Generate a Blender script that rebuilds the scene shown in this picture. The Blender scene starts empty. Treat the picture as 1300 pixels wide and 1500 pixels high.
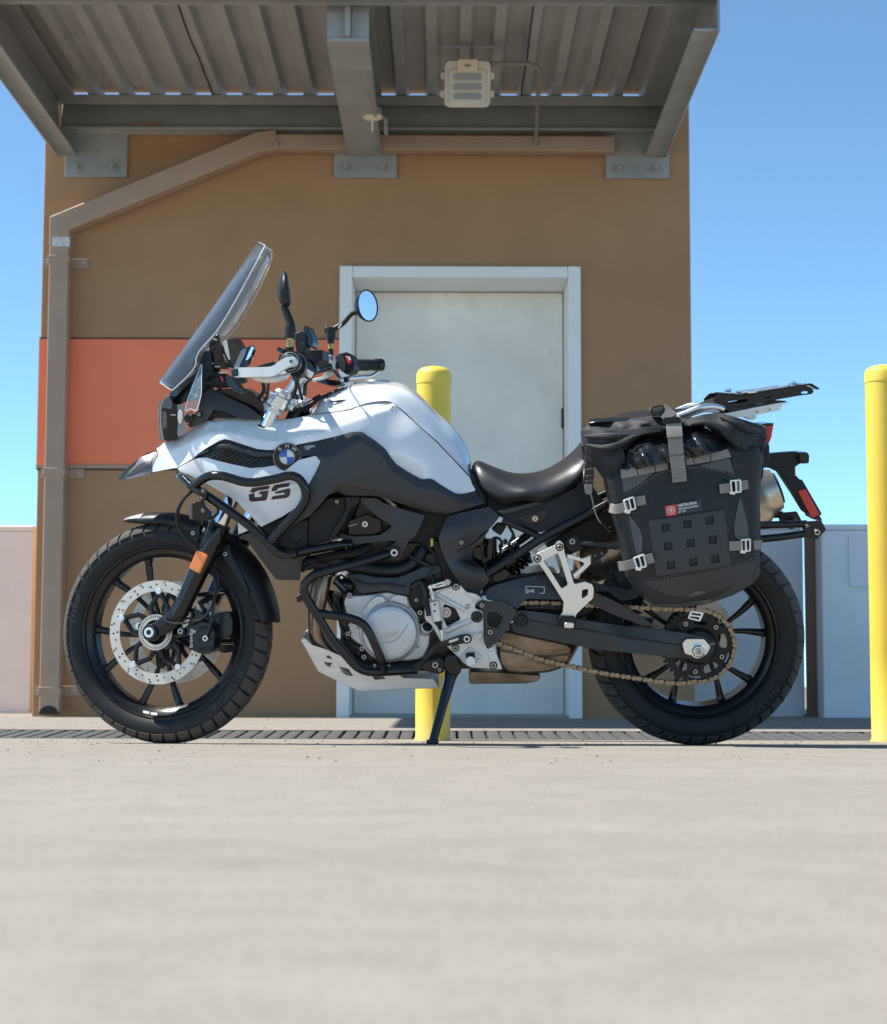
import bpy, bmesh, math, random
import numpy as np
from mathutils import Vector, Matrix
from mathutils.geometry import delaunay_2d_cdt

R = math.radians
random.seed(7)
scene = bpy.context.scene
COL = scene.collection

# ------------------------------------------------------------------ camera
FPX = 2708.0                      # focal length in pixels of the 1300 x 1500 photograph
CAM_D, CAM_H = 5.47, 0.17
PITCH, ROLL = math.atan(249.0 / FPX), R(0.16)
CAM_ROT = Matrix.Rotation(R(90) + PITCH, 3, 'X') @ Matrix.Rotation(ROLL, 3, 'Z')
CAM_POS = Vector((0, -CAM_D, CAM_H))
cam_data = bpy.data.cameras.new('camera')
cam = bpy.data.objects.new('camera', cam_data)
COL.objects.link(cam)
cam.matrix_world = Matrix.Translation(CAM_POS) @ CAM_ROT.to_4x4()
cam_data.sensor_fit = 'VERTICAL'
cam_data.sensor_height = 36.0
cam_data.lens = FPX / 1500 * 36
cam_data.clip_end = 3000
cam_data.clip_start = 0.05
cam_data.dof.use_dof = True
cam_data.dof.focus_distance = 5.3
cam_data.dof.aperture_fstop = 6.0
scene.camera = cam

# ------------------------------------------------------------------ light
SUN_EL, SUN_B = R(58), R(2.5)      # height, and how far behind the wall plane the sun stands (light comes from the left)
SUN_VEC = Vector((-math.cos(SUN_EL) * math.cos(SUN_B), math.cos(SUN_EL) * math.sin(SUN_B), math.sin(SUN_EL)))
world = bpy.data.worlds.new('World')
scene.world = world
world.use_nodes = True
wn = world.node_tree.nodes
sky = wn.new('ShaderNodeTexSky')
sky.sky_type = 'NISHITA'
sky.sun_disc = False
sky.sun_elevation = SUN_EL
sky.sun_rotation = R(-90) + SUN_B
sky.altitude = 12000
sky.air_density = 2.0
sky.dust_density = 0.0
sky.ozone_density = 3.0
bg = wn['Background']
bg.inputs['Strength'].default_value = 0.104
tint = wn.new('ShaderNodeVectorMath')          # a clear, slightly cyan coastal sky
tint.operation = 'MULTIPLY'
tint.inputs[1].default_value = (0.94, 1.06, 0.91)
world.node_tree.links.new(sky.outputs[0], tint.inputs[0])
world.node_tree.links.new(tint.outputs[0], bg.inputs['Color'])
sun_data = bpy.data.lights.new('sun', 'SUN')
sun_data.energy = 2.75
sun_data.angle = R(0.53)
sun_data.color = (1.0, 0.955, 0.89)
sun = bpy.data.objects.new('sun', sun_data)
COL.objects.link(sun)
sun.rotation_euler = (-SUN_VEC).to_track_quat('-Z', 'Y').to_euler()
sun.location = (-6, 0, 9)

vs = scene.view_settings
scene.display_settings.display_device = 'sRGB'
vs.view_transform = 'Standard'
vs.look = 'None'
vs.gamma = 1.0
vs.use_curve_mapping = False
vs.exposure = 1.58
scene.cycles.max_bounces = 8
scene.cycles.transparent_max_bounces = 12

# ------------------------------------------------------------------ picking points
def ray(px, py):
    d = CAM_ROT @ Vector(((px - 650) / FPX, (750 - py) / FPX, -1.0))
    return d

def W(px, py, y):
    """point of the place seen at photo pixel (px, py) that stands y metres behind the bike's line"""
    d = ray(px, py)
    k = (y - CAM_POS.y) / d.y
    return CAM_POS + d * k

LEAN = R(9.3)
BIKE_Z = -0.012
BIKE_M = Matrix.Translation((0, 0, BIKE_Z)) @ Matrix.Rotation(LEAN, 4, 'X')
BIKE_I = BIKE_M.inverted()
CAM_L = BIKE_I @ CAM_POS
def lray(px, py):
    return BIKE_I.to_3x3() @ ray(px, py)

def B(px, py, t):
    """bike frame: point seen at (px, py) that lies t metres left of the bike's mid plane"""
    d = lray(px, py)
    k = (-t - CAM_L.y) / d.y
    return CAM_L + d * k

def zoom(x0, y0, s):
    def f(*pts):
        out = []
        for p in pts:
            out.append((x0 + p[0] / s, y0 + p[1] / s) + tuple(p[2:]))
        return out
    return f
Z1 = zoom(160, 330, 4.3333); Z2 = zoom(370, 370, 5.2); Z3 = zoom(160, 560, 4.3333); Z4 = zoom(440, 540, 4.3333)
Z5 = zoom(80, 740, 3.7143); Z6 = zoom(420, 780, 4.3333); Z7 = zoom(660, 640, 5.0); Z8 = zoom(840, 550, 3.25)
Z9 = zoom(830, 800, 3.25); Z11 = zoom(360, 470, 5.909); Z12 = zoom(220, 480, 7.2222); Z13 = zoom(420, 720, 6.5)
Z14 = zoom(600, 720, 5.909); Z15 = zoom(600, 830, 7.2222); Z16 = zoom(960, 720, 10.833); Z17 = zoom(980, 540, 5.4167)
Z18 = zoom(700, 860, 3.25)

# ------------------------------------------------------------------ materials
def new_mat(name):
    m = bpy.data.materials.new(name)
    m.use_nodes = True
    return m, m.node_tree.nodes, m.node_tree.links, m.node_tree.nodes['Principled BSDF']

def mat(name, col, rough=0.5, metal=0.0, var=0.0, vscale=30.0, bump=0.0, bscale=200.0, spec=0.5, coat=0.0, rvar=0.0, col2=None, stretch=None):
    m, N, L, p = new_mat(name)
    p.inputs['Base Color'].default_value = (*col, 1)
    p.inputs['Roughness'].default_value = rough
    p.inputs['Metallic'].default_value = metal
    p.inputs['Specular IOR Level'].default_value = spec
    p.inputs['Coat Weight'].default_value = coat
    p.inputs['Coat Roughness'].default_value = 0.04
    tc = N.new('ShaderNodeTexCoord')
    src = tc.outputs['Object']
    if stretch:
        mp = N.new('ShaderNodeMapping')
        mp.inputs['Scale'].default_value = stretch
        L.new(src, mp.inputs['Vector'])
        src = mp.outputs[0]
    if var or col2 or rvar:
        n = N.new('ShaderNodeTexNoise')
        n.inputs['Scale'].default_value = vscale
        n.inputs['Detail'].default_value = 6
        n.inputs['Roughness'].default_value = 0.62
        L.new(src, n.inputs['Vector'])
        if var or col2:
            r = N.new('ShaderNodeValToRGB')
            r.color_ramp.elements[0].position = 0.3
            r.color_ramp.elements[1].position = 0.72
            a = tuple(max(0, c * (1 - var)) for c in col)
            b = col2 if col2 else tuple(min(1, c * (1 + var)) for c in col)
            r.color_ramp.elements[0].color = (*a, 1)
            r.color_ramp.elements[1].color = (*b, 1)
            L.new(n.outputs[0], r.inputs[0])
            L.new(r.outputs[0], p.inputs['Base Color'])
        if rvar:
            mr = N.new('ShaderNodeMapRange')
            mr.inputs['From Min'].default_value = 0.3
            mr.inputs['From Max'].default_value = 0.7
            mr.inputs['To Min'].default_value = max(0.02, rough - rvar)
            mr.inputs['To Max'].default_value = min(1, rough + rvar)
            L.new(n.outputs[0], mr.inputs['Value'])
            L.new(mr.outputs[0], p.inputs['Roughness'])
    if bump:
        n2 = N.new('ShaderNodeTexNoise')
        n2.inputs['Scale'].default_value = bscale
        n2.inputs['Detail'].default_value = 5
        L.new(src, n2.inputs['Vector'])
        b = N.new('ShaderNodeBump')
        b.inputs['Strength'].default_value = bump
        b.inputs['Distance'].default_value = 0.002
        L.new(n2.outputs[0], b.inputs['Height'])
        L.new(b.outputs[0], p.inputs['Normal'])
    return m

MT = {}
MT['stucco'] = mat('brown stucco', (0.42, 0.234, 0.116), 0.92, var=0.10, vscale=2.2, bump=0.5, bscale=260)
MT['orange'] = mat('orange painted stucco', (0.97, 0.245, 0.115), 0.85, var=0.05, vscale=3, bump=0.4, bscale=260)
MT['joint'] = mat('dark joint', (0.06, 0.045, 0.035), 0.9)
MT['spout'] = mat('tan painted sheet metal', (0.41, 0.275, 0.185), 0.5, var=0.10, vscale=6, rvar=0.1)
MT['steel'] = mat('grey painted steel', (0.31, 0.31, 0.295), 0.5, var=0.14, vscale=7, bump=0.1, bscale=60, rvar=0.1)
MT['deck'] = mat('grey painted roof deck', (0.37, 0.36, 0.34), 0.55, var=0.12, vscale=4)
MT['frame'] = mat('grey white door frame paint', (0.88, 0.87, 0.83), 0.4, var=0.03, vscale=5)
MT['parapet'] = mat('off white parapet paint', (0.86, 0.755, 0.68), 0.85, var=0.07, vscale=3, bump=0.3, bscale=150)
MT['parapet_grey'] = mat('pale grey parapet paint', (0.74, 0.74, 0.74), 0.85, var=0.08, vscale=4, bump=0.3, bscale=150)
MT['post'] = mat('brown painted steel post', (0.20, 0.095, 0.055), 0.5, var=0.1, vscale=8)
def worn(name, base, chip, rough, nscale, thr, dirt=None, stretch=(1, 1, 1), amount=1.0):
    """paint with scuffs that show another colour, and grime low down"""
    m, N, L, p = new_mat(name)
    tc = N.new('ShaderNodeTexCoord'); mp = N.new('ShaderNodeMapping'); mp.inputs['Scale'].default_value = stretch
    L.new(tc.outputs['Object'], mp.inputs['Vector'])
    n = N.new('ShaderNodeTexNoise'); n.inputs['Scale'].default_value = nscale; n.inputs['Detail'].default_value = 9; n.inputs['Roughness'].default_value = 0.68
    L.new(mp.outputs[0], n.inputs['Vector'])
    f = N.new('ShaderNodeMapRange'); f.inputs['From Min'].default_value = thr; f.inputs['From Max'].default_value = thr + 0.05; f.inputs['To Max'].default_value = amount
    L.new(n.outputs[0], f.inputs['Value'])
    n2 = N.new('ShaderNodeTexNoise'); n2.inputs['Scale'].default_value = 5; n2.inputs['Detail'].default_value = 5; L.new(tc.outputs['Object'], n2.inputs['Vector'])
    r = N.new('ShaderNodeValToRGB'); r.color_ramp.elements[0].position = 0.32; r.color_ramp.elements[1].position = 0.7
    r.color_ramp.elements[0].color = (*[c * 0.93 for c in base], 1); r.color_ramp.elements[1].color = (*[min(1, c * 1.06) for c in base], 1)
    L.new(n2.outputs[0], r.inputs[0])
    mx = N.new('ShaderNodeMix'); mx.data_type = 'RGBA'
    L.new(f.outputs[0], mx.inputs['Factor']); L.new(r.outputs[0], mx.inputs['A']); mx.inputs['B'].default_value = (*chip, 1)
    col = mx.outputs['Result']
    if dirt:
        sp = N.new('ShaderNodeSeparateXYZ'); L.new(tc.outputs['Object'], sp.inputs[0])
        ad = N.new('ShaderNodeMath'); ad.operation = 'MULTIPLY_ADD'; L.new(n.outputs[0], ad.inputs[0]); ad.inputs[1].default_value = 0.25; L.new(sp.outputs['Z'], ad.inputs[2])
        g = N.new('ShaderNodeMapRange'); g.inputs['From Min'].default_value = 0.11; g.inputs['From Max'].default_value = 0.22; g.inputs['To Min'].default_value = 0.55; g.inputs['To Max'].default_value = 0.0
        L.new(ad.outputs[0], g.inputs['Value'])
        m2 = N.new('ShaderNodeMix'); m2.data_type = 'RGBA'
        L.new(g.outputs[0], m2.inputs['Factor']); L.new(col, m2.inputs['A']); m2.inputs['B'].default_value = (*dirt, 1)
        col = m2.outputs['Result']
    L.new(col, p.inputs['Base Color'])
    p.inputs['Roughness'].default_value = rough
    b = N.new('ShaderNodeBump'); b.inputs['Strength'].default_value = 0.25; b.inputs['Distance'].default_value = 0.002
    L.new(n.outputs[0], b.inputs['Height']); L.new(b.outputs[0], p.inputs['Normal'])
    return m
MT['yellow'] = worn('safety yellow paint', (0.87, 0.60, 0.07), (0.80, 0.72, 0.45), 0.5, 11, 0.66, dirt=(0.40, 0.33, 0.20))
MT['door'] = worn('pale grey door paint', (0.90, 0.85, 0.755), (0.68, 0.58, 0.44), 0.42, 1.6, 0.56, stretch=(1.3, 1, 0.8), amount=0.22)
MT['iron'] = mat('weathered cast iron', (0.085, 0.08, 0.075), 0.7, var=0.35, vscale=25, bump=0.5, bscale=120)
MT['pit'] = mat('near black drain fill', (0.03, 0.028, 0.025), 0.9)  # near black fill for the channel and the spout's mouth
MT['lampwhite'] = mat('aged white lamp housing', (0.62, 0.58, 0.50), 0.5, var=0.08, vscale=14)
MT['lens'] = mat('ribbed lamp lens', (0.36, 0.37, 0.38), 0.25)
MT['sensor'] = mat('warm white sensor cap', (0.72, 0.60, 0.42), 0.5)
MT['conduit'] = mat('grey conduit', (0.27, 0.25, 0.22), 0.5)
MT['sticker'] = mat('worn white sticker', (0.62, 0.62, 0.60), 0.6, var=0.3, vscale=60)

# bike
MT['white'] = mat('light white motorcycle paint', (0.81, 0.81, 0.80), 0.16, coat=0.9, rvar=0.02, vscale=12)
MT['seam'] = mat('panel gap and recess shade', (0.02, 0.02, 0.022), 0.7)
MT['grey'] = mat('matte graphite plastic', (0.042, 0.042, 0.044), 0.40, var=0.08, vscale=30, bump=0.06, bscale=900, spec=0.4)
MT['plastic'] = mat('black textured plastic', (0.014, 0.014, 0.015), 0.42, bump=0.06, bscale=900, spec=0.32)
MT['black'] = mat('satin black powder coat', (0.011, 0.011, 0.012), 0.24, rvar=0.04, vscale=40, spec=0.42)
MT['gloss'] = mat('gloss black', (0.008, 0.008, 0.009), 0.10)
MT['rubber'] = mat('tyre rubber', (0.016, 0.0155, 0.015), 0.6, var=0.3, vscale=18, bump=0.1, bscale=300, spec=0.35)
MT['tread'] = mat('dusty tyre tread', (0.066, 0.059, 0.052), 0.88, var=0.35, vscale=22, bump=0.25, bscale=300)
MT['emboss'] = mat('moulded tyre lettering', (0.045, 0.044, 0.043), 0.4)
MT['vinyl'] = mat('black seat vinyl', (0.018, 0.018, 0.020), 0.38, bump=0.10, bscale=1400)
MT['alu'] = mat('cast aluminium', (0.76, 0.73, 0.68), 0.42, metal=0.4, var=0.07, vscale=18, bump=0.2, bscale=500)
MT['alubright'] = mat('bright aluminium', (0.78, 0.78, 0.77), 0.28, metal=0.9, rvar=0.08, vscale=40)
MT['aluplate'] = mat('brushed aluminium plate', (0.78, 0.75, 0.70), 0.42, metal=0.4, var=0.08, vscale=12, stretch=(1, 1, 8))
MT['engine'] = mat('silver engine casing paint', (0.60, 0.60, 0.60), 0.36, metal=0.4, var=0.06, vscale=20, bump=0.16, bscale=400)
MT['chrome'] = mat('chromed steel', (0.85, 0.85, 0.85), 0.07, metal=1.0)
MT['steelbolt'] = mat('zinc plated bolt', (0.48, 0.47, 0.45), 0.30, metal=0.9)
MT['darkbolt'] = mat('dark bolt', (0.05, 0.05, 0.05), 0.4, metal=0.6)
MT['disc'] = mat('brake disc steel', (0.74, 0.66, 0.56), 0.40, metal=0.4, var=0.08, vscale=60)
MT['copper'] = mat('heat tinted header pipe', (0.32, 0.165, 0.10), 0.34, metal=0.85, var=0.5, vscale=9, col2=(0.46, 0.33, 0.24))
MT['exhaust'] = mat('sooty tan exhaust box', (0.20, 0.115, 0.065), 0.36, metal=0.75, var=0.5, vscale=7, col2=(0.44, 0.33, 0.22), stretch=(1, 1, 3))
MT['muffler'] = mat('brushed muffler', (0.56, 0.47, 0.36), 0.32, metal=0.85, var=0.12, vscale=10)
MT['chain'] = mat('greasy gold chain', (0.33, 0.255, 0.18), 0.36, metal=0.85, var=0.5, vscale=90)
MT['chainshade'] = mat('chain inner plates with painted shade', (0.06, 0.05, 0.04), 0.4, metal=0.8)  # inner plates coloured dark for the shade between the outer plates
MT['tipgrey'] = mat('mid grey beak plastic', (0.145, 0.150, 0.160), 0.36, var=0.06, vscale=30)
MT['amber'] = mat('amber reflector', (0.95, 0.23, 0.005), 0.25, coat=0.6)
MT['red'] = mat('red reflector', (0.72, 0.02, 0.015), 0.22, coat=0.6)
MT['redplain'] = mat('red plastic', (0.55, 0.02, 0.02), 0.4)
MT['blue'] = mat('enamel blue', (0.02, 0.14, 0.52), 0.3, coat=0.5)
MT['enamelwhite'] = mat('enamel white', (0.80, 0.80, 0.80), 0.3, coat=0.5)
MT['print'] = mat('white print', (0.72, 0.72, 0.70), 0.5)
MT['greyprint'] = mat('grey print', (0.35, 0.35, 0.35), 0.5)
MT['gsdark'] = mat('dark stencil decal', (0.025, 0.022, 0.022), 0.35)
MT['gsred'] = mat('red decal edge', (0.50, 0.05, 0.03), 0.4)
MT['mirror'] = mat('mirror glass', (0.9, 0.92, 0.95), 0.02, metal=1.0)
MT['brass'] = mat('yellow passivated threads', (0.62, 0.42, 0.12), 0.35, metal=0.8)
MT['display'] = mat('display glass', (0.015, 0.013, 0.012), 0.08, coat=0.5)
MT['headlamp'] = mat('headlamp lens', (0.10, 0.10, 0.11), 0.08, coat=1.0)
MT['canvas'] = mat('black ballistic nylon', (0.016, 0.0165, 0.018), 0.65, var=0.2, vscale=50, bump=0.45, bscale=700)
MT['tarp'] = mat('coated black tarpaulin', (0.014, 0.015, 0.018), 0.17, bump=0.5, bscale=11)
MT['rubberpanel'] = mat('dark rubberised panel', (0.036, 0.037, 0.040), 0.55, bump=0.10, bscale=400)
MT['greyfab'] = mat('grey fabric', (0.095, 0.095, 0.095), 0.8, bump=0.3, bscale=600)
MT['webbing'] = mat('tan grey webbing', (0.255, 0.228, 0.200), 0.85, bump=0.5, bscale=900, var=0.1, vscale=60)
MT['thread'] = mat('light thread', (0.30, 0.28, 0.25), 0.8)
MT['buckle'] = mat('silver metal buckle', (0.84, 0.83, 0.80), 0.28, metal=0.5)
MT['patchred'] = mat('red patch', (0.75, 0.045, 0.04), 0.5)
MT['hose'] = mat('rubber hose', (0.014, 0.014, 0.014), 0.45)

def glass_mat(name, tint, rough=0.02, tr=0.8, ior=1.6):
    m, N, L, p = new_mat(name)
    out = N['Material Output']
    g = N.new('ShaderNodeBsdfGlossy'); g.inputs['Roughness'].default_value = rough
    t = N.new('ShaderNodeBsdfTransparent'); t.inputs['Color'].default_value = (*tint, 1)
    fr = N.new('ShaderNodeFresnel'); fr.inputs['IOR'].default_value = ior
    mx = N.new('ShaderNodeMixShader')
    L.new(fr.outputs[0], mx.inputs[0]); L.new(t.outputs[0], mx.inputs[1]); L.new(g.outputs[0], mx.inputs[2])
    df = N.new('ShaderNodeBsdfDiffuse'); df.inputs['Color'].default_value = (0.74, 0.80, 0.88, 1)
    mx2 = N.new('ShaderNodeMixShader'); mx2.inputs[0].default_value = 1 - tr
    L.new(mx.outputs[0], mx2.inputs[1]); L.new(df.outputs[0], mx2.inputs[2])
    L.new(mx2.outputs[0], out.inputs['Surface'])
    return m
MT['screen'] = glass_mat('clear windscreen acrylic', (0.96, 0.965, 0.975), 0.01, 0.962, 1.6)
MT['screenedge'] = mat('polished acrylic edge', (0.75, 0.77, 0.80), 0.2, coat=0.5)
MT['clearplastic'] = glass_mat('smoky clear wing', (0.80, 0.81, 0.83), 0.05, 0.86)

# ------------------------------------------------------------------ mesh tools
def cr(pts, k=6, closed=False):
    """Catmull-Rom through points of any dimension"""
    P = [np.array(tuple(p), float) for p in pts]
    n = len(P)
    out = []
    segs = n if closed else n - 1
    for i in range(segs):
        if closed:
            a, b, c, d = P[i - 1], P[i], P[(i + 1) % n], P[(i + 2) % n]
        else:
            a = P[i - 1] if i > 0 else 2 * P[0] - P[1]
            b, c = P[i], P[i + 1]
            d = P[i + 2] if i + 2 < n else 2 * P[-1] - P[-2]
        for j in range(k):
            u = j / k
            out.append(0.5 * (2 * b + (c - a) * u + (2 * a - 5 * b + 4 * c - d) * u * u + (3 * b - a - 3 * c + d) * u ** 3))
    if not closed:
        out.append(P[-1])
    return [tuple(o) for o in out]

def rc(pts, r=3.0, n=3, closed=True):
    """round the corners of a polyline (2-D or more)"""
    P = [np.array(tuple(p), float) for p in pts]
    m = len(P)
    out = []
    for i in range(m):
        if not closed and i in (0, m - 1):
            out.append(tuple(P[i])); continue
        a, b, c = P[i - 1], P[i], P[(i + 1) % m]
        la, lc = np.linalg.norm(a - b), np.linalg.norm(c - b)
        k = min(r, la * 0.48, lc * 0.48)
        if k < 1e-9:
            out.append(tuple(b)); continue
        s = b + (a - b) / la * k
        e = b + (c - b) / lc * k
        for j in range(n + 1):
            u = j / n
            out.append(tuple((1 - u) ** 2 * s + 2 * u * (1 - u) * b + u * u * e))
    return out

def perp(v):
    v = v.normalized()
    a = Vector((0, 0, 1)) if abs(v.z) < 0.9 else Vector((1, 0, 0))
    x = v.cross(a).normalized()
    return x, v.cross(x).normalized()

class MB:
    def __init__(self):
        self.v = []; self.f = []
    def add(self, vs_, fs_):
        o = len(self.v)
        self.v += [Vector(v) for v in vs_]
        self.f += [tuple(i + o for i in f) for f in fs_]
        return self
    def tube(self, pts, r, n=12, closed=False, flat=1.0, up=None):
        P = [Vector(p[:3]) for p in pts]
        m = len(P)
        rr = r if isinstance(r, (list, tuple)) else [r] * m
        T = []
        for i in range(m):
            a = P[i - 1] if (i > 0 or closed) else P[0]
            b = P[(i + 1) % m] if (i < m - 1 or closed) else P[-1]
            d = (b - a)
            T.append(d.normalized() if d.length > 1e-9 else Vector((1, 0, 0)))
        if up is None:
            x, y = perp(T[0])
        else:
            y = (Vector(up) - T[0] * Vector(up).dot(T[0])).normalized(); x = y.cross(T[0])
        V = []
        for i in range(m):
            x = (x - T[i] * x.dot(T[i])).normalized()
            y = T[i].cross(x)
            for j in range(n):
                a = 2 * math.pi * j / n
                V.append(P[i] + (x * math.cos(a) + y * math.sin(a) * flat) * rr[i])
        F = []
        for i in range(m if closed else m - 1):
            k = (i + 1) % m
            for j in range(n):
                F.append((i * n + j, i * n + (j + 1) % n, k * n + (j + 1) % n, k * n + j))
        if not closed:
            F.append(tuple(reversed(range(n))))
            F.append(tuple((m - 1) * n + j for j in range(n)))
        return self.add(V, F)
    def ribbon(self, pts, w, th, up):
        """flat strap: w across, th thick, 'up' is the strap's outward normal (one or a list)"""
        P = [Vector(p[:3]) for p in pts]
        m = len(P); V = []; F = []
        for i in range(m):
            a = P[max(0, i - 1)]; b = P[min(m - 1, i + 1)]
            T = (b - a).normalized()
            u = Vector(up[i] if isinstance(up, list) else up)
            u = (u - T * u.dot(T)).normalized()
            s = T.cross(u)
            for (ss, uu) in ((-1, 0), (1, 0), (1, 1), (-1, 1)):
                V.append(P[i] + s * (ss * w / 2) + u * (uu * th))
        for i in range(m - 1):
            for j in range(4):
                F.append((i * 4 + j, i * 4 + (j + 1) % 4, (i + 1) * 4 + (j + 1) % 4, (i + 1) * 4 + j))
        F.append((3, 2, 1, 0)); F.append(tuple((m - 1) * 4 + j for j in range(4)))
        return self.add(V, F)
    def cyl(self, p0, p1, r, r2=None, n=20):
        return self.tube([p0, p1], [r, r if r2 is None else r2], n)
    def lathe(self, prof, o, axis, n=32, closed=False, a0=0.0, a1=None):
        """prof: (radius, along axis)"""
        o = Vector(o); ax = Vector(axis).normalized()
        x, y = perp(ax)
        m = len(prof); V = []; F = []
        full = a1 is None
        steps = n if full else n + 1
        for i in range(steps):
            a = (2 * math.pi * i / n) if full else a0 + (a1 - a0) * i / n
            d = x * math.cos(a) + y * math.sin(a)
            for r, h in prof:
                V.append(o + d * r + ax * h)
        for i in range(n):
            k = (i + 1) % steps
            for j in range(m if closed else m - 1):
                j2 = (j + 1) % m
                F.append((i * m + j, k * m + j, k * m + j2, i * m + j2))
        return self.add(V, F)
    def box(self, c, s, rot=None):
        c = Vector(c); V = []
        for sx in (-1, 1):
            for sy in (-1, 1):
                for sz in (-1, 1):
                    p = Vector((sx * s[0] / 2, sy * s[1] / 2, sz * s[2] / 2))
                    V.append(c + (rot @ p if rot else p))
        F = [(0, 1, 3, 2), (4, 6, 7, 5), (0, 4, 5, 1), (2, 3, 7, 6), (0, 2, 6, 4), (1, 5, 7, 3)]
        return self.add(V, F)
    def bb(self, x0, x1, y0, y1, z0, z1):
        return self.box(((x0 + x1) / 2, (y0 + y1) / 2, (z0 + z1) / 2), (abs(x1 - x0), abs(y1 - y0), abs(z1 - z0)))
    def prism(self, front, back):
        """two matching loops of 3-D points"""
        n = len(front)
        V = list(front) + list(back)
        F = [tuple(range(n)), tuple(reversed(range(n, 2 * n)))]
        for i in range(n):
            F.append((i, i + n, (i + 1) % n + n, (i + 1) % n))
        return self.add(V, F)
    def plate(self, loops, t1, th, fn=B, d=None):
        """plate cut to an outline seen in the photo: near face at lateral t1, th thick; later loops are holes"""
        if not isinstance(loops[0], list):
            loops = [loops]
        back = d if d is not None else Vector((0, 1, 0))
        if len(loops) == 1:
            fr = [fn(p[0], p[1], t1) for p in loops[0]]
            return self.prism(fr, [p + back * th for p in fr])
        pts, tris = fill(loops)
        fr = [fn(p[0], p[1], t1) for p in pts]
        n = len(fr)
        V = fr + [p + back * th for p in fr]
        F = [tuple(t) for t in tris] + [tuple(i + n for i in reversed(t)) for t in tris]
        F += rim(tris, n)
        return self.add(V, F)
    def skin(self, loops, tf, th, fn=B, step=7.0, d=None):
        """curved panel: outline in pixels, lateral position from tf(px, py)"""
        if not isinstance(loops[0], list):
            loops = [loops]
        back = d if d is not None else Vector((0, 1, 0))
        loops = [dens(l, step) for l in loops]
        pts, tris = fill(loops, step)
        fr = [fn(p[0], p[1], tf(p[0], p[1])) for p in pts]
        n = len(fr)
        V = fr + [p + back * th for p in fr]
        F = [tuple(t) for t in tris] + [tuple(i + n for i in reversed(t)) for t in tris]
        F += rim(tris, n)
        return self.add(V, F)
    def loft(self, rows, cap=True, closed_row=False):
        m = len(rows[0]); V = []; F = []
        for r in rows:
            V += list(r)
        for i in range(len(rows) - 1):
            for j in range(m if closed_row else m - 1):
                j2 = (j + 1) % m
                F.append((i * m + j, i * m + j2, (i + 1) * m + j2, (i + 1) * m + j))
        if cap and closed_row:
            F.append(tuple(reversed(range(m))))
            F.append(tuple((len(rows) - 1) * m + j for j in range(m)))
        return self.add(V, F)
    def symloft(self, rows, ku=5, kv=4, fn=B, close=True, smooth_u=True, smooth_v=True):
        """rows along the bike; each row runs from the mid line (t=0) down the near side as (px, py, t); mirrored"""
        rows3 = [[fn(*p) for p in r] for r in rows]
        rows3 = [cr(r, kv) if smooth_v else [tuple(q) for q in r] for r in rows3]
        cols = list(zip(*rows3))
        cols = [cr(c, ku) if smooth_u else list(c) for c in cols]
        rows3 = list(zip(*cols))
        full = []
        for r in rows3:
            near = [Vector(p) for p in r]
            far = [Vector((p[0], -p[1], p[2])) for p in r]
            near[0].y = 0.0
            full.append(list(reversed(near)) + far[1:])
        return self.loft(full, cap=close, closed_row=close)
    def mirror(self):
        n = len(self.v)
        self.v += [Vector((p.x, -p.y, p.z)) for p in self.v]
        self.f += [tuple(i + n for i in reversed(f)) for f in self.f]
        return self
    def mirrored(self):
        o = MB()
        o.v = [Vector((p.x, -p.y, p.z)) for p in self.v]
        o.f = [tuple(reversed(f)) for f in self.f]
        return o
    def mesh(self, name, material, angle=35):
        me = bpy.data.meshes.new(name)
        me.from_pydata([tuple(p) for p in self.v], [], self.f)
        bm = bmesh.new(); bm.from_mesh(me)
        bmesh.ops.remove_doubles(bm, verts=bm.verts, dist=1e-6)
        bmesh.ops.recalc_face_normals(bm, faces=bm.faces)
        bm.to_mesh(me); bm.free()
        if material is not None:
            me.materials.append(MT[material])
        me.shade_smooth()
        me.set_sharp_from_angle(angle=R(angle))
        return me
    def build(self, name, material, parent=None, angle=35, bevel=0.0, seg=2, sub=0, solid=0.0, label=None):
        me = self.mesh(name, material, angle)
        o = bpy.data.objects.new(name, me)
        COL.objects.link(o)
        if parent is not None:
            o.parent = parent
        if solid:
            s = o.modifiers.new('solid', 'SOLIDIFY'); s.thickness = solid; s.offset = 0
        if sub:
            s = o.modifiers.new('sub', 'SUBSURF'); s.levels = sub; s.render_levels = sub
        if bevel:
            b = o.modifiers.new('bevel', 'BEVEL'); b.width = bevel; b.segments = seg
            b.limit_method = 'ANGLE'; b.angle_limit = R(40); b.harden_normals = False
            w = o.modifiers.new('wn', 'WEIGHTED_NORMAL'); w.keep_sharp = False
        if label:
            o['label'] = label
        return o

def dens(loop, step):
    out = []
    m = len(loop)
    for i in range(m):
        a, b = loop[i], loop[(i + 1) % m]
        L_ = math.hypot(b[0] - a[0], b[1] - a[1])
        k = max(1, int(L_ / step))
        for j in range(k):
            out.append((a[0] + (b[0] - a[0]) * j / k, a[1] + (b[1] - a[1]) * j / k))
    return out

def inside(p, loop):
    c = False
    x, y = p
    j = len(loop) - 1
    for i in range(len(loop)):
        xi, yi = loop[i][0], loop[i][1]; xj, yj = loop[j][0], loop[j][1]
        if (yi > y) != (yj > y) and x < (xj - xi) * (y - yi) / (yj - yi) + xi:
            c = not c
        j = i
    return c

def edist(p, loop):
    best = 1e9
    for i in range(len(loop)):
        a, b = loop[i], loop[(i + 1) % len(loop)]
        dx, dy = b[0] - a[0], b[1] - a[1]
        l2 = dx * dx + dy * dy
        u = 0 if l2 == 0 else max(0, min(1, ((p[0] - a[0]) * dx + (p[1] - a[1]) * dy) / l2))
        best = min(best, math.hypot(p[0] - a[0] - u * dx, p[1] - a[1] - u * dy))
    return best

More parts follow.
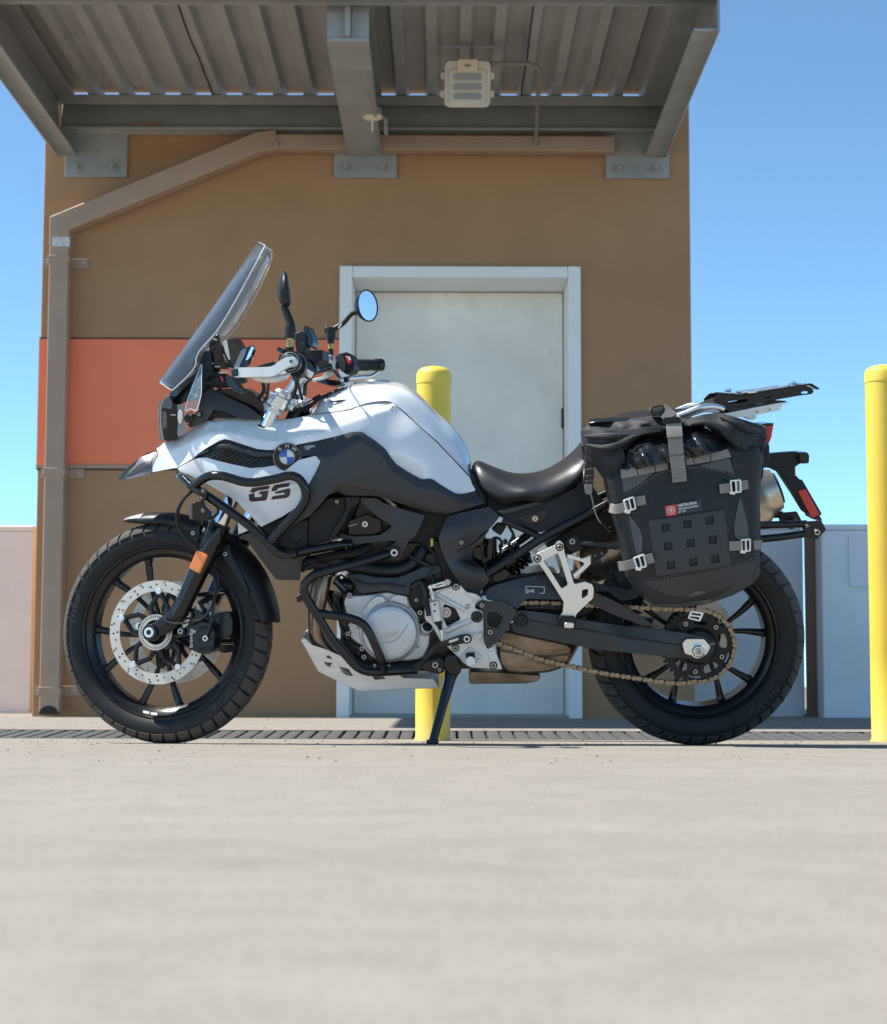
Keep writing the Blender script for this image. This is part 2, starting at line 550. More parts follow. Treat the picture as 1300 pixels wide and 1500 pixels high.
def fill(loops, step=None):
    """triangulate an outline with holes, optionally with a grid of inner points"""
    pts = []; edges = []
    for l in loops:
        o = len(pts)
        pts += [(p[0], p[1]) for p in l]
        edges += [(o + i, o + (i + 1) % len(l)) for i in range(len(l))]
    if step:
        xs = [p[0] for p in loops[0]]; ys = [p[1] for p in loops[0]]
        y = min(ys) + step / 2; k = 0
        while y < max(ys):
            x = min(xs) + (step / 2 if k % 2 else step)
            while x < max(xs):
                q = (x, y)
                if inside(q, loops[0]) and all(not inside(q, h) for h in loops[1:]) and all(edist(q, l) > step * 0.45 for l in loops):
                    pts.append(q)
                x += step
            y += step * 0.87; k += 1
    vo, eo, fo, _, _, _ = delaunay_2d_cdt([Vector(p) for p in pts], edges, [], 0, 1e-5)
    out = []
    for f in fo:
        c = (sum(vo[i].x for i in f) / len(f), sum(vo[i].y for i in f) / len(f))
        if inside(c, loops[0]) and not any(inside(c, h) for h in loops[1:]):
            out.append(tuple(f))
    used = sorted({i for f in out for i in f})
    mp = {u: k for k, u in enumerate(used)}
    return [(vo[u].x, vo[u].y) for u in used], [tuple(mp[i] for i in f) for f in out]

def rim(tris, n):
    cnt = {}
    for t in tris:
        for i in range(len(t)):
            a, b = t[i], t[(i + 1) % len(t)]
            k = (min(a, b), max(a, b))
            cnt.setdefault(k, []).append((a, b))
    return [(e[0][1], e[0][0], e[0][0] + n, e[0][1] + n) for e in cnt.values() if len(e) == 1]

def tps(ctrl, lam=0.0):
    """smooth lateral position from control points (px, py, t)"""
    C = np.array(ctrl, float)
    P = C[:, :2] / 100.0
    n = len(C)
    d = np.linalg.norm(P[:, None] - P[None], axis=2)
    K = np.where(d > 0, d * d * np.log(d + 1e-12), 0) + lam * np.eye(n)
    A = np.zeros((n + 3, n + 3))
    A[:n, :n] = K; A[:n, n] = 1; A[:n, n + 1:] = P; A[n, :n] = 1; A[n + 1:, :n] = P.T
    w = np.linalg.solve(A, np.concatenate([C[:, 2], np.zeros(3)]))
    def f(x, y):
        q = np.array([x, y]) / 100.0
        r = np.linalg.norm(P - q, axis=1)
        u = np.where(r > 0, r * r * np.log(r + 1e-12), 0)
        return float(u @ w[:n] + w[n] + w[n + 1] * q[0] + w[n + 2] * q[1])
    return f

def circ(cx, cy, r, n=20, ry=None, a0=0.0):
    ry = r if ry is None else ry
    return [(cx + r * math.cos(a0 + 2 * math.pi * i / n), cy + ry * math.sin(a0 + 2 * math.pi * i / n)) for i in range(n)]

def empty(name, loc, label, cat, group=None):
    o = bpy.data.objects.new(name, None)
    o.empty_display_size = 0.2
    COL.objects.link(o)
    o.location = loc
    tag(o, label, cat, group)
    return o

def tag(o, label=None, cat=None, group=None, kind=None):
    if label: o['label'] = label
    if cat: o['category'] = cat
    if group: o['group'] = group
    if kind: o['kind'] = kind
    return o

def shift(mb, loc):
    """express world-space vertices relative to an Empty at loc"""
    l = Vector(loc)
    mb.v = [p - l for p in mb.v]
    return mb

def link_copy(me, name, parent, M):
    o = bpy.data.objects.new(name, me)
    COL.objects.link(o)
    o.parent = parent
    o.matrix_local = M
    return o

def text(s, size, material, O, X, Y, parent, name='lettering', ext=0.0006, align='LEFT', sx=1.0, bold=0.0, parent_off=None):
    cu = bpy.data.curves.new('t', 'FONT')
    cu.body = s; cu.size = size; cu.extrude = ext; cu.align_x = align; cu.offset = bold
    cu.resolution_u = 3
    ob = bpy.data.objects.new('t', cu)
    COL.objects.link(ob)
    bpy.context.view_layer.update()
    dg = bpy.context.evaluated_depsgraph_get()
    me = bpy.data.meshes.new_from_object(ob.evaluated_get(dg))
    bpy.data.objects.remove(ob)
    X = Vector(X).normalized(); Y = Vector(Y).normalized(); Zv = X.cross(Y)
    for v in me.vertices:
        c = v.co.copy()
        v.co = Vector(O) + X * (c.x * sx) + Y * c.y + Zv * c.z
    me.materials.clear(); me.materials.append(MT[material])
    me.name = name
    o = bpy.data.objects.new(name, me)
    COL.objects.link(o)
    if parent is not None:
        o.parent = parent
    return o
# ================================================================== the setting
WALL_Y = 3.4
def gz(y):
    """height of the paving: level in front, a shallow fall to the drain, up again to the wall"""
    pts = [(-60, 0), (-0.62, 0), (-0.5, -0.0008), (0, BIKE_Z), (0.45, -0.0195), (0.78, -0.022), (1.26, -0.006), (1.6, -0.002), (2.2, 0), (500, 0)]
    for (a, za), (b, zb) in zip(pts, pts[1:]):
        if a <= y <= b:
            return za + (zb - za) * (y - a) / (b - a)
    return 0
DR0, DR1 = 0.80, 1.24          # drain

def concrete():
    m, N, L, p = new_mat('sunlit broom finished concrete')
    tc = N.new('ShaderNodeTexCoord')
    def noise(scale, detail, vec, rough=0.6):
        n = N.new('ShaderNodeTexNoise'); n.inputs['Scale'].default_value = scale
        n.inputs['Detail'].default_value = detail; n.inputs['Roughness'].default_value = rough
        L.new(vec, n.inputs['Vector']); return n.outputs[0]
    mp = N.new('ShaderNodeMapping'); mp.inputs['Scale'].default_value = (0.35, 1.6, 1)
    L.new(tc.outputs['Object'], mp.inputs['Vector'])
    big = noise(1.3, 4, mp.outputs[0])
    mid = noise(9, 6, tc.outputs['Object'])
    fine = noise(160, 4, tc.outputs['Object'], 0.7)
    r = N.new('ShaderNodeValToRGB')
    r.color_ramp.elements[0].position = 0.30; r.color_ramp.elements[0].color = (0.270, 0.243, 0.205, 1)
    r.color_ramp.elements[1].position = 0.70; r.color_ramp.elements[1].color = (0.300, 0.272, 0.232, 1)
    L.new(big, r.inputs[0])
    r2 = N.new('ShaderNodeMapRange'); r2.inputs['From Min'].default_value = 0.3; r2.inputs['From Max'].default_value = 0.7
    r2.inputs['To Min'].default_value = 0.90; r2.inputs['To Max'].default_value = 1.08
    L.new(mid, r2.inputs['Value'])
    r3 = N.new('ShaderNodeMapRange'); r3.inputs['From Min'].default_value = 0.3; r3.inputs['From Max'].default_value = 0.7
    r3.inputs['To Min'].default_value = 0.70; r3.inputs['To Max'].default_value = 1.24
    L.new(fine, r3.inputs['Value'])
    m1 = N.new('ShaderNodeMath'); m1.operation = 'MULTIPLY'; L.new(r2.outputs[0], m1.inputs[0]); L.new(r3.outputs[0], m1.inputs[1])
    vm = N.new('ShaderNodeVectorMath'); vm.operation = 'SCALE'; L.new(r.outputs[0], vm.inputs[0]); L.new(m1.outputs[0], vm.inputs['Scale'])
    vo = N.new('ShaderNodeTexVoronoi'); vo.inputs['Scale'].default_value = 95; L.new(tc.outputs['Object'], vo.inputs['Vector'])
    sel = N.new('ShaderNodeMapRange'); sel.inputs['From Min'].default_value = 0.06; sel.inputs['From Max'].default_value = 0.28; sel.inputs['To Min'].default_value = 0.62; sel.inputs['To Max'].default_value = 1.0
    L.new(vo.outputs['Distance'], sel.inputs['Value'])
    stn = noise(0.9, 7, tc.outputs['Object'], 0.7)
    st = N.new('ShaderNodeMapRange'); st.inputs['From Min'].default_value = 0.56; st.inputs['From Max'].default_value = 0.70; st.inputs['To Min'].default_value = 1.0; st.inputs['To Max'].default_value = 0.86
    L.new(stn, st.inputs['Value'])
    pit = noise(38, 8, tc.outputs['Object'], 0.75)
    pt = N.new('ShaderNodeMapRange'); pt.inputs['From Min'].default_value = 0.60; pt.inputs['From Max'].default_value = 0.70; pt.inputs['To Min'].default_value = 1.0; pt.inputs['To Max'].default_value = 0.55
    L.new(pit, pt.inputs['Value'])
    mp_ = N.new('ShaderNodeMath'); mp_.operation = 'MULTIPLY'; L.new(st.outputs[0], mp_.inputs[0]); L.new(pt.outputs[0], mp_.inputs[1])
    st = mp_
    mm = N.new('ShaderNodeMath'); mm.operation = 'MULTIPLY'; L.new(sel.outputs[0], mm.inputs[0]); L.new(st.outputs[0], mm.inputs[1])
    vm2 = N.new('ShaderNodeVectorMath'); vm2.operation = 'SCALE'; L.new(vm.outputs[0], vm2.inputs[0]); L.new(mm.outputs[0], vm2.inputs['Scale'])
    L.new(vm2.outputs[0], p.inputs['Base Color'])
    p.inputs['Roughness'].default_value = 0.88
    p.inputs['Specular IOR Level'].default_value = 0.3
    b = N.new('ShaderNodeBump'); b.inputs['Strength'].default_value = 0.6; b.inputs['Distance'].default_value = 0.003
    L.new(fine, b.inputs['Height'])
    L.new(b.outputs[0], p.inputs['Normal'])
    return m
MT['concrete'] = concrete()

def ground_sheet(ys, xs):
    mb = MB()
    V = []; F = []
    for y in ys:
        for x in xs:
            V.append((x, y, gz(y)))
    n = len(xs)
    for i in range(len(ys) - 1):
        for j in range(n - 1):
            F.append((i * n + j, i * n + j + 1, (i + 1) * n + j + 1, (i + 1) * n + j))
    return mb.add(V, F)
g = ground_sheet([-60, -20, -6, -3, -1, -0.62, -0.5, -0.25, 0, 0.45, 0.62, DR0 - 0.03], [-80, -20, -6, -3, 0, 3, 6, 20, 80])
g2 = ground_sheet([DR1 + 0.03, 1.26, 1.6, 2.2, 3.4, 6, 20, 90], [-80, -20, -6, -3, 0, 3, 6, 20, 80])
g.add(g2.v, g2.f)
tag(g.build('ground', 'concrete'), kind='structure')

# ---- trench drain
zA, zB = gz(DR0), gz(DR1)
drain_loc = (0, DR0, zA)
drain = empty('trench_drain', drain_loc, 'long cast iron trench drain grate running across the concrete behind the motorcycle', 'drain grate')
ch = MB()
XD = 4.6
ch.add([(-XD, DR0 - 0.03, zA - 0.10), (XD, DR0 - 0.03, zA - 0.10), (XD, DR1 + 0.03, zA - 0.10), (-XD, DR1 + 0.03, zA - 0.10)], [(0, 1, 2, 3)])
shift(ch, drain_loc).build('channel', 'pit', drain)
def slab(y0, y1, lift, name):
    s = MB()
    p = [(y0, gz(y0) + lift), (y1, gz(y1) + lift), (y1, gz(y1) - 0.06), (y0, gz(y0) - 0.06)]
    s.prism([(-XD, a, b) for a, b in p], [(XD, a, b) for a, b in p])
    return shift(s, drain_loc).build(name, 'iron', drain)
slab(DR0 - 0.03, DR0, 0.001, 'edge_rail'); slab(DR1, DR1 + 0.03, 0.001, 'edge_rail')
slope = math.atan2(zB - zA, DR1 - DR0)
bar = MB()
w, h, ln = 0.043, 0.03, (DR1 - DR0) / math.cos(slope)
prof = rc([(-w / 2, 0, -h), (-w / 2, 0, 0), (w / 2, 0, 0), (w / 2, 0, -h)], 0.006, 2)
bar.prism([Vector(p) for p in prof], [Vector((p[0], ln, p[2])) for p in prof])
bar_me = bar.mesh('bar', 'iron')
nb = 168
for i in range(nb):
    x = -4.2 + 8.4 * i / (nb - 1)
    if abs(x) > 4.5: continue
    M = Matrix.Translation((x + random.uniform(-.002, .002), 0, random.uniform(-0.0015, 0.001))) @ Matrix.Rotation(slope, 4, 'X')
    link_copy(bar_me, 'bar', drain, M)

# ---- stair tower
XL, XR = W(57, 600, WALL_Y).x, W(1014, 600, WALL_Y).x
ZT = W(560, 149, WALL_Y).z
TY = WALL_Y + 3.2
tower_loc = ((XL + XR) / 2, WALL_Y, 0)
tower = empty('stair_tower', tower_loc, 'brown stucco stair tower with an orange band and a pale grey door', 'building')
dxl, dxr = W(496, 700, WALL_Y).x, W(851.5, 700, WALL_Y).x      # door frame outer edges
dzt = W(670, 391.5, WALL_Y).z
fm = 0.0
wl = MB()
# front wall round the door opening, as a slab 0.2 thick
outer = [(XL, -0.05), (dxl + 0.02, -0.05), (dxl + 0.02, dzt - 0.02), (dxr - 0.02, dzt - 0.02), (dxr - 0.02, -0.05), (XR, -0.05), (XR, ZT), (XL, ZT)]
wl.prism([Vector((x, WALL_Y, z)) for x, z in outer], [Vector((x, WALL_Y + 0.2, z)) for x, z in outer])
wl.bb(XL, XL + 0.2, WALL_Y + 0.2, TY, -0.05, ZT); wl.bb(XR - 0.2, XR, WALL_Y + 0.2, TY, -0.05, ZT)
wl.bb(XL + 0.2, XR - 0.2, TY - 0.2, TY, -0.05, ZT)
shift(wl, tower_loc).build('wall', 'stucco', tower, bevel=0.006)
rf = MB(); rf.bb(XL + 0.2, XR - 0.2, WALL_Y + 0.2, TY - 0.2, ZT - 0.12, ZT - 0.04)
shift(rf, tower_loc).build('roof', 'steel', tower)
zb1, zb0 = W(300, 497.5, WALL_Y).z, W(300, 682, WALL_Y).z
bd = MB(); bd.bb(XL - 0.004, dxl - 0.003, WALL_Y - 0.006, WALL_Y + 0.002, zb0, zb1)
shift(bd, tower_loc).build('orange_band', 'orange', tower, label='orange painted band across the brown wall')
jt = MB(); jt.bb(XL - 0.004, dxl - 0.003, WALL_Y - 0.004, WALL_Y + 0.002, zb1, zb1 + 0.008)
shift(jt, tower_loc).build('reveal_joint', 'joint', tower)
jt = MB(); jt.bb(XL - 0.004, dxl - 0.003, WALL_Y - 0.014, WALL_Y + 0.002, zb0 - 0.016, zb0)
shift(jt, tower_loc).build('reveal_joint', 'spout', tower)
jt = MB(); jt.bb(XL - 0.003, dxl - 0.003, WALL_Y - 0.005, WALL_Y + 0.002, zb0 - 0.024, zb0 - 0.016)
shift(jt, tower_loc).build('reveal_joint', 'joint', tower)
# faint horizontal joint higher up under the canopy
jt = MB(); zz = W(300, 196, WALL_Y).z; jt.bb(XL + 0.3, XR - 0.4, WALL_Y - 0.012, WALL_Y + 0.002, zz - 0.012, zz + 0.03)
shift(jt, tower_loc).build('trim_strip', 'stucco', tower)
# door
FW, FD = 0.062, 0.36
df = MB()
for a, b in ((dxl, dxl + FW), (dxr - FW, dxr)):
    df.bb(a, b, WALL_Y - 0.03, WALL_Y + FD, -0.02, dzt)
shift(df, tower_loc)
dfo = df.build('door_frame', 'frame', tower, bevel=0.004)
hd = MB(); hd.bb(dxl + FW + 0.001, dxr - FW - 0.001, WALL_Y - 0.028, WALL_Y + FD, dzt - 0.056, dzt - 0.001)
shift(hd, tower_loc).build('header', 'frame', dfo, bevel=0.004)
dl = MB(); dl.bb(dxl + FW + 0.004, dxr - FW - 0.004, WALL_Y + FD - 0.055, WALL_Y + FD - 0.01, 0.012, dzt - 0.06)
shift(dl, tower_loc)
dlo = dl.build('door', 'door', tower, bevel=0.004)
for zz in (W(833, 600, WALL_Y).z,):
    hg = MB(); hg.cyl((dxr - FW - 0.008, WALL_Y + FD - 0.062, zz - 0.05), (dxr - FW - 0.008, WALL_Y + FD - 0.062, zz + 0.05), 0.0055, n=10)
    shift(hg, tower_loc).build('hinge', 'joint', dlo)
th = MB(); th.bb(dxl + FW, dxr - FW, WALL_Y - 0.02, WALL_Y + FD, -0.03, 0.012)
shift(th, tower_loc).build('threshold', 'steel', dfo)

# ---- canopy
YN = 1.72                                    # near end of the beams
zdk = ZT + 0.004                             # underside of the roof deck
cx0, cx1 = W(86, 185, WALL_Y).x, W(978, 185, WALL_Y).x
can_loc = ((cx0 + cx1) / 2, WALL_Y, 2.5)
canopy = empty('steel_canopy', can_loc, 'grey steel canopy with ribbed roof deck bolted to the brown tower', 'canopy')
# ledger: a channel along the wall
lg = MB()
yl = WALL_Y - 0.10
zl0 = W(560, 190, yl).z
lg.bb(cx0 + 0.02, cx1 - 0.02, WALL_Y - 0.02, WALL_Y - 0.003, zl0, zdk - 0.004)
lg.bb(cx0 + 0.02, cx1 - 0.02, yl, WALL_Y - 0.02, zdk - 0.018, zdk - 0.004)
lg.bb(cx0 + 0.02, cx1 - 0.02, yl, WALL_Y - 0.02, zl0, zl0 + 0.014)
lg.bb(cx0 + 0.02, cx1 - 0.02, yl - 0.004, yl + 0.008, zdk - 0.052, zdk - 0.004)
shift(lg, can_loc).build('ledger_beam', 'steel', canopy, bevel=0.003)
# wall plates with bolts
bz0, bz1 = W(500, 262, WALL_Y).z, W(500, 184, WALL_Y).z
boltm = MB()
boltm.lathe([(0, 0), (0.017, 0), (0.017, 0.010), (0, 0.010)], (0, 0, 0), (0, -1, 0), 6)
boltm.lathe([(0, 0), (0.010, 0), (0.010, 0.045), (0, 0.048)], (0, 0, 0), (0, -1, 0), 10)
boltm.lathe([(0, -0.004), (0.026, -0.004), (0.026, 0), (0, 0)], (0, 0, 0), (0, -1, 0), 16)
bolt_me = boltm.mesh('bolt', 'steel')
plates = []
for (pa, pb) in ((97, 188), (490, 582), (887, 980)):
    xa, xb = W(pa, 222, WALL_Y).x, W(pb, 222, WALL_Y).x
    dz = (W(pa, 262, WALL_Y).z - W(490, 262, WALL_Y).z)
    pl = MB(); pl.bb(xa, xb, WALL_Y - 0.022, WALL_Y - 0.0005, bz0, bz1)
    po = shift(pl, can_loc).build('wall_plate', 'steel', canopy, bevel=0.003)
    for fx in (0.2, 0.78):
        for zz in (bz0 + 0.045, bz1 - 0.045):
            link_copy(bolt_me, 'bolt', po, Matrix.Translation(Vector((xa + (xb - xa) * fx, WALL_Y - 0.026, zz)) - Vector(can_loc)))
# outriggers
zbm = W(535, 229, WALL_Y - 0.02).z            # underside of the beams
def ibeam(xc, wd, y0, y1, zlo, zhi):
    mb = MB()
    mb.bb(xc - wd / 2, xc + wd / 2, y0 + 0.03, y1, zlo, zlo + 0.016)
    mb.bb(xc - wd / 2, xc + wd / 2, y0, y1, zhi - 0.014, zhi)
    mb.bb(xc - 0.012, xc + 0.012, y0, y1, zlo + 0.016, zhi - 0.014)
    for sg in (-1, 1):
        mb.bb(xc + sg * 0.0125, xc + sg * wd / 2, y0 + 0.04, y0 + 0.052, zlo + 0.0165, zhi - 0.0145)
    return mb
xc = W(535, 228, WALL_Y).x
cb = ibeam(xc, 0.17, YN, WALL_Y - 0.022, zbm, zdk - 0.004)
cbo = shift(cb, can_loc).build('outrigger_beam', 'steel', canopy, bevel=0.003)
wr = MB(); wr.tube([Vector((xc + 0.075, 2.1, zbm - 0.004)), Vector((xc + 0.075, 3.3, zbm - 0.004))], 0.006, 8)
shift(wr, can_loc).build('cable', 'conduit', cbo)
def channel(xo, sgn, name):
    """edge channel, flanges pointing inward (sgn = direction of the inside)"""
    mb = MB(); wd = 0.105
    mb.bb(xo, xo + sgn * 0.012, YN - 0.1, WALL_Y - 0.022, zbm, zdk + 0.01)
    mb.bb(xo + sgn * 0.012, xo + sgn * wd, YN - 0.1, WALL_Y - 0.022, zbm, zbm + 0.012)
    mb.bb(xo + sgn * 0.012, xo + sgn * wd, YN - 0.1, WALL_Y - 0.022, zdk - 0.016, zdk - 0.004)
    return shift(mb, can_loc).build(name, 'steel', canopy, bevel=0.003)
xlo = W(83, 212, WALL_Y).x
xro = W(976, 225, WALL_Y).x
channel(xlo, 1, 'edge_channel'); channel(xro, -1, 'edge_channel')
# front fascia
fs = MB(); fs.bb(xlo - 0.06, xro + 0.002, YN - 0.12, YN - 0.105, zdk - 0.155, zdk + 0.12)
fs.bb(xlo - 0.06, xro + 0.002, YN - 0.105, YN - 0.02, zdk - 0.155, zdk - 0.143)
shift(fs, can_loc).build('fascia_beam', 'steel', canopy, bevel=0.003)
# ribbed deck in sheets
pitch_ = 0.1502
def deck_sheet(x0, nr):
    mb = MB(); pr = []
    for i in range(nr):
        a = x0 + i * pitch_
        pr += [(a, 0.0), (a + 0.046, 0.0), (a + 0.062, 0.042), (a + 0.134, 0.042)]
    pr.append((x0 + nr * pitch_ - 0.0005, 0.0))
    top = [(x, z + 0.0016) for x, z in reversed(pr)]
    lp = pr + top
    mb.prism([Vector((x, YN - 0.1, zdk + z)) for x, z in lp], [Vector((x, WALL_Y + 0.016, zdk + z)) for x, z in lp])
    return mb
x = xlo + 0.02
k = 0
while x < xro - 0.05:
    nr = 5 if x + 5 * pitch_ < xro else max(1, int((xro - x) / pitch_) + 1)
    shift(deck_sheet(x, nr), can_loc).build('deck_panel', 'deck', canopy, angle=20)
    sm = MB(); xs_ = x + nr * pitch_
    sm.tube([Vector((xs_ + 0.005 + random.uniform(-.004, .004), YN + (WALL_Y - YN) * q / 8, zdk - 0.004)) for q in range(9)], 0.004, 6)
    shift(sm, can_loc).build('seam_lap', 'joint', canopy)
    x += nr * pitch_
    if nr < 5: break

# ---- flood light under the canopy
fy = 2.55
fc = W(685, 122, fy)
fl = empty('flood_light', fc, 'square off white flood light hanging under the canopy', 'flood light')
tilt = Matrix.Rotation(R(24), 3, 'X')
def rbox(mb, c, sx, sz, sy, r, rot, o=Vector((0, 0, 0))):
    lp = rc([(-sx / 2, -sz / 2), (sx / 2, -sz / 2), (sx / 2, sz / 2), (-sx / 2, sz / 2)], r, 4)
    fr = [rot @ (Vector((a, -sy / 2, b)) + Vector(c)) + o for a, b in lp]
    bk = [rot @ (Vector((a, sy / 2, b)) + Vector(c)) + o for a, b in lp]
    return mb.prism(fr, bk)
hs = MB(); rbox(hs, (0, 0, 0), 0.205, 0.205, 0.07, 0.03, tilt); rbox(hs, (0, 0.05, 0), 0.16, 0.16, 0.06, 0.03, tilt)
hso = hs.build('housing', 'lampwhite', fl, bevel=0.006)
rm = MB(); rbox(rm, (0, -0.04, -0.012), 0.165, 0.15, 0.012, 0.012, tilt)
rm.build('lens_frame', 'lampwhite', fl, bevel=0.004)
for q in range(3):
    l = MB(); rbox(l, (0, -0.05, 0.032 - q * 0.042), 0.125, 0.026, 0.01, 0.004, tilt)
    for s in range(4):
        rbox(l, (0, -0.056, 0.032 - q * 0.042 + (s - 1.5) * 0.006), 0.122, 0.0028, 0.004, 0.001, tilt)
    l.build('lens_bar', 'lens', fl)
for sx in (-1, 1):
    for sz in (-1, 1):
        c = MB(); rbox(c, (sx * 0.108, -0.005, sz * 0.04 - 0.005), 0.022, 0.032, 0.03, 0.006, tilt)
        c.build('latch', 'lampwhite', fl, bevel=0.003)
c = MB(); rbox(c, (0, -0.036, 0.082), 0.09, 0.055, 0.03, 0.006, tilt); c.build('junction_cap', 'sensor', fl, bevel=0.003)
c = MB(); lp = circ(0, 0, 0.016, 16, 0.007); c.prism([tilt @ Vector((a, -0.054, b + 0.082)) for a, b in lp], [tilt @ Vector((a, -0.05, b + 0.082)) for a, b in lp]); c.build('badge', 'conduit', fl)
c = MB(); c.tube([Vector((0.02, 0.03, 0.06)), Vector((0.02, 0.03, zdk - fc.z + 0.01))], 0.008, 8); c.build('stem', 'conduit', fl)
c = MB(); c.tube([Vector((-0.11, 0.03, zdk - fc.z - 0.012)), Vector((0.13, 0.03, zdk - fc.z - 0.012))], 0.006, 8); c.build('mounting_rod', 'lens', fl)
cd = MB()
pts = rc([tuple(W(719, 93, fy)), tuple(W(784, 93, fy + 0.1)), tuple(W(791, 104, fy + 0.2)), tuple(W(787, 165, WALL_Y - 0.13)), tuple(W(785, 212, WALL_Y - 0.13))], 0.06, 5, closed=False)
cd.tube([Vector(p) for p in pts], 0.0105, 10)
tag(cd.build('conduit', 'conduit'), 'grey conduit bent down from the flood light to the wall pipe', 'conduit')

# ---- sensor on the middle beam
sy_ = 2.75
sc_ = W(546, 166, sy_)
se = empty('ceiling_sensor', sc_, 'small round sensor with warm white cap under the middle canopy beam', 'sensor')
c = MB(); c.lathe([(0, 0.022), (0.040, 0.022), (0.044, 0.016), (0.044, -0.012), (0.0, -0.012)], (0, 0, 0), (0, 0, 1), 28); c.build('body', 'conduit', se)
c = MB(); c.lathe([(0.045, -0.013), (0.044, -0.022), (0.030, -0.030), (0, -0.033)], (0, 0, 0), (0, 0, 1), 28); c.build('cap', 'sensor', se)
c = MB(); c.cyl((0, 0, -0.032), (0, 0, -0.085), 0.0048, n=8); c.build('stem', 'lampwhite', se)
c = MB(); c.tube([Vector((0, 0, 0.02)), Vector((0, 0, zbm - sc_.z + 0.002))], 0.02, 10)
c.tube([Vector((0.03, 0.03, 0)), Vector((0.06, 0.03, -0.02)), Vector((0.062, 0.03, -0.09))], 0.009, 8)
c.build('bracket', 'conduit', se)

# ---- downspout
dsy = WALL_Y - 0.07
dloc = (W(78, 1045, dsy).x, dsy, 0)
ds = empty('downspout', dloc, 'tan sheet metal downspout running down the left of the brown wall', 'downspout')
def duct(pts, wx, wy):
    """rectangular pipe along points in the wall plane"""
    mb = MB(); rows = []
    P = [Vector(p) for p in pts]
    for i, p in enumerate(P):
        a = (p - P[i - 1]).normalized() if i > 0 else None
        b = (P[i + 1] - p).normalized() if i < len(P) - 1 else None
        t = ((a if a else b) + (b if b else a)).normalized()
        n = Vector((t.z, 0, -t.x)); k = 1.0
        if a and b:
            k = 1 / max(0.5, n.dot(Vector((a.z, 0, -a.x))))
        rows.append([p + n * (s * wx / 2 * k) + Vector((0, q * wy / 2, 0)) for s, q in ((-1, -1), (1, -1), (1, 1), (-1, 1))])
    return mb.loft(rows, cap=True, closed_row=True)
A_ = W(90, 345, dsy); B_ = W(380, 211, dsy); Cc = W(900, 214, dsy)
bx = A_.x
top = A_.z
low = Vector((bx, dsy, 0.012))
wv = 0.098
shift(duct([(bx, dsy, top - 0.045), (bx, dsy, 0.02)], wv - 0.004, 0.085), dloc).build('leader_pipe', 'spout', ds, bevel=0.006)
el = W(89, 330, dsy)
shift(duct([(bx, dsy, top - 0.06), (bx, dsy, el.z + 0.0), tuple(B_), (B_.x + 0.09, dsy, B_.z + 0.012)], wv, 0.09), dloc).build('elbow_pipe', 'spout', ds, bevel=0.006)
shift(duct([(B_.x + 0.085, dsy, Cc.z + 0.008), tuple(Cc)], 0.074, 0.08), dloc).build('cross_pipe', 'spout', ds, bevel=0.006)
c = MB(); c.lathe([(0, 0.006), (0.014, 0.006), (0.017, 0.0), (0.017, -0.004), (0, -0.004)], W(405, 211, dsy - 0.046), (0, -1, 0), 16); shift(c, dloc).build('rivet', 'spout', ds)
for pyb in (382, 692, 1012):
    zz = W(80, pyb, dsy).z
    s = MB(); s.bb(bx - 0.053, bx + 0.053, dsy - 0.046, dsy + 0.03, zz - 0.018, zz + 0.018)
    so = shift(s, dloc).build('strap', 'spout', ds, bevel=0.003)
    s = MB(); s.bb(bx - 0.09, bx + 0.125, WALL_Y - 0.012, WALL_Y - 0.0075, zz - 0.024, zz + 0.024)
    shift(s, dloc).build('strap_tab', 'spout', so, bevel=0.002)
    for dx in (-0.073, 0.1):
        s = MB(); s.lathe([(0, 0.006), (0.006, 0.004), (0.007, 0), (0, 0)], (bx + dx, WALL_Y - 0.012, zz), (0, -1, 0), 10)
        shift(s, dloc).build('screw', 'lens', so)
a0, a1 = W(77, 347, dsy - 0.05), W(102, 361, dsy - 0.05)
s = MB(); s.bb(a0.x, a1.x, dsy - 0.0485, dsy - 0.044, a1.z, a0.z); shift(s, dloc).build('sticker', 'sticker', ds)
s = MB(); lp = [(-0.045, 0.012), (0.045, 0.012)] + [(0.045 * math.cos(R(a)), 0.02 + 0.034 * math.sin(R(a))) for a in range(0, 181, 20)]
s.prism([Vector((bx + a, dsy - 0.0435, b)) for a, b in lp], [Vector((bx + a, dsy - 0.02, b)) for a, b in lp]); shift(s, dloc).build('outlet', 'pit', ds)

# ---- bollards
def bollard(px0, px1, pyt, y, label):
    xa, xb = W(px0, 1000, y).x, W(px1, 1000, y).x
    r = (xb - xa) / 2; xc_ = (xa + xb) / 2
    zt = W((px0 + px1) / 2, pyt, y).z
    z0 = gz(y)
    o = empty('bollard', (xc_, y, z0), label, 'bollard', 'yellow bollards')
    H = zt - z0
    s = MB(); s.lathe([(r + 0.004, -0.02), (r + 0.004, 0.004), (r, 0.010), (r, 0.3), (r, 0.6), (r, H - 0.062)], (0, 0, 0), (0, 0, 1), 40)
    s.build('post', 'yellow', o)
    s = MB(); s.lathe([(r, H - 0.062), (r + 0.0015, H - 0.060), (r + 0.0015, H - 0.028), (r - 0.003, H - 0.016), (r - 0.014, H - 0.007), (r * 0.35, H - 0.001), (0, H)], (0, 0, 0), (0, 0, 1), 40)
    s.build('cap', 'yellow', o)
    return o
bollard(609, 660, 537, 0.62, 'yellow bollard standing behind the motorcycle in front of the door')
bollard(1276, 1328, 535, 0.66, 'yellow bollard at the right edge behind the rear wheel, cut by the frame')

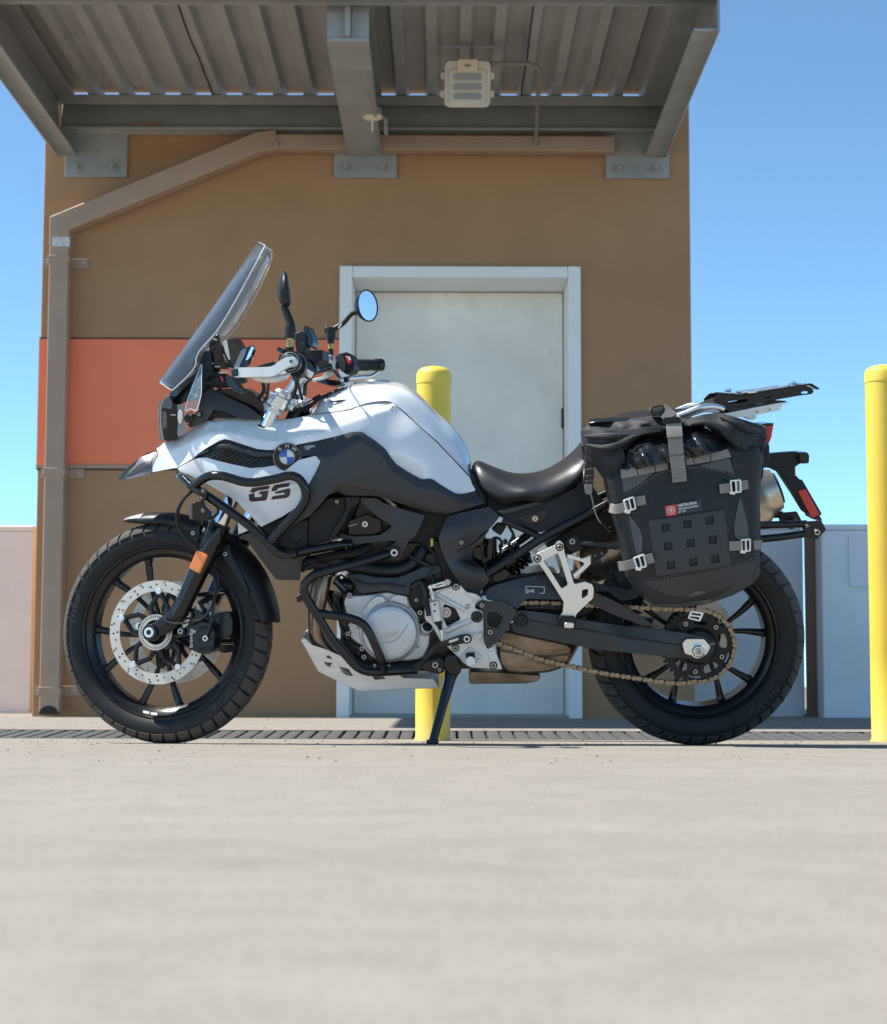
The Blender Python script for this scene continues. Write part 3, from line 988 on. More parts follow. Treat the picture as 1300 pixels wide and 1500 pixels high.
# ---- parapets
def wallbox(px0, px1, pyt, y, th, name, material, label, cap=True):
    xa, xb = W(px0, 900, y).x if px0 is not None else -30, W(px1, 900, y).x if px1 is not None else 30
    zt = W(((px0 or px1) + (px1 or px0)) / 2, pyt, y).z
    o = empty(name, ((xa + xb) / 2, y, 0), label, 'wall')
    l = o.location.copy()
    s = MB(); s.bb(xa, xb, y, y + th, -0.05, zt - 0.03); shift(s, l).build('panel', material, o, bevel=0.006)
    s = MB(); s.bb(xa, xb, y - 0.004, y + th + 0.02, zt - 0.029, zt); shift(s, l).build('coping', material, o, bevel=0.006)
    return o, l, zt
wallbox(None, 47, 770, 4.3, 0.2, 'parapet_wall', 'parapet', 'off white parapet wall left of the brown tower')
wallbox(1000, 1178, 767, 4.0, 0.18, 'parapet_wall', 'parapet_grey', 'pale parapet wall just right of the tower, seen behind the rear wheel')
po, pl_, pzt = wallbox(1205, None, 768, 3.7, 0.2, 'parapet_wall', 'parapet_grey', 'pale grey parapet wall behind the right bollard')
xa, xb = W(1243, 800, 3.7).x, W(1300, 800, 3.7).x
za, zb_ = W(1243, 860, 3.7).z, W(1243, 784, 3.7).z
s = MB(); lp = rc([(xa, za), (xb, za), (xb, zb_), (xa, zb_)], 0.02, 4)
s.prism([Vector((a, 3.692, b)) for a, b in lp], [Vector((a, 3.705, b)) for a, b in lp]); shift(s, pl_).build('access_panel', 'parapet_grey', po, bevel=0.002)
xa, xb = W(1183, 900, 3.85).x, W(1203, 900, 3.85).x
pp = empty('steel_post', ((xa + xb) / 2, 3.85, 0), 'brown steel post in the gap between the two right parapet walls', 'post')
s = MB(); s.bb(xa, xb, 3.85, 3.85 + (xb - xa), -0.02, W(1190, 772, 3.85).z); shift(s, pp.location.copy()).build('shaft', 'post', pp, bevel=0.006)
s = MB(); s.bb(xa - 0.012, xb + 0.012, 3.838, 3.862 + (xb - xa), -0.02, 0.012); shift(s, pp.location.copy()).build('base_plate', 'post', pp, bevel=0.003)

# ---- loose grit lying on the paving
MT['grit'] = mat('loose grit', (0.22, 0.20, 0.17), 0.9, var=0.5, vscale=6)
rg = random.Random(5)
gm_ = MB()
for i in range(1500):
    y = rg.choice((rg.uniform(-1.6, 0.7), rg.uniform(-0.5, 0.6), rg.uniform(1.3, 3.3)))
    x = rg.uniform(-2.6, 2.6)
    r_ = rg.choice((0.0012, 0.0016, 0.002, 0.0026, 0.0035)) * rg.uniform(.7, 1.2)
    c = Vector((x, y, gz(y) + r_ * .3))
    ax = [Vector((rg.uniform(.7, 1.4) * r_, 0, 0)), Vector((0, rg.uniform(.7, 1.4) * r_, 0)), Vector((0, 0, rg.uniform(.5, .9) * r_))]
    a0 = rg.uniform(0, 6)
    rt = Matrix.Rotation(a0, 3, 'Z')
    gm_.add([c + rt @ ax[0], c - rt @ ax[0], c + rt @ ax[1], c - rt @ ax[1], c + ax[2], c - ax[2]], [(0, 2, 4), (2, 1, 4), (1, 3, 4), (3, 0, 4), (2, 0, 5), (1, 2, 5), (3, 1, 5), (0, 3, 5)])
tag(gm_.build('grit', 'grit', angle=10), 'loose grit scattered over the concrete', 'grit', kind='stuff')
# small painted block on the wall under the ledger
s = MB(); a0, a1 = W(203, 178, WALL_Y - .03), W(236, 197, WALL_Y - .03)
s.bb(a0.x, a1.x, WALL_Y - 0.03, WALL_Y - 0.0005, a1.z, a0.z); shift(s, tower_loc).build('wall_block', 'spout', tower, bevel=0.003)
# ================================================================== the motorcycle
bike = bpy.data.objects.new('motorcycle', None)
bike.empty_display_size = 0.3
COL.objects.link(bike)
bike.matrix_world = BIKE_M
tag(bike, 'white and graphite adventure motorcycle leaning on its side stand', 'motorcycle')
NEAR = Vector((0, -1, 0))

RAKE = R(25); STEER = R(-17)
S_AX = Vector((math.sin(RAKE), 0, math.cos(RAKE)))
A_F = B(245, 926, 0)
A_R = B(1020, 934, 0)
S_ROT = Matrix.Rotation(STEER, 3, S_AX)
L_S = S_ROT @ NEAR                      # towards the rider's left, steered
F_S = S_ROT @ Vector((-1, 0, 0))        # forward, steered
D_S = -L_S
def S(px, py, t):
    """steered frame: point seen at (px, py), t left of the front wheel's mid plane"""
    d = lray(px, py)
    k = (t - (CAM_L - A_F).dot(L_S)) / d.dot(L_S)
    return CAM_L + d * k

def wheel_matrix(A, L):
    Y = -L
    X = Vector((1, 0, 0)); X = (X - Y * X.dot(Y)).normalized()
    Zv = X.cross(Y)
    M = Matrix((( X.x, Y.x, Zv.x, A.x), (X.y, Y.y, Zv.y, A.y), (X.z, Y.z, Zv.z, A.z), (0, 0, 0, 1)))
    return M
def tyre_radius(A, L, rcw):
    Aw = BIKE_M @ A
    Lw = BIKE_M.to_3x3() @ L
    return rcw + (Aw.z - BIKE_Z - rcw) / math.sqrt(1 - Lw.z ** 2)
M_F, M_R = wheel_matrix(A_F, L_S), wheel_matrix(A_R, NEAR)
R_F, R_R = tyre_radius(A_F, L_S, 0.05), tyre_radius(A_R, NEAR, 0.07)

def P(mb, name, material, parent=None, **k):
    return mb.build(name, material, bike if parent is None else parent, **k)

# ---- bolts
_b = MB(); _b.lathe([(0, -0.6), (1, -0.6), (1, 0.55), (0.9, 0.7), (0.55, 0.7), (0.5, 0.25), (0, 0.25)], (0, 0, 0), (0, -1, 0), 14)
def bolt_mesh(k):
    me = _b.mesh('bolt', k)
    me.materials.append(MT['seam'])  # socket faces get a near black colour as painted recess shade
    for p_ in me.polygons:
        if math.hypot(p_.center.x, p_.center.z) < 0.56: p_.material_index = 1
    return me
BOLT = {k: bolt_mesh(k) for k in ('steelbolt', 'darkbolt', 'alubright')}
_w = MB(); _w.lathe([(0, -0.3), (1, -0.3), (1, 0.12), (0.92, 0.2), (0, 0.2)], (0, 0, 0), (0, -1, 0), 18)
WASH = {k: _w.mesh('washer', k) for k in ('darkbolt', 'alubright', 'steelbolt', 'black')}
def bolt(p, r, material='steelbolt', parent=None, L=NEAR, meshes=BOLT, name='bolt'):
    q = Vector((0, -1, 0)).rotation_difference(L).to_matrix().to_4x4()
    M = Matrix.Translation(p) @ q @ Matrix.Diagonal((r, r, r, 1))
    par = bike if parent is None else parent
    o = bpy.data.objects.new(name, meshes[material]); COL.objects.link(o); o.parent = par; o.matrix_local = M
    return o
def pbolt(z, x, y, t, rpx, material='steelbolt', parent=None, ring=True, fn=B, L=NEAR):
    px, py = z((x, y))[0]
    p = fn(px, py, t)
    r = rpx * 5.3 / FPX
    if ring:
        bolt(p, r * 1.45, 'darkbolt', parent, L, WASH, 'washer')
    return bolt(p + L * r * 0.2, r, material, parent, L)

# ---- tyres
def tyre_prof(pts, Rr):
    k = Rr - pts[-1][0]
    return [(r + k * max(0, (r - pts[0][0]) / (pts[-1][0] - pts[0][0])), l) for r, l in pts]
PF = [(.247, .036), (.256, .047), (.270, .0535), (.286, .0535), (.297, .047), (.3065, .033), (.3125, .015), (.3145, 0)]
PR = [(.224, .058), (.236, .069), (.254, .0755), (.272, .0760), (.288, .068), (.301, .049), (.310, .023), (.313, 0)]
def tyre(name, pts, Rr, M, nblk, slant, label=None):
    pf = tyre_prof(pts, Rr - 0.0045)
    half = cr([(r, l, 0) for r, l in pf], 4)
    half = [(p[0], p[1]) for p in half]
    full = half + [(r, -l) for r, l in reversed(half[:-1])]
    inner = [(pf[0][0] - 0.004, -pf[0][1] * 0.9), (pf[0][0] - 0.004, pf[0][1] * 0.9)]
    mb = MB(); mb.lathe(full + inner, (0, 0, 0), (0, 1, 0), 120, closed=True)
    o = mb.build(name, 'rubber', bike, angle=40)
    o.matrix_local = M
    # moulded ridge rings on the sidewalls
    for rr, sw in ((1, 0.0010), (2.1, 0.0010)):
        pass
    # raised tread blocks following the casing
    def at(u):
        """u from 0 (crown) to 1 (rim): point and outward normal on the casing"""
        n = len(half) - 1
        i = (1 - u) * n
        a = min(n - 1, int(i)); f = i - a
        p0, p1 = Vector((half[a][0], half[a][1], 0)), Vector((half[a + 1][0], half[a + 1][1], 0))
        p = p0.lerp(p1, f); t = (p1 - p0).normalized()
        nrm = Vector((-t.y, t.x, 0))
        if nrm.dot(Vector((p.x - Rr + 0.06, p.y, 0))) < 0: nrm = -nrm
        return p, nrm
    def block(u0, u1, dw, sl, hgt):
        m = MB(); nu, na = 5, 3
        V = []; 
        for lift in (hgt, -0.003):
            for i in range(nu):
                u = u0 + (u1 - u0) * i / (nu - 1)
                p, nrm = at(abs(u))
                sgn = 1 if u >= 0 else -1
                p = p + nrm * (lift if lift < 0 else lift * (1.0 if 0 < i < nu - 1 else 0.85))
                for j in range(na):
                    a = dw * (j / (na - 1) - 0.5) * (1 if lift > 0 else 1.08) + sl * abs(u)
                    V.append(Vector((p.x * math.cos(a), sgn * -p.y, p.x * math.sin(a))))
        F = []
        o2 = nu * na
        for i in range(nu - 1):
            for j in range(na - 1):
                q = (i * na + j, i * na + j + 1, (i + 1) * na + j + 1, (i + 1) * na + j)
                F.append(q)
        edge = [i * na for i in range(nu)] + [(nu - 1) * na + j for j in range(1, na)] + [i * na + na - 1 for i in range(nu - 2, -1, -1)] + [j for j in range(na - 2, 0, -1)]
        for k in range(len(edge)):
            a, b = edge[k], edge[(k + 1) % len(edge)]
            F.append((a, a + o2, b + o2, b))
        m.add(V, F)
        return m.mesh('tread_block', 'tread', 30)
    w = 2 * math.pi / nblk
    um = 0.52 if name == 'front_tyre' else 0.50
    me_n = block(0.13, um, w * 0.80, slant, 0.0045)
    me_f = block(-0.13, -um, w * 0.80, slant, 0.0045)
    me_c = block(-0.105, 0.105, w * 0.86, 0, 0.0045)
    for i in range(nblk):
        a = w * i
        for me, da in ((me_n, 0), (me_f, w * 0.5), (me_c, w * 0.25)):
            link_copy(me, 'tread_block', o, Matrix.Rotation(a + da + random.uniform(-.002, .002), 4, 'Y'))
    return o
ty_f = tyre('front_tyre', PF, R_F, M_F, 46, 0.10)
ty_r = tyre('rear_tyre', PR, R_R, M_R, 42, 0.16)

def sidewall_text(s, tyre_o, r, lat, ang, size, inward=False):
    """letters one by one round the near sidewall; ang is the middle, degrees anticlockwise in the photo"""
    adv = size * 0.66 / r
    n = len(s)
    for i, chn in enumerate(s):
        if chn == ' ': continue
        a = R(ang) + adv * (i - (n - 1) / 2)
        d = Vector((math.cos(a), 0, math.sin(a))); tn = Vector((-math.sin(a), 0, math.cos(a)))
        O = d * (r + size * 0.36) + Vector((0, -lat, 0))
        text(chn, size, 'emboss', O, tn, -d, tyre_o, ext=0.0007, align='CENTER', sx=0.9)
sidewall_text('MICHELIN', ty_f, 0.276, 0.0545, -38, 0.026)
sidewall_text('110/80 R 19', ty_f, 0.276, 0.0545, -78, 0.013)
sidewall_text('ANAKEE', ty_f, 0.276, 0.0545, 166, 0.022)
sidewall_text('MICHELIN', ty_r, 0.264, 0.0772, -48, 0.030)
sidewall_text('150/70 R 17', ty_r, 0.264, 0.0772, -98, 0.015)

# ---- wheels
def wheel(name, M, rl, wl, rin, angs, spread, hub_r, hub_w):
    mb = MB()
    prof = [(rl, wl), (rl + 0.001, wl + 0.003), (rl - 0.004, wl + 0.005), (rl - 0.009, wl + 0.001), (rl - 0.011, wl - 0.004), (rl - 0.022, wl - 0.010), (rin + 0.006, wl - 0.015), (rin, wl - 0.022), (rin - 0.001, 0)]
    back = [(r, -l) for r, l in reversed(prof[:-1])]
    mb.lathe(prof + back + [(rl - 0.006, -wl + 0.004), (rl - 0.006, wl - 0.004)], (0, 0, 0), (0, 1, 0), 96, closed=True)
    o = mb.build(name, 'black', bike, angle=30); o.matrix_local = M
    h = MB(); h.lathe([(0, hub_w), (hub_r * 0.8, hub_w), (hub_r, hub_w - 0.006), (hub_r * 0.86, hub_w * 0.4), (hub_r * 0.86, -hub_w * 0.4), (hub_r, -hub_w + 0.006), (hub_r * 0.8, -hub_w), (0, -hub_w)], (0, 0, 0), (0, 1, 0), 40)
    h.build('hub', 'black', o)
    for c in angs:
        s = MB()
        def pt(r, a): return Vector((r * math.cos(R(a)), 0, r * math.sin(R(a))))
        for sg in (-1, 1):
            pts = cr([tuple(pt(hub_r * 0.7, c)), tuple(pt(hub_r + 0.018, c + sg * 5)), tuple(pt((hub_r + rin) * 0.55, c + sg * spread * 0.72)), tuple(pt(rin + 0.003, c + sg * spread))], 6)
            n = len(pts)
            rad = [0.0112 - 0.0042 * math.sin(math.pi * min(1, i / (n - 1) * 1.15)) + (0.005 if i == n - 1 else 0) for i in range(n)]
            s.tube([Vector(p) for p in pts], rad, 10, flat=1.0, up=(0, 1, 0))
        s.build('spoke', 'black', o)
    return o
wf = wheel('front_wheel', M_F, 0.252, 0.040, 0.219, (122, 194, 266, 338, 50), 16, 0.044, 0.052)
wr_ = wheel('rear_wheel', M_R, 0.229, 0.060, 0.196, (19, -53, -125, 163, 91), 15, 0.055, 0.07)
# rim decals
for (M, o, a, r, lt) in ((M_F, wf, 262, 0.2375, 0.040), (M_F, wf, 256, 0.2375, 0.040), (M_R, wr_, 24, 0.2175, 0.0600)):
    s = MB(); s.lathe([(r - 0.0035, lt - 0.0085), (r - 0.0035, lt - 0.0072), (r + 0.003, lt - 0.0040), (r + 0.003, lt - 0.0055)], (0, 0, 0), (0, -1, 0), 4, closed=True, a0=0, a1=0.085)
    so = s.build('rim_decal', 'print', o); 
    # turn the short arc to its place
    x_, y_ = perp(Vector((0, -1, 0))); base = math.degrees(math.atan2(x_.z, x_.x))
    so.matrix_local = Matrix.Rotation(-R(a - base), 4, 'Y')

# ---- brake discs
def disc(r0, r1, lat, nh, M, name='brake_disc', hole=0.0036, rows=3, th=0.0045, A=None):
    outer = circ(0, 0, r1, 90); inner = circ(0, 0, r0, 80)
    holes = []
    for i in range(nh):
        a = 2 * math.pi * i / nh
        grp = i % 3
        for k in range(2):
            rr = r0 + (r1 - r0) * ((0.22, 0.42, 0.62)[grp] if k == 0 else (0.62, 0.82, 0.84)[grp])
            if k == 1 and grp == 1: continue
            aa = a + (0.03 if k else 0)
            holes.append(circ(rr * math.cos(aa), rr * math.sin(aa), hole, 8))
    pts, tris = fill([outer, inner] + holes)
    n = len(pts); mb = MB()
    V = [Vector((x, -lat - th / 2, z)) for x, z in pts] + [Vector((x, -lat + th / 2, z)) for x, z in pts]
    mb.add(V, [tuple(t) for t in tris] + [tuple(i + n for i in reversed(t)) for t in tris] + rim(tris, n))
    o = mb.build(name, 'disc', bike, angle=30); o.matrix_local = M
    return o
for lat in (0.066, -0.066):
    d = disc(0.119, 0.150, lat, 36, M_F)
    sg = 1 if lat > 0 else -1
    ca = MB()
    for k in range(5):
        a = R(88 + 72 * k if lat > 0 else 100 + 72 * k)
        def pt(r, da): return Vector((r * math.cos(a + da), -lat + 0.004 * sg, r * math.sin(a + da)))
        for da in (-0.34, 0.34):
            ca.tube([pt(0.042, da * 1.5), pt(0.08, da * 1.0), pt(0.117, 0.0)], [0.010, 0.0075, 0.008], 8)
    ca.lathe([(0.034, -0.012), (0.052, -0.012), (0.056, 0), (0.052, 0.012), (0.034, 0.012)], (0, -lat + 0.006 * sg, 0), (0, 1, 0), 40, closed=True)
    ca.build('disc_carrier', 'black', d)
    for k in range(5):
        a = R(88 + 72 * k if lat > 0 else 100 + 72 * k)
        lug = MB(); lug.lathe([(0, 0.008), (0.0085, 0.008), (0.0105, 0.005), (0.0105, -0.006), (0, -0.006)], Vector((0.119 * math.cos(a), -lat, 0.119 * math.sin(a))), (0, -sg, 0), 14)
        lug.lathe([(0, 0.0095), (0.0045, 0.0095), (0.0045, 0.008)], Vector((0.119 * math.cos(a), -lat, 0.119 * math.sin(a))), (0, -sg, 0), 10)
        lug.build('disc_button', 'alubright', d)
# sensor ring
sr = MB(); k = 44
V = []; F = []
outer = circ(0, 0, 0.0515, 120); holes = [circ(0, 0, 0.036, 60)]
for i in range(k):
    a = 2 * math.pi * i / k; da = 0.032
    holes.append([(r * math.cos(a + q), r * math.sin(a + q)) for r, q in ((0.042, -da), (0.049, -da), (0.049, da), (0.042, da))])
pts, tris = fill([outer] + holes); n = len(pts)
sr.add([Vector((x, -0.083, z)) for x, z in pts] + [Vector((x, -0.079, z)) for x, z in pts], [tuple(t) for t in tris] + [tuple(i + n for i in reversed(t)) for t in tris] + rim(tris, n))
o = sr.build('sensor_ring', 'disc', bike); o.matrix_local = M_F
rd = disc(0.085, 0.122, -0.085, 30, M_R, hole=0.003)
rc_ = MB(); rc_.lathe([(0.05, 0.07), (0.062, 0.07), (0.09, 0.088), (0.088, 0.092), (0.05, 0.09)], (0, 0, 0), (0, 1, 0), 40, closed=True); rc_.build('disc_carrier', 'black', rd)

# ---- fork
Q = {1: S(271.7, 880, 0.098)}
Q[-1] = Q[1] - L_S * 0.196
def along(side, px_y):
    """point on a fork leg at the height seen at photo row px_y"""
    lo, hi = -0.5, 1.2
    for _ in range(40):
        m = (lo + hi) / 2
        p = BIKE_M @ (Q[side] + S_AX * m)
        d = CAM_ROT.transposed() @ (p - CAM_POS)
        if 750 - d.y / -d.z * FPX > px_y: lo = m
        else: hi = m
    return (lo + hi) / 2
FWD = (F_S - S_AX * F_S.dot(S_AX)).normalized()
k_sl = along(1, 770); k_top = along(1, 590); k_bot = along(1, 905)
fork_parts = {}
for sd in (1, -1):
    q = Q[sd]
    sl = MB()
    axl = A_F + L_S * (sd * 0.098)
    b0 = q + S_AX * k_bot
    rr = [0.022, 0.026, 0.0255, 0.0265, 0.0285, 0.0305, 0.0315, 0.029]
    ks = [k_bot, k_bot + 0.02, k_bot + 0.06, along(1, 860), along(1, 830), along(1, 800), k_sl - 0.004, k_sl]
    sl.tube([q + S_AX * k for k in ks], rr, 22)
    so = P(sl, 'fork_slider', 'gloss')
    cl = MB()
    cl.tube([b0 + S_AX * 0.055, b0 + FWD * 0.006, b0.lerp(axl, 0.6), axl + FWD * 0.002], [0.0265, 0.028, 0.025, 0.022], 14, flat=0.8, up=L_S)
    cl.lathe([(0, 0.026), (0.021, 0.026), (0.025, 0.020), (0.025, -0.022), (0, -0.022)], axl, L_S * sd, 28)
    P(cl, 'axle_clamp', 'black', so)
    nt = MB(); nt.lathe([(0, 0.020), (0.0075, 0.020), (0.0075, 0.030), (0.0145, 0.030), (0.0155, 0.027), (0.0155, 0.02)], axl, L_S * sd, 24)
    P(nt, 'axle_bolt', 'alubright', so)
    st = MB(); st.tube([q + S_AX * (k_sl - 0.02), q + S_AX * (k_top + 0.03)], 0.0205, 22)
    P(st, 'fork_tube', 'chrome')
    ds_ = MB(); ds_.lathe([(0.0208, 0.0), (0.030, 0.0), (0.0305, -0.006), (0.0208, -0.008)], q + S_AX * (k_sl + 0.006), S_AX, 24); P(ds_, 'dust_seal', 'rubber', so)
# amber reflector
rf_ = rc(Z3((555, 1065), (626, 1096), (571, 1216), (507, 1180)), 2.2, 3)
s = MB(); s.plate(rf_, 0.132, 0.012, S, D_S); rfo = P(s, 'side_reflector', 'amber', bevel=0.0015)
inn = rc(Z3((563, 1080), (613, 1101), (567, 1200), (518, 1174)), 1.5, 2)
s = MB(); s.plate(inn, 0.1328, 0.002, S, D_S); P(s, 'lens_face', 'amber', rfo)

# front caliper, near side, and its twin on the far side
def caliper(sd):
    t = 0.088
    body = rc(Z5((745, 655), (800, 628), (850, 640), (872, 690), (868, 770), (850, 805), (800, 812), (745, 790), (733, 740)), 3, 3)
    mb = MB(); mb.plate(body, t + 0.022, 0.055, S, D_S)
    far = rc(Z5((860, 590), (950, 575), (968, 620), (968, 700), (930, 730), (872, 720)), 3, 3)
    mb.plate(far, t - 0.012, 0.05, S, D_S)
    arm = rc(Z5((700, 560), (760, 560), (880, 640), (860, 700), (760, 690), (690, 720), (665, 690), (690, 650), (715, 610)), 3, 3)
    mb2 = MB(); mb2.plate(arm, t - 0.004, 0.016, S, D_S)
    if sd < 0:
        for m in (mb, mb2):
            m.v = [p - L_S * (2 * (p - A_F).dot(L_S)) for p in m.v]
            m.f = [tuple(reversed(f)) for f in m.f]
    o = P(mb, 'brake_caliper', 'black', bevel=0.004, seg=3)
    P(mb2, 'caliper_bracket', 'black', o, bevel=0.002)
    if sd > 0:
        for (x, y, r) in ((733, 595, 4.0), (690, 686, 4.2)):
            pbolt(Z5, x, y, t + 0.004, r, 'steelbolt', o, fn=S, L=L_S)
        pbolt(Z5, 825, 725, t + 0.024, 4.2, 'alubright', o, ring=False, fn=S, L=L_S)
        O = S(*Z5((753, 775))[0], t + 0.0235)
        text('brembo', 0.0155, 'print', O, Vector((0, 0, 1)), Vector((-1, 0, 0)), o, sx=1.1)
        c = MB(); px, py = Z5((760, 688))[0]; pp_ = S(px, py, t + 0.0228)
        c.lathe([(0.0035, 0), (0.0052, 0), (0.0052, 0.001), (0.0035, 0.001)], pp_, L_S, 16, closed=True); P(c, 'emblem', 'print', o)
        c = MB(); c.lathe([(0.001, 0), (0.0022, 0), (0.0022, 0.001), (0.001, 0.001)], pp_, L_S, 10, closed=True); P(c, 'emblem', 'print', o)
        for y in (672, 735, 785):
            rb_ = MB(); rb_.tube([S(*p, t + 0.022) for p in Z5((790, y), (862, y - 8))], .0042, 8); P(rb_, 'caliper_rib', 'black', o)
        pin = MB(); pin.cyl(S(*Z5((752, 640))[0], t + .012), S(*Z5((800, 622))[0], t + .012), .005, .005, 10); P(pin, 'caliper_pin', 'darkbolt', o)
        pbolt(Z5, 848, 790, t + 0.02, 2.4, 'darkbolt', o, fn=S, L=L_S); pbolt(Z5, 905, 640, t - 0.01, 2.4, 'darkbolt', o, fn=S, L=L_S)
        lk = MB(); lk.plate(rc(Z5((712, 625), (735, 618), (728, 650), (700, 672), (695, 655)), 2, 2), t + 0.002, 0.006, S, D_S); P(lk, 'bracket_link', 'alu', o)
    return o
caliper(1); caliper(-1)

# hoses at the front
def hose(pts, r, material='hose', name='hose', fn=B, k=6, n=8):
    mb = MB(); q = cr([tuple(fn(*p)) for p in pts], k)
    mb.tube([Vector(p) for p in q], r, n)
    return P(mb, name, material)
hose(Z5((825, 722, .112), (838, 690, .116), (850, 640, .115), (872, 520, .11), (888, 430, .105), (882, 360, .10), (850, 320, .09), (850, 250, .06)), 0.0042, name='brake_hose', fn=S)
hose(Z5((745, 633, .115), (800, 620, .118), (845, 570, .118), (872, 480, .114), (872, 400, .11), (845, 330, .10)), 0.003, name='sensor_cable', fn=S)
hose(Z5((590, 608, .125), (620, 635, .131), (680, 645, .129), (745, 633, .115)), 0.0028, name='sensor_cable', fn=S)
b_ = MB(); b_.plate(rc(Z5((765, 480), (900, 462), (905, 475), (770, 500)), 2, 2), 0.06, 0.05, S, D_S); P(b_, 'fender_stay', 'black')

# ---- front mudguard: an arch over the tyre
def mudguard():
    def prof(ang, ro, ri, w):
        d = Vector((math.cos(R(ang)), 0, math.sin(R(ang))))
        pts = []
        for l, r in ((-1.0, ri), (-0.96, ri + (ro - ri) * 0.45), (-0.72, ro - 0.008), (-0.35, ro - 0.001), (0, ro), (0.35, ro - 0.001), (0.72, ro - 0.008), (0.96, ri + (ro - ri) * 0.45), (1.0, ri)):
            pts.append(d * r + Vector((0, -l * w, 0)))
        return pts
    front = [(112.5, .357, .350, .018), (110, .357, .342, .035), (104, .3545, .328, .046), (97, .352, .318, .056), (88, .349, .314, .062), (76, .346, .308, .066), (66, .344, .300, .068)]
    rear = [(66, .344, .300, .068), (58, .343, .292, .070), (48, .343, .286, .070), (38, .344, .290, .070), (28, .344, .296, .069), (18, .344, .304, .067), (9, .344, .312, .064), (5, .344, .316, .060)]
    o = None
    for nm, rows in (('mudguard', front), ('mudguard_flap', rear)):
        rr = cr([r for r in rows], 5)
        mb = MB(); mb.loft([prof(*r) for r in rr], cap=False)
        if o is None:
            o = mb.build(nm, 'plastic', bike, solid=0.0035, angle=50); o.matrix_local = M_F
        else:
            f = mb.build(nm, 'plastic', o, solid=0.0035, angle=50)
    # white tip
    mb = MB(); mb.loft([[p * 1.0 + p.normalized() * 0.0026 for p in prof(*r)][1:8] for r in cr(front[:3] + [(100, .353, .322, .052)], 5)[:14]], cap=False)
    mb.build('tip_decal', 'white', o, solid=0.001)
    return o
mg = mudguard()
inv = M_F.inverted()
for (x, y) in ((757, 152), (931, 266)):
    px, py = Z5((x, y))[0]
    p = S(px, py, 0.0725)
    bolt(inv @ p, 0.0062, 'steelbolt', mg, NEAR); 
pl_m = MB(); pl_m.plate(rc(Z5((905, 215), (950, 210), (965, 270), (1010, 350), (1060, 470), (1045, 490), (985, 390), (905, 270)), 3, 2), 0.075, 0.006, S, D_S); P(pl_m, 'mudguard_stay', 'plastic', bevel=0.002)
pl_m = MB(); pl_m.plate(rc(Z5((735, 120), (790, 110), (790, 180), (765, 212), (735, 190)), 3, 2), 0.072, 0.004, S, D_S); P(pl_m, 'mudguard_stay', 'plastic', bevel=0.001)
# ================================================================== bodywork
def pair(mb, name, material, near_label=None, parent=None, far=True, **k):
    """a panel on the near side and its mirror twin on the far side"""
    o = P(mb, name, material, parent, **k)
    if far:
        P(mb.mirrored(), name, material, parent, **k)
    return o
def C(z, *pts):
    return [tuple(p) for p in z(*pts)]

# ---- inner core so that no gap shows through the bike
core = MB()
core.plate(rc(C(Z3, (900, 330), (1250, 250)) + C(Z4, (300, 260), (700, 420), (980, 700), (900, 850), (400, 800), (300, 1050), (0, 1000)) + C(Z3, (1130, 900), (1000, 650)), 6, 2), 0.095, 0.19)
P(core, 'inner_core', 'plastic', bevel=0.01)

# ---- white nose and side fairing
top = C(Z3, (300, 416), (350, 382), (430, 352), (480, 332), (520, 302), (560, 274), (600, 254), (640, 243), (700, 237), (760, 236), (860, 239), (950, 241), (1050, 240), (1150, 232), (1230, 218)) + \
      C(Z4, (62, 294), (130, 286), (200, 279), (280, 270), (330, 261), (365, 244), (400, 227), (440, 218), (480, 214), (530, 211), (560, 212), (590, 221), (615, 240), (640, 265), (740, 355), (850, 453), (960, 567), (1040, 652), (1079, 695), (1092, 735), (1112, 768))
bot = C(Z4, (1108, 775), (1075, 785), (1040, 793), (1010, 795), (980, 788), (930, 760), (880, 728), (845, 703), (820, 696), (790, 701), (765, 699), (700, 663), (650, 632), (612, 606), (590, 580), (570, 553), (555, 528), (540, 509), (480, 459), (430, 427), (405, 408), (380, 400), (330, 402), (250, 424), (100, 459), (0, 478)) + \
      C(Z3, (1150, 412), (1060, 428), (1010, 430), (940, 423), (850, 394), (760, 364), (735, 360), (700, 370), (650, 399), (600, 429), (562, 457), (541, 477), (480, 515), (430, 542), (350, 556), (264, 573), (285, 520), (316, 460))
def above(poly):
    """how far (px) a point lies above a line drawn left to right; negative below"""
    xs_ = [p[0] for p in poly]; ys_ = [p[1] for p in poly]
    def f(x, y): return (float(np.interp(x, xs_, ys_)) - y) * 0.8
    return f
BASE1 = tps(C(Z3, (264, 573, .040), (290, 490, .040), (400, 430, .062), (430, 542, .086), (480, 395, .080), (541, 477, .120), (560, 360, .116), (640, 325, .148), (735, 360, .174), (760, 318, .172), (880, 345, .178), (940, 425, .188), (1060, 428, .194), (1060, 378, .190)) +
            C(Z4, (0, 478, .199), (0, 425, .196), (250, 424, .202), (270, 355, .194), (380, 400, .199), (380, 315, .184), (480, 277, .164), (560, 258, .142), (430, 427, .197), (540, 509, .193), (612, 606, .188), (765, 699, .172), (845, 703, .166), (980, 788, .142), (1108, 775, .117), (1079, 695, .113), (960, 567, .123), (850, 453, .129), (640, 265, .125), (560, 380, .170), (640, 480, .178), (720, 400, .150), (800, 560, .160), (900, 650, .148)), 1e-4)
SHOULDER = above(C(Z3, (264, 505), (290, 480), (400, 425), (480, 392), (560, 355), (640, 325), (760, 318), (880, 345), (1000, 370), (1100, 374)) + C(Z4, (0, 425), (150, 394), (270, 355), (380, 315), (480, 277), (560, 255), (600, 222), (1200, 222)))
def T_P1(x, y):
    return BASE1(x, y) - max(0, SHOULDER(x, y)) * 0.0031
mb = MB(); mb.skin(top + bot, T_P1, 0.008, step=4)
P1 = pair(mb, 'side_fairing', 'white', angle=48, bevel=0.0012)
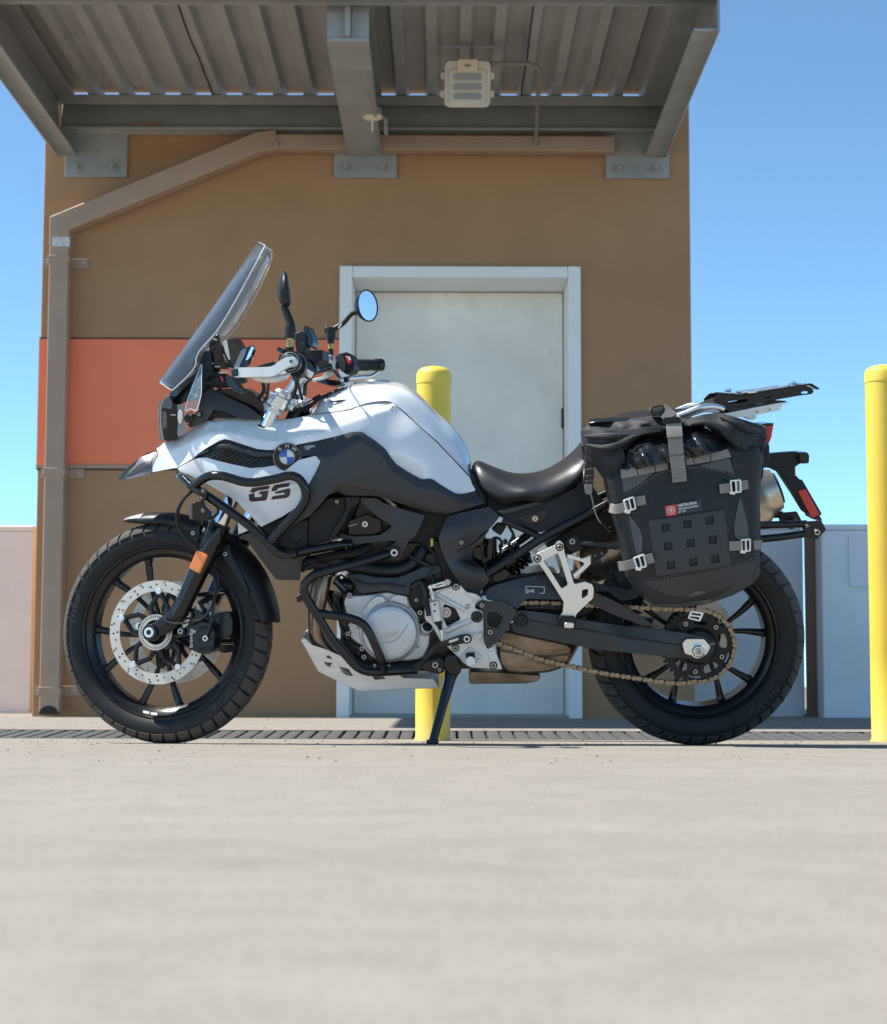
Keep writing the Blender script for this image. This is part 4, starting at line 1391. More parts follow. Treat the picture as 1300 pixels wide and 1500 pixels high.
# thin part line across the tank flank
ln = MB(); q = [B(x, y, T_P1(x, y) + 0.0003) for x, y in C(Z4, (418, 225), (432, 160), (445, 205), (470, 250), (490, 285))[3:]]
# ---- tank crown between the seams
rows = [C(Z4, (72, 280, 0), (72, 284, .06), (68, 291, .122)),
        C(Z4, (110, 222, 0), (112, 245, .066), (116, 283, .124)),
        C(Z4, (160, 163, 0), (162, 205, .074), (165, 278, .127)),
        C(Z4, (280, 112, 0), (281, 152, .080), (282, 264, .128)),
        C(Z4, (360, 97, 0), (362, 132, .080), (360, 240, .127)),
        C(Z4, (430, 90, 0), (432, 120, .080), (432, 216, .124)),
        C(Z4, (560, 84, 0), (575, 120, .080), (561, 207, .119)),
        C(Z4, (650, 95, 0), (690, 160, .082), (648, 262, .121)),
        C(Z4, (740, 150, 0), (780, 235, .084), (755, 362, .125)),
        C(Z4, (850, 258, 0), (885, 355, .085), (857, 450, .126)),
        C(Z4, (960, 360, 0), (985, 470, .084), (966, 563, .120)),
        C(Z4, (1045, 475, 0), (1050, 580, .075), (1050, 652, .112)),
        C(Z4, (1085, 590, 0), (1082, 650, .06), (1080, 688, .106))]
mb = MB(); mb.symloft(rows, ku=5, kv=6)
tk = P(mb, 'fuel_tank', 'white', angle=60)
cp = MB(); cp.lathe([(0, 0.010), (0.030, 0.010), (0.036, 0.005), (0.037, -0.01), (0, -0.01)], B(*C(Z4, (490, 92))[0], 0.0), (0.03, 0, 1), 28); P(cp, 'fuel_cap', 'steelbolt', tk)
# raised panel on the crown, in front of the cap, with a dark recess
s = MB(); s.tube([B(x, y, t) for x, y, t in C(Z4, (185, 212, .105), (250, 205, .105), (345, 197, .103))], [0.0015, 0.003, 0.001], 8); P(s, 'crown_groove', 'seam', tk)
# hinge latch in front of the tank
for i, (x, y, t) in enumerate(C(Z4, (190, 155, .03), (228, 138, .03), (262, 130, .03))):
    s = MB(); s.box(B(x, y, t), (0.016, 0.03, 0.007), Matrix.Rotation(R(-22), 3, 'Y')); P(s, 'clip', 'gloss', bevel=0.001)
    s = MB(); s.box(B(x, y + 12, t + 0.012), (0.010, 0.012, 0.005), Matrix.Rotation(R(-22), 3, 'Y')); P(s, 'clip', 'steelbolt', bevel=0.001)
s = MB(); s.tube([B(x, y, t) for x, y, t in C(Z4, (20, 270, .06), (60, 235, .06), (120, 190, .05), (190, 160, .04))], [0.012, 0.008, 0.006, 0.004], 10); P(s, 'cable_loom', 'plastic')
s = MB(); s.tube([B(x, y, t) for x, y, t in C(Z4, (15, 240, -.02), (60, 215, -.02), (130, 170, -.02))], [0.014, 0.010, 0.005], 10); P(s, 'cable_loom', 'plastic')

# ---- dark beak tip
tipo = C(Z3, (65, 620), (68, 596), (110, 552), (160, 510), (205, 475), (245, 448), (290, 436), (312, 452), (302, 480), (285, 530), (266, 579), (230, 590), (180, 602), (110, 616))
T_tip = tps(C(Z3, (65, 620, .001), (110, 552, .0), (160, 510, .0), (245, 448, .0), (290, 436, .002), (312, 452, .012), (266, 579, .043), (180, 602, .028), (110, 616, .012), (230, 520, .030), (270, 480, .022)), 1e-4)
mb = MB(); mb.skin(tipo, T_tip, 0.006, step=4)
pair(mb, 'beak_tip', 'tipgrey', angle=40, bevel=0.0012)
# recessed facet on the tip
fac = rc(C(Z3, (120, 585), (180, 530), (275, 470), (262, 540), (225, 555), (110, 598)), 2, 2)
mb = MB(); mb.skin(fac, lambda x, y: T_tip(x, y) + 0.0022, 0.003, step=4); pair(mb, 'beak_facet', 'grey', bevel=0.0008)
slot = C(Z3, (298, 408), (318, 396), (345, 382), (330, 398), (306, 414))
mb = MB(); mb.skin(slot, lambda x, y: T_P1(x, y) + 0.003, 0.004, step=3); P(mb, 'beak_slot', 'seam')

# ---- lower white panel with the two letters
p2 = C(Z3, (432, 546), (480, 520), (541, 489), (580, 480), (620, 478), (660, 487), (700, 500), (780, 520), (900, 545), (980, 540), (1040, 530), (1180, 500), (1313, 466), (1344, 503), (1310, 575), (1268, 648), (1240, 710), (1222, 752), (1180, 800), (1100, 852), (965, 917), (905, 852), (850, 800), (825, 768), (780, 735), (640, 655), (560, 612), (500, 585), (450, 563))
T_P2 = tps(C(Z3, (432, 546, .085), (541, 489, .121), (620, 478, .138), (700, 500, .158), (900, 545, .192), (1040, 530, .200), (1180, 500, .208), (1313, 466, .212), (1344, 503, .214), (1268, 648, .228), (1222, 752, .226), (1100, 852, .212), (965, 917, .196), (850, 800, .186), (780, 735, .176), (640, 655, .145), (450, 563, .092), (950, 640, .208), (1000, 760, .212), (1120, 700, .222), (700, 590, .163)), 1e-4)
mb = MB(); mb.skin(p2, T_P2, 0.007, step=5.5)
P2 = pair(mb, 'lower_fairing', 'white', angle=48, bevel=0.0012)
# little white fin under it
fin = C(Z3, (815, 860), (892, 938), (822, 965))
mb = MB(); mb.skin(fin, lambda x, y: 0.165, 0.006, step=6); pair(mb, 'fairing_fin', 'white')

# stencil letters
def decal(z, pts, tf, up=0.0008, th=0.0012, material='gsdark', name='lettering', parent=None, r=1.0):
    mb = MB(); mb.skin(rc(C(z, *pts), r, 2), lambda x, y: tf(x, y) + up, th, step=3.5)
    return P(mb, name, material, parent)
G1 = [(895, 695), (912, 672), (1018, 657), (1012, 678), (935, 690), (925, 700)]
G2 = [(888, 712), (925, 705), (922, 728), (945, 730), (966, 727), (972, 710), (950, 712), (958, 694), (1012, 688), (1000, 742), (988, 750), (905, 757), (892, 748)]
S1 = [(1035, 672), (1055, 652), (1148, 640), (1140, 662), (1072, 672), (1070, 682), (1052, 690), (1033, 692)]
S2 = [(1052, 698), (1140, 674), (1152, 684), (1143, 722), (1122, 733), (1030, 745), (1038, 724), (1112, 712), (1116, 700), (1058, 708)]
for sh in (G1, G2, S1, S2):
    cxm = sum(p[0] for p in sh) / len(sh); cym = sum(p[1] for p in sh) / len(sh)
    decal(Z3, [(p[0] + (2.4 if p[0] > cxm else -2.4), p[1] + (2 if p[1] > cym else -2)) for p in sh], T_P2, 0.0004, material='gsred', parent=P2)
    decal(Z3, sh, T_P2, 0.0012, parent=P2)

# ---- air intake insert with slats
ins = C(Z3, (541, 480), (600, 431), (650, 401), (735, 362), (850, 396), (940, 426), (1060, 430), (1075, 480), (1050, 530), (980, 541), (900, 546), (700, 501), (620, 479))
T_in = lambda x, y: T_P1(x, y) - 0.012
mb = MB(); mb.skin(ins, T_in, 0.006, step=6); io = pair(mb, 'air_intake', 'plastic', angle=45)
sp = rc(C(Z3, (678, 412), (700, 395), (770, 393), (850, 425), (930, 440), (1040, 445), (1042, 470), (940, 475), (860, 450), (760, 420)), 2, 2)
mb = MB(); mb.skin(sp, lambda x, y: T_P1(x, y) + 0.002, 0.010, step=5); P(mb, 'intake_blade', 'grey', io, bevel=0.001)
mb = MB(); mb.skin(C(Z3, (548, 478), (600, 437), (640, 425), (632, 437), (600, 452)), lambda x, y: T_P1(x, y) - 0.002, 0.006, step=5); P(mb, 'intake_lip', 'black', io)
for i in range(9):
    x0 = 640 + i * 30; y0 = 470 + i * 5.2
    x1 = x0 + 92 - i * 4; y1 = y0 - 36 + i * 1.2
    pts = C(Z3, (x0, y0), (x1, y1), (x1 + 6, y1 + 7), (x0 + 8, y0 + 8))
    mb = MB(); mb.skin(pts, lambda x, y: T_P1(x, y) - 0.003, 0.008, step=6); P(mb, 'slat', 'black', io)

# ---- roundel
rcx, rcy = C(Z3, (1130, 474))[0]
rO = B(rcx, rcy, 0.2085)
rn = Vector((0.0, -1, 0.05)).normalized()
rd_ = MB(); rd_.lathe([(0, 0.0), (0.0395, 0.0), (0.0400, -0.001), (0.0405, -0.004), (0.0405, -0.016), (0, -0.016)], rO, rn, 48); ro = P(rd_, 'roundel', 'gloss')
xx, yy = Vector((1, 0, 0)), Vector((0, 0.05, 1)).normalized()
def ringpart(r0, r1, a0, a1, h, material, name='emblem'):
    m = MB(); n = max(6, int((a1 - a0) / 0.15)); V = []
    for r in (r0, r1):
        for i in range(n + 1):
            a = a0 + (a1 - a0) * i / n
            V.append(rO + rn * h + xx * (r * math.cos(a)) + yy * (r * math.sin(a)))
    F = [(i, i + 1, n + 2 + i, n + 1 + i) for i in range(n)]
    m.add(V, F); P(m, name, material, ro, solid=0.0008)
ringpart(0.0208, 0.0216, 0, 2 * math.pi, 0.0012, 'steelbolt'); ringpart(0.0378, 0.0388, 0, 2 * math.pi, 0.0012, 'steelbolt')
for k in range(4):
    ringpart(0.0004, 0.0206, math.pi / 2 * k, math.pi / 2 * (k + 1), 0.0010, 'blue' if k % 2 == 1 else 'enamelwhite')
for chn, a in (('B', 132), ('M', 90), ('W', 48)):
    d = xx * math.cos(R(a)) + yy * math.sin(R(a)); tn = xx * math.sin(R(a)) - yy * math.cos(R(a))
    text(chn, 0.0135, 'print', rO + rn * 0.0012 + d * 0.0252, tn, d, ro, align='CENTER', sx=1.1)

# ---- graphite tank cover
p3 = C(Z4, (-5, 484), (100, 462), (250, 427), (330, 405), (380, 403), (405, 411), (430, 430), (480, 462), (540, 512), (555, 531), (570, 556), (590, 583), (612, 609), (650, 635), (700, 666), (765, 702), (790, 704), (820, 699), (845, 706), (880, 731), (930, 763), (980, 791), (1010, 798), (1040, 796), (1075, 788), (1108, 778), (1168, 852), (1080, 882), (930, 926), (800, 905), (650, 860), (500, 812), (440, 806), (370, 806), (285, 802), (240, 780), (180, 800), (120, 872), (60, 935), (-22, 981), (-95, 1035), (-60, 940), (0, 840), (45, 760), (90, 680), (138, 592), (104, 546), (0, 560), (-25, 530))
BASE3 = tps(C(Z4, (-5, 484, .214), (250, 427, .228), (390, 456, .234), (540, 560, .226), (700, 720, .206), (845, 780, .188), (980, 830, .166), (1108, 800, .130), (1168, 852, .126), (930, 926, .162), (500, 765, .228), (280, 712, .242), (180, 800, .236), (-22, 981, .224), (-95, 1035, .217), (45, 760, .232), (138, 592, .228), (0, 560, .214)), 1e-4)
RIDGE3 = above(C(Z4, (-30, 560), (105, 548), (170, 575), (300, 498), (390, 456), (455, 500), (525, 560), (585, 660), (700, 735), (790, 772), (860, 775), (980, 835), (1170, 850)))
CHAM3 = above(C(Z4, (-100, 1100), (180, 802), (250, 722), (285, 716), (400, 738), (520, 768), (700, 832), (880, 905), (1170, 905)))
def T_P3(x, y):
    return BASE3(x, y) - max(0, RIDGE3(x, y)) * 0.0012 - max(0, -CHAM3(x, y)) * 0.0017
mb = MB(); mb.skin(p3, T_P3, 0.008, step=4)
P3 = pair(mb, 'tank_cover', 'grey', angle=44, bevel=0.0012)
decal(Z4, [(22, 492), (92, 484), (95, 498), (66, 502), (60, 513), (30, 515), (34, 503)], T_P3, material='greyprint', parent=P3)

# ---- frame cover under it
p4 = rc(C(Z13, (700, 62), (860, 64), (930, 112), (1080, 160), (1200, 195), (1318, 228), (1290, 300), (1240, 400), (1225, 425), (1160, 475), (1112, 565), (1092, 640), (1030, 662), (962, 622), (955, 545), (1060, 470), (990, 470), (840, 482), (650, 502), (500, 432), (520, 402), (640, 432), (880, 420), (960, 372), (1004, 325), (880, 250), (720, 112)), 2, 2)
mb = MB(); mb.skin(p4, tps(C(Z13, (700, 62, .182), (1000, 150, .172), (1318, 228, .160), (1090, 640, .165), (1000, 470, .170), (650, 502, .165), (500, 432, .155), (1150, 350, .176), (960, 372, .172)), 1e-4), 0.012, step=6)
P4 = pair(mb, 'frame_cover', 'grey', angle=45, bevel=0.0016)
p4b = rc(C(Z13, (555, 52), (700, 50), (688, 115), (605, 165), (560, 290), (420, 490), (385, 480), (470, 330), (570, 160)), 2, 2)
mb = MB(); mb.plate(p4b, 0.190, 0.02); pair(mb, 'cover_strut', 'plastic', bevel=0.002)
pbolt(Z13, 1025, 585, .168, 6.0, 'alubright', P4)
# shaded housings seen through the openings
mb = MB(); mb.plate(rc(C(Z13, (390, 60), (560, 50), (565, 170), (400, 480), (200, 520), (205, 250), (330, 130)), 3, 2), 0.160, 0.10); ho = P(mb, 'radiator_housing', 'plastic', bevel=0.003)
pbolt(Z13, 480, 95, .162, 2.6, 'steelbolt', ho)
mb = MB(); mb.lathe([(0, .0), (.022, .0), (.026, -.004), (.026, -.12), (0, -.12)], B(*C(Z13, (105, 400))[0], 0.175), (0.25, -1, 0.1), 24)
mb.plate(rc(C(Z13, (0, 330), (80, 300), (205, 262), (200, 520), (60, 560), (-60, 500)), 4, 2), 0.172, 0.06); P(mb, 'radiator_fan', 'plastic', bevel=0.004)
mb = MB(); mb.plate(rc(C(Z13, (585, 280), (760, 215), (900, 270), (910, 380), (820, 420), (590, 420)), 3, 2), 0.13, 0.05); mo = P(mb, 'valve_motor', 'gloss', bevel=0.003)
pbolt(Z13, 748, 310, .132, 4.6, 'alubright', mo)
s = MB(); s.lathe([(0, .0012), (.0042, .0012), (.0042, 0)], B(*C(Z13, (748, 310))[0], .1385), NEAR, 12); P(s, 'screw_head', 'copper', mo)
s = MB(); s.tube([B(*p) for p in C(Z13, (590, 330, .134), (640, 318, .134), (672, 306, .134))], [.003, .0025, .0015], 8); P(s, 'lever', 'alubright', mo)
hose(C(Z13, (300, 640, .14), (500, 600, .14), (660, 580, .13), (800, 520, .12)), 0.013, 'plastic', 'frame_tube')
hose(C(Z13, (120, 700, .12), (400, 650, .12), (560, 690, .12), (760, 740, .12), (980, 760, .13), (1130, 730, .13), (1240, 640, .12), (1290, 560, .11)), 0.020, 'hose', 'coolant_hose', n=14)

# ---- lower duct panel behind the front wheel
p7 = rc(C(Z3, (820, 985), (890, 955), (1000, 1000), (1090, 1090), (1180, 1105), (1290, 1080), (1225, 1130), (1210, 1258), (1062, 1254), (960, 1120), (880, 1008)), 2, 2)
mb = MB(); mb.skin(p7, tps(C(Z3, (820, 985, .13), (890, 955, .15), (1090, 1090, .185), (1290, 1080, .19), (1210, 1258, .165), (1062, 1254, .145), (960, 1120, .15)), 1e-4), 0.01, step=6)
pair(mb, 'lower_duct', 'grey', bevel=0.0015)
mb = MB(); mb.plate(rc(C(Z3, (960, 920), (1100, 860), (1230, 760), (1250, 880), (1300, 900), (1300, 1090), (1160, 1090), (1080, 1040)), 4, 2), 0.15, 0.12); P(mb, 'radiator_shroud', 'plastic', bevel=0.004)
mb = MB(); mb.plate(rc(C(Z3, (1000, 640), (1200, 640), (1200, 1200), (1090, 1240)), 4, 2), 0.10, 0.2); P(mb, 'radiator', 'black', bevel=0.004)

# ---- knee panel
p5 = rc(C(Z14, (330, 212), (500, 172), (690, 132), (785, 215), (742, 268), (700, 318), (620, 368), (545, 470), (540, 592), (636, 662), (692, 770), (604, 882), (500, 872), (440, 800), (380, 712), (310, 590), (275, 500), (252, 420), (272, 350)), 2, 2)
T_P5 = tps(C(Z14, (330, 212, .150), (690, 132, .128), (785, 215, .130), (620, 368, .150), (545, 470, .150), (540, 592, .150), (636, 662, .165), (692, 770, .166), (604, 882, .150), (500, 872, .148), (310, 590, .165), (252, 420, .168), (420, 300, .172), (450, 450, .174), (480, 650, .185), (560, 750, .180), (400, 590, .172)), 1e-4)
mb = MB(); mb.skin(p5, T_P5, 0.010, step=5)
P5 = pair(mb, 'knee_panel', 'grey', angle=40, bevel=0.0016)
wdg = rc(C(Z14, (415, 522), (560, 462), (640, 392), (745, 268), (700, 318), (618, 366), (545, 470)), 1, 2)
mb = MB(); mb.skin(C(Z14, (415, 520), (545, 462), (690, 330), (640, 415), (550, 500)), lambda x, y: T_P5(x, y) + 0.005, 0.012, step=5); P(mb, 'panel_ridge', 'grey', P5, bevel=0.002)
mb = MB(); mb.skin(C(Z14, (425, 598), (545, 592), (638, 662), (560, 640)), lambda x, y: T_P5(x, y) + 0.006, 0.012, step=5); P(mb, 'panel_ridge', 'plastic', P5, bevel=0.002)
pbolt(Z14, 450, 440, .1765, 3.0, 'steelbolt', P5)

# ---- seat
rows = [C(Z7, (162, 205, 0), (160, 235, .05), (168, 300, .075), (185, 352, .065)),
        C(Z7, (180, 182, 0), (185, 220, .06), (200, 330, .095), (225, 405, .085)),
        C(Z7, (220, 178, 0), (226, 222, .072), (245, 365, .112), (275, 445, .100)),
        C(Z7, (310, 214, 0), (320, 262, .09), (340, 410, .130), (370, 497, .115)),
        C(Z7, (430, 256, 0), (440, 305, .10), (455, 415, .148), (458, 480, .132)),
        C(Z7, (540, 267, 0), (550, 322, .105), (560, 405, .158), (550, 466, .142)),
        C(Z7, (670, 245, 0), (680, 312, .11), (690, 405, .158), (668, 482, .142)),
        C(Z7, (800, 180, 0), (812, 262, .11), (825, 370, .150), (800, 432, .135)),
        C(Z7, (900, 100, 0), (912, 192, .10), (930, 290, .140), (920, 350, .130)),
        C(Z7, (975, 15, 0), (990, 105, .10), (1010, 205, .130), (1010, 270, .122)),
        C(Z7, (1080, -70, 0), (1090, 10, .10), (1100, 110, .122), (1100, 170, .112)),
        [(905, 606, 0), (905, 618, .10), (908, 640, .12), (908, 652, .11)],
        [(960, 600, 0), (960, 612, .09), (960, 634, .11), (960, 646, .10)],
        [(1010, 598, 0), (1010, 606, .05), (1010, 620, .07), (1010, 630, .06)]]
mb = MB(); mb.symloft(rows, ku=4, kv=6)
seat = P(mb, 'seat', 'vinyl', angle=60)

# ---- side cover below the seat with the seat lock
p6 = rc(C(Z7, (340, 545), (420, 520), (590, 484), (760, 450), (900, 385), (1000, 290), (1080, 420), (1142, 486), (900, 612), (660, 702), (400, 592)), 3, 2)
mb = MB(); mb.skin(p6, tps(C(Z7, (340, 545, .115), (590, 484, .125), (900, 385, .125), (1000, 290, .12), (1142, 486, .13), (660, 702, .135), (400, 592, .125)), 1e-4), 0.012, step=6)
P6 = pair(mb, 'side_cover', 'plastic', bevel=0.0016)
mb = MB(); mb.plate(rc(C(Z7, (345, 545), (590, 484), (760, 450), (900, 384), (895, 400), (640, 500), (395, 570)), 2, 2), 0.133, 0.008); P(mb, 'cover_lip', 'grey', P6, bevel=0.0015)
mb = MB(); mb.plate(rc(C(Z7, (480, 592), (600, 562), (718, 522), (712, 570), (690, 605), (640, 635), (560, 632)), 2, 3), 0.137, 0.006); lk_ = P(mb, 'lock_recess', 'gloss', P6, bevel=0.001)
lp_ = B(*C(Z7, (620, 598))[0], .139)
s = MB(); s.lathe([(0, .004), (.0082, .004), (.0092, .003), (.0095, 0), (0, 0)], lp_, NEAR, 20); lo_ = P(s, 'seat_lock', 'muffler')
s = MB(); s.box(lp_ + Vector((0, -.0042, 0)), (.0024, .001, .009)); P(s, 'key_slot', 'seam', lo_)

# ---- windscreen: curved clear sheet, swept back at its edges
cen = cr(C(Z1, (328, 990), (400, 890), (600, 615), (770, 372), (950, 112)), 8)
edg = cr(C(Z1, (400, 1047), (470, 985), (545, 900), (565, 810), (690, 662), (800, 482), (900, 300), (990, 128)), 6)
def resample(pl, n):
    P_ = [np.array(p) for p in pl]
    d = [0]
    for a, b in zip(P_, P_[1:]): d.append(d[-1] + np.linalg.norm(b - a))
    out = []
    for i in range(n):
        s_ = d[-1] * i / (n - 1)
        j = max(k for k in range(len(d)) if d[k] <= s_ + 1e-9); j = min(j, len(P_) - 2)
        f = (s_ - d[j]) / max(1e-9, d[j + 1] - d[j])
        out.append(tuple(P_[j] * (1 - f) + P_[j + 1] * f))
    return out
NV = 26
cen = resample(cen, NV); edg = resample(edg, NV)
def wid(v):  # half width along the height
    return np.interp(v, [0, .08, .2, .32, .5, .75, .92, .97, 1.0], [.110, .125, .135, .150, .185, .185, .165, .145, .10])
rows = []
for i in range(NV):
    v = i / (NV - 1)
    w_ = float(wid(v))
    c0 = B(*cen[i], 0); e0 = B(*edg[i], w_)
    row = []
    for j in range(-12, 13):
        q_ = j / 12
        k_ = abs(q_) ** 1.9
        row.append(Vector((c0.x + (e0.x - c0.x) * k_, -w_ * q_, c0.z + (e0.z - c0.z) * k_)))
    rows.append(row)
mb = MB(); mb.loft(rows, cap=False)
ws = P(mb, 'windscreen', 'screen', solid=0.004, angle=60)
per = [r[0] for r in rows] + rows[-1][1:-1] + [r[-1] for r in reversed(rows)] + list(reversed(rows[0][1:-1]))
mb = MB(); mb.tube(per, 0.0022, 6, closed=True); P(mb, 'screen_edge', 'screenedge', ws)
for x, y in ((600, 633), (400, 908)):
    s = MB(); s.lathe([(0, .006), (.006, .004), (.007, 0), (.007, -.006), (0, -.006)], B(*C(Z1, (x + 6, y + 4))[0], .03), Vector((-.8, -.1, .5)), 12); P(s, 'screen_bolt', 'gloss', ws)

# ---- screen carrier and nose trim
p8 = rc(C(Z12, (205, 692), (360, 580), (480, 478), (525, 390), (548, 285), (600, 235), (650, 262), (655, 420), (650, 560), (560, 655), (430, 765), (270, 800), (210, 792)), 3, 2)
mb = MB(); mb.skin(p8, tps(C(Z12, (205, 692, .03), (360, 580, .07), (525, 390, .095), (600, 235, .09), (655, 420, .10), (650, 560, .105), (430, 765, .088), (210, 792, .045), (480, 560, .10)), 1e-4), 0.01, step=4)
pair(mb, 'screen_carrier', 'plastic', bevel=0.0015)
st_ = rc(C(Z12, (207, 690), (360, 582), (470, 490), (525, 395), (535, 420), (480, 530), (340, 660), (222, 786), (210, 780)), 2, 2)
mb = MB(); mb.skin(st_, tps(C(Z12, (207, 690, .034), (360, 582, .074), (525, 395, .099), (480, 530, .102), (340, 660, .088), (215, 785, .05)), 1e-4), 0.006, step=4); pair(mb, 'carrier_trim', 'grey', bevel=0.001)
p9 = rc(C(Z12, (520, 790), (560, 700), (650, 632), (720, 682), (870, 762), (1010, 822), (1110, 890), (1205, 972), (1080, 975), (940, 958), (900, 935), (800, 890), (668, 866), (640, 930), (600, 972), (500, 1035), (430, 1062), (400, 1020), (455, 930), (520, 880)), 3, 2)
mb = MB(); mb.skin(p9, tps(C(Z12, (520, 790, .115), (650, 632, .10), (870, 762, .115), (1205, 972, .125), (940, 958, .13), (668, 866, .125), (600, 972, .12), (430, 1062, .10), (400, 1020, .098)), 1e-4), 0.012, step=4)
P9 = pair(mb, 'nose_trim', 'grey', bevel=0.002)
mb = MB(); mb.plate(rc(C(Z12, (660, 870), (800, 890), (940, 958), (640, 962)), 2, 2), 0.10, 0.2); P(mb, 'nose_frame', 'plastic')
mb = MB(); mb.lathe([(0, .002), (.0085, .002), (.010, 0), (.010, -.004), (0, -.004)], B(*C(Z12, (517, 918))[0], .122), NEAR, 18); P(mb, 'grommet', 'seam', P9)
pbolt(Z12, 517, 916, .125, 2.6, 'steelbolt', P9, ring=False); pbolt(Z12, 430, 916, .118, 2.2, 'steelbolt', P9)
mb = MB(); mb.plate(rc(C(Z12, (350, 950), (420, 890), (470, 930), (455, 980), (380, 1010)), 2, 2), 0.115, 0.02); P(mb, 'lamp_stay', 'plastic', bevel=0.002)
# clear wing beside the screen
wg = rc(C(Z12, (540, 388), (550, 400), (546, 560), (545, 700), (520, 800), (490, 886), (430, 856), (374, 886), (398, 770), (455, 610)), 2, 2)
T_wg = tps(C(Z12, (540, 388, .125), (546, 560, .150), (545, 700, .150), (490, 886, .140), (374, 886, .125), (398, 770, .128), (455, 610, .13)), 1e-4)
mb = MB(); mb.skin(wg, T_wg, 0.004, step=5); wo = pair(mb, 'wind_deflector', 'clearplastic', bevel=0.0008)
mb = MB(); mb.tube([B(x, y, T_wg(x, y)) for x, y in wg], 0.0014, 5, closed=True); P(mb, 'deflector_edge', 'screenedge', wo)
mb = MB(); mb.skin(rc(C(Z12, (300, 880), (340, 868), (350, 940), (330, 1020), (300, 1010), (290, 940)), 2, 2), lambda x, y: .105, .02, step=5); P(mb, 'indicator_stalk', 'alubright', bevel=0.003)
mb = MB(); mb.skin(rc(C(Z12, (290, 1060), (370, 1008), (418, 1045), (380, 1105), (310, 1162), (285, 1125)), 2, 3), lambda x, y: .115, .03, step=5); P(mb, 'indicator_lens', 'clearplastic', bevel=0.003)

# ---- headlamp
hl = rc(C(Z12, (120, 830), (150, 742), (205, 712), (230, 790), (284, 800), (292, 1000), (290, 1172), (200, 1208), (150, 1195), (138, 1150), (122, 1000)), 3, 3)
mb = MB()
fr_ = [B(x, y, .075) for x, y in hl]
mb.prism(fr_, [Vector((p.x, -p.y, p.z)) for p in fr_])
hlo = P(mb, 'headlamp', 'gloss', bevel=0.006, seg=3)
mb = MB(); lr = []
for q_ in (-1, -.6, -.2, .2, .6, 1):
    bow = 0.004 - 0.008 * (1 - q_ * q_)
    lr.append([Vector((B(x, y, 0).x + bow, -q_ * .072, B(x, y, 0).z)) for x, y in C(Z12, (140, 770), (122, 830), (124, 1000), (138, 1150), (160, 1190))])
mb.loft(lr, cap=False); P(mb, 'headlamp_lens', 'headlamp', hlo, solid=0.003)
mb = MB(); mb.plate(rc(C(Z12, (135, 760), (155, 740), (205, 714), (240, 792), (230, 860), (130, 850)), 2, 2), .079, .158); P(mb, 'lamp_brow', 'clearplastic', hlo, bevel=0.002)
mb = MB(); mb.plate(rc(C(Z12, (132, 880), (165, 884), (178, 905), (178, 1050), (135, 1078)), 2, 2), .0765, .003); P(mb, 'lamp_window', 'headlamp', hlo)
mb = MB(); mb.plate(C(Z12, (220, 918), (275, 918), (275, 926), (220, 928)), .0765, .002); P(mb, 'lamp_mark', 'print', hlo)

# ---- dark fillers so that daylight does not show between tank, seat and frame
mb = MB(); mb.plate(rc(C(Z4, (900, 560), (1080, 640), (1130, 700), (1180, 800), (1200, 860), (1000, 960), (960, 1100), (900, 1250), (860, 1300), (560, 1300), (560, 1100), (640, 880)), 5, 2), .085, .17); P(mb, 'rear_dark_filler', 'plastic', bevel=0.008)
mb = MB(); mb.plate(rc(C(Z7, (170, 330), (400, 480), (700, 470), (950, 330), (1000, 420), (660, 690), (520, 640), (300, 560)), 5, 2), .06, .12); P(mb, 'seat_dark_filler', 'plastic', bevel=0.006)
mb = MB(); mb.plate(rc(C(Z7, (240, 930), (330, 1000), (500, 1010), (700, 980), (800, 1010), (800, 1100), (300, 1130), (240, 1180), (230, 1100)), 4, 2), .10, .2); P(mb, 'frame_dark_filler', 'black', bevel=0.006)
mb = MB(); mb.plate(rc(C(Z7, (150, 780), (250, 720), (300, 800), (400, 900), (290, 980), (200, 920)), 4, 2), .06, .12); P(mb, 'engine_dark_filler', 'gloss', bevel=0.008)
mb = MB(); mb.plate(rc(C(Z4, (150, 780), (480, 800), (620, 900), (600, 1100), (300, 1080), (150, 1060)), 5, 2), .075, .15); P(mb, 'tank_dark_filler', 'black', bevel=0.008)
# ================================================================== engine, frame, running gear
def mtube(pts, r, name, material, k=6, n=14, far=True, rnd=None, parent=None):
    """tube through (px, py, t) points and its mirror twin"""
    q = [tuple(B(*p)) for p in pts]
    q = cr(q, k) if rnd is None else rc(q, rnd, 6, closed=False)
    mb = MB(); mb.tube([Vector(p) for p in q], r, n)
    return pair(mb, name, material, far=far, parent=parent)

# ---- dark mass of the engine
mb = MB(); mb.plate(rc(C(Z6, (350, 300), (620, 230), (930, 120), (1050, 250), (1100, 330), (1250, 420), (1290, 700), (1240, 860), (900, 880), (500, 870), (400, 800), (340, 640)), 6, 2), .115, .23)
P(mb, 'engine_block', 'black', bevel=0.006)
mb = MB(); mb.plate(rc(C(Z13, (700, 300), (1000, 480), (1290, 480), (1290, 700), (800, 760), (440, 740), (440, 560)), 6, 2), .09, .18)
P(mb, 'cylinder_head', 'black', bevel=0.006)
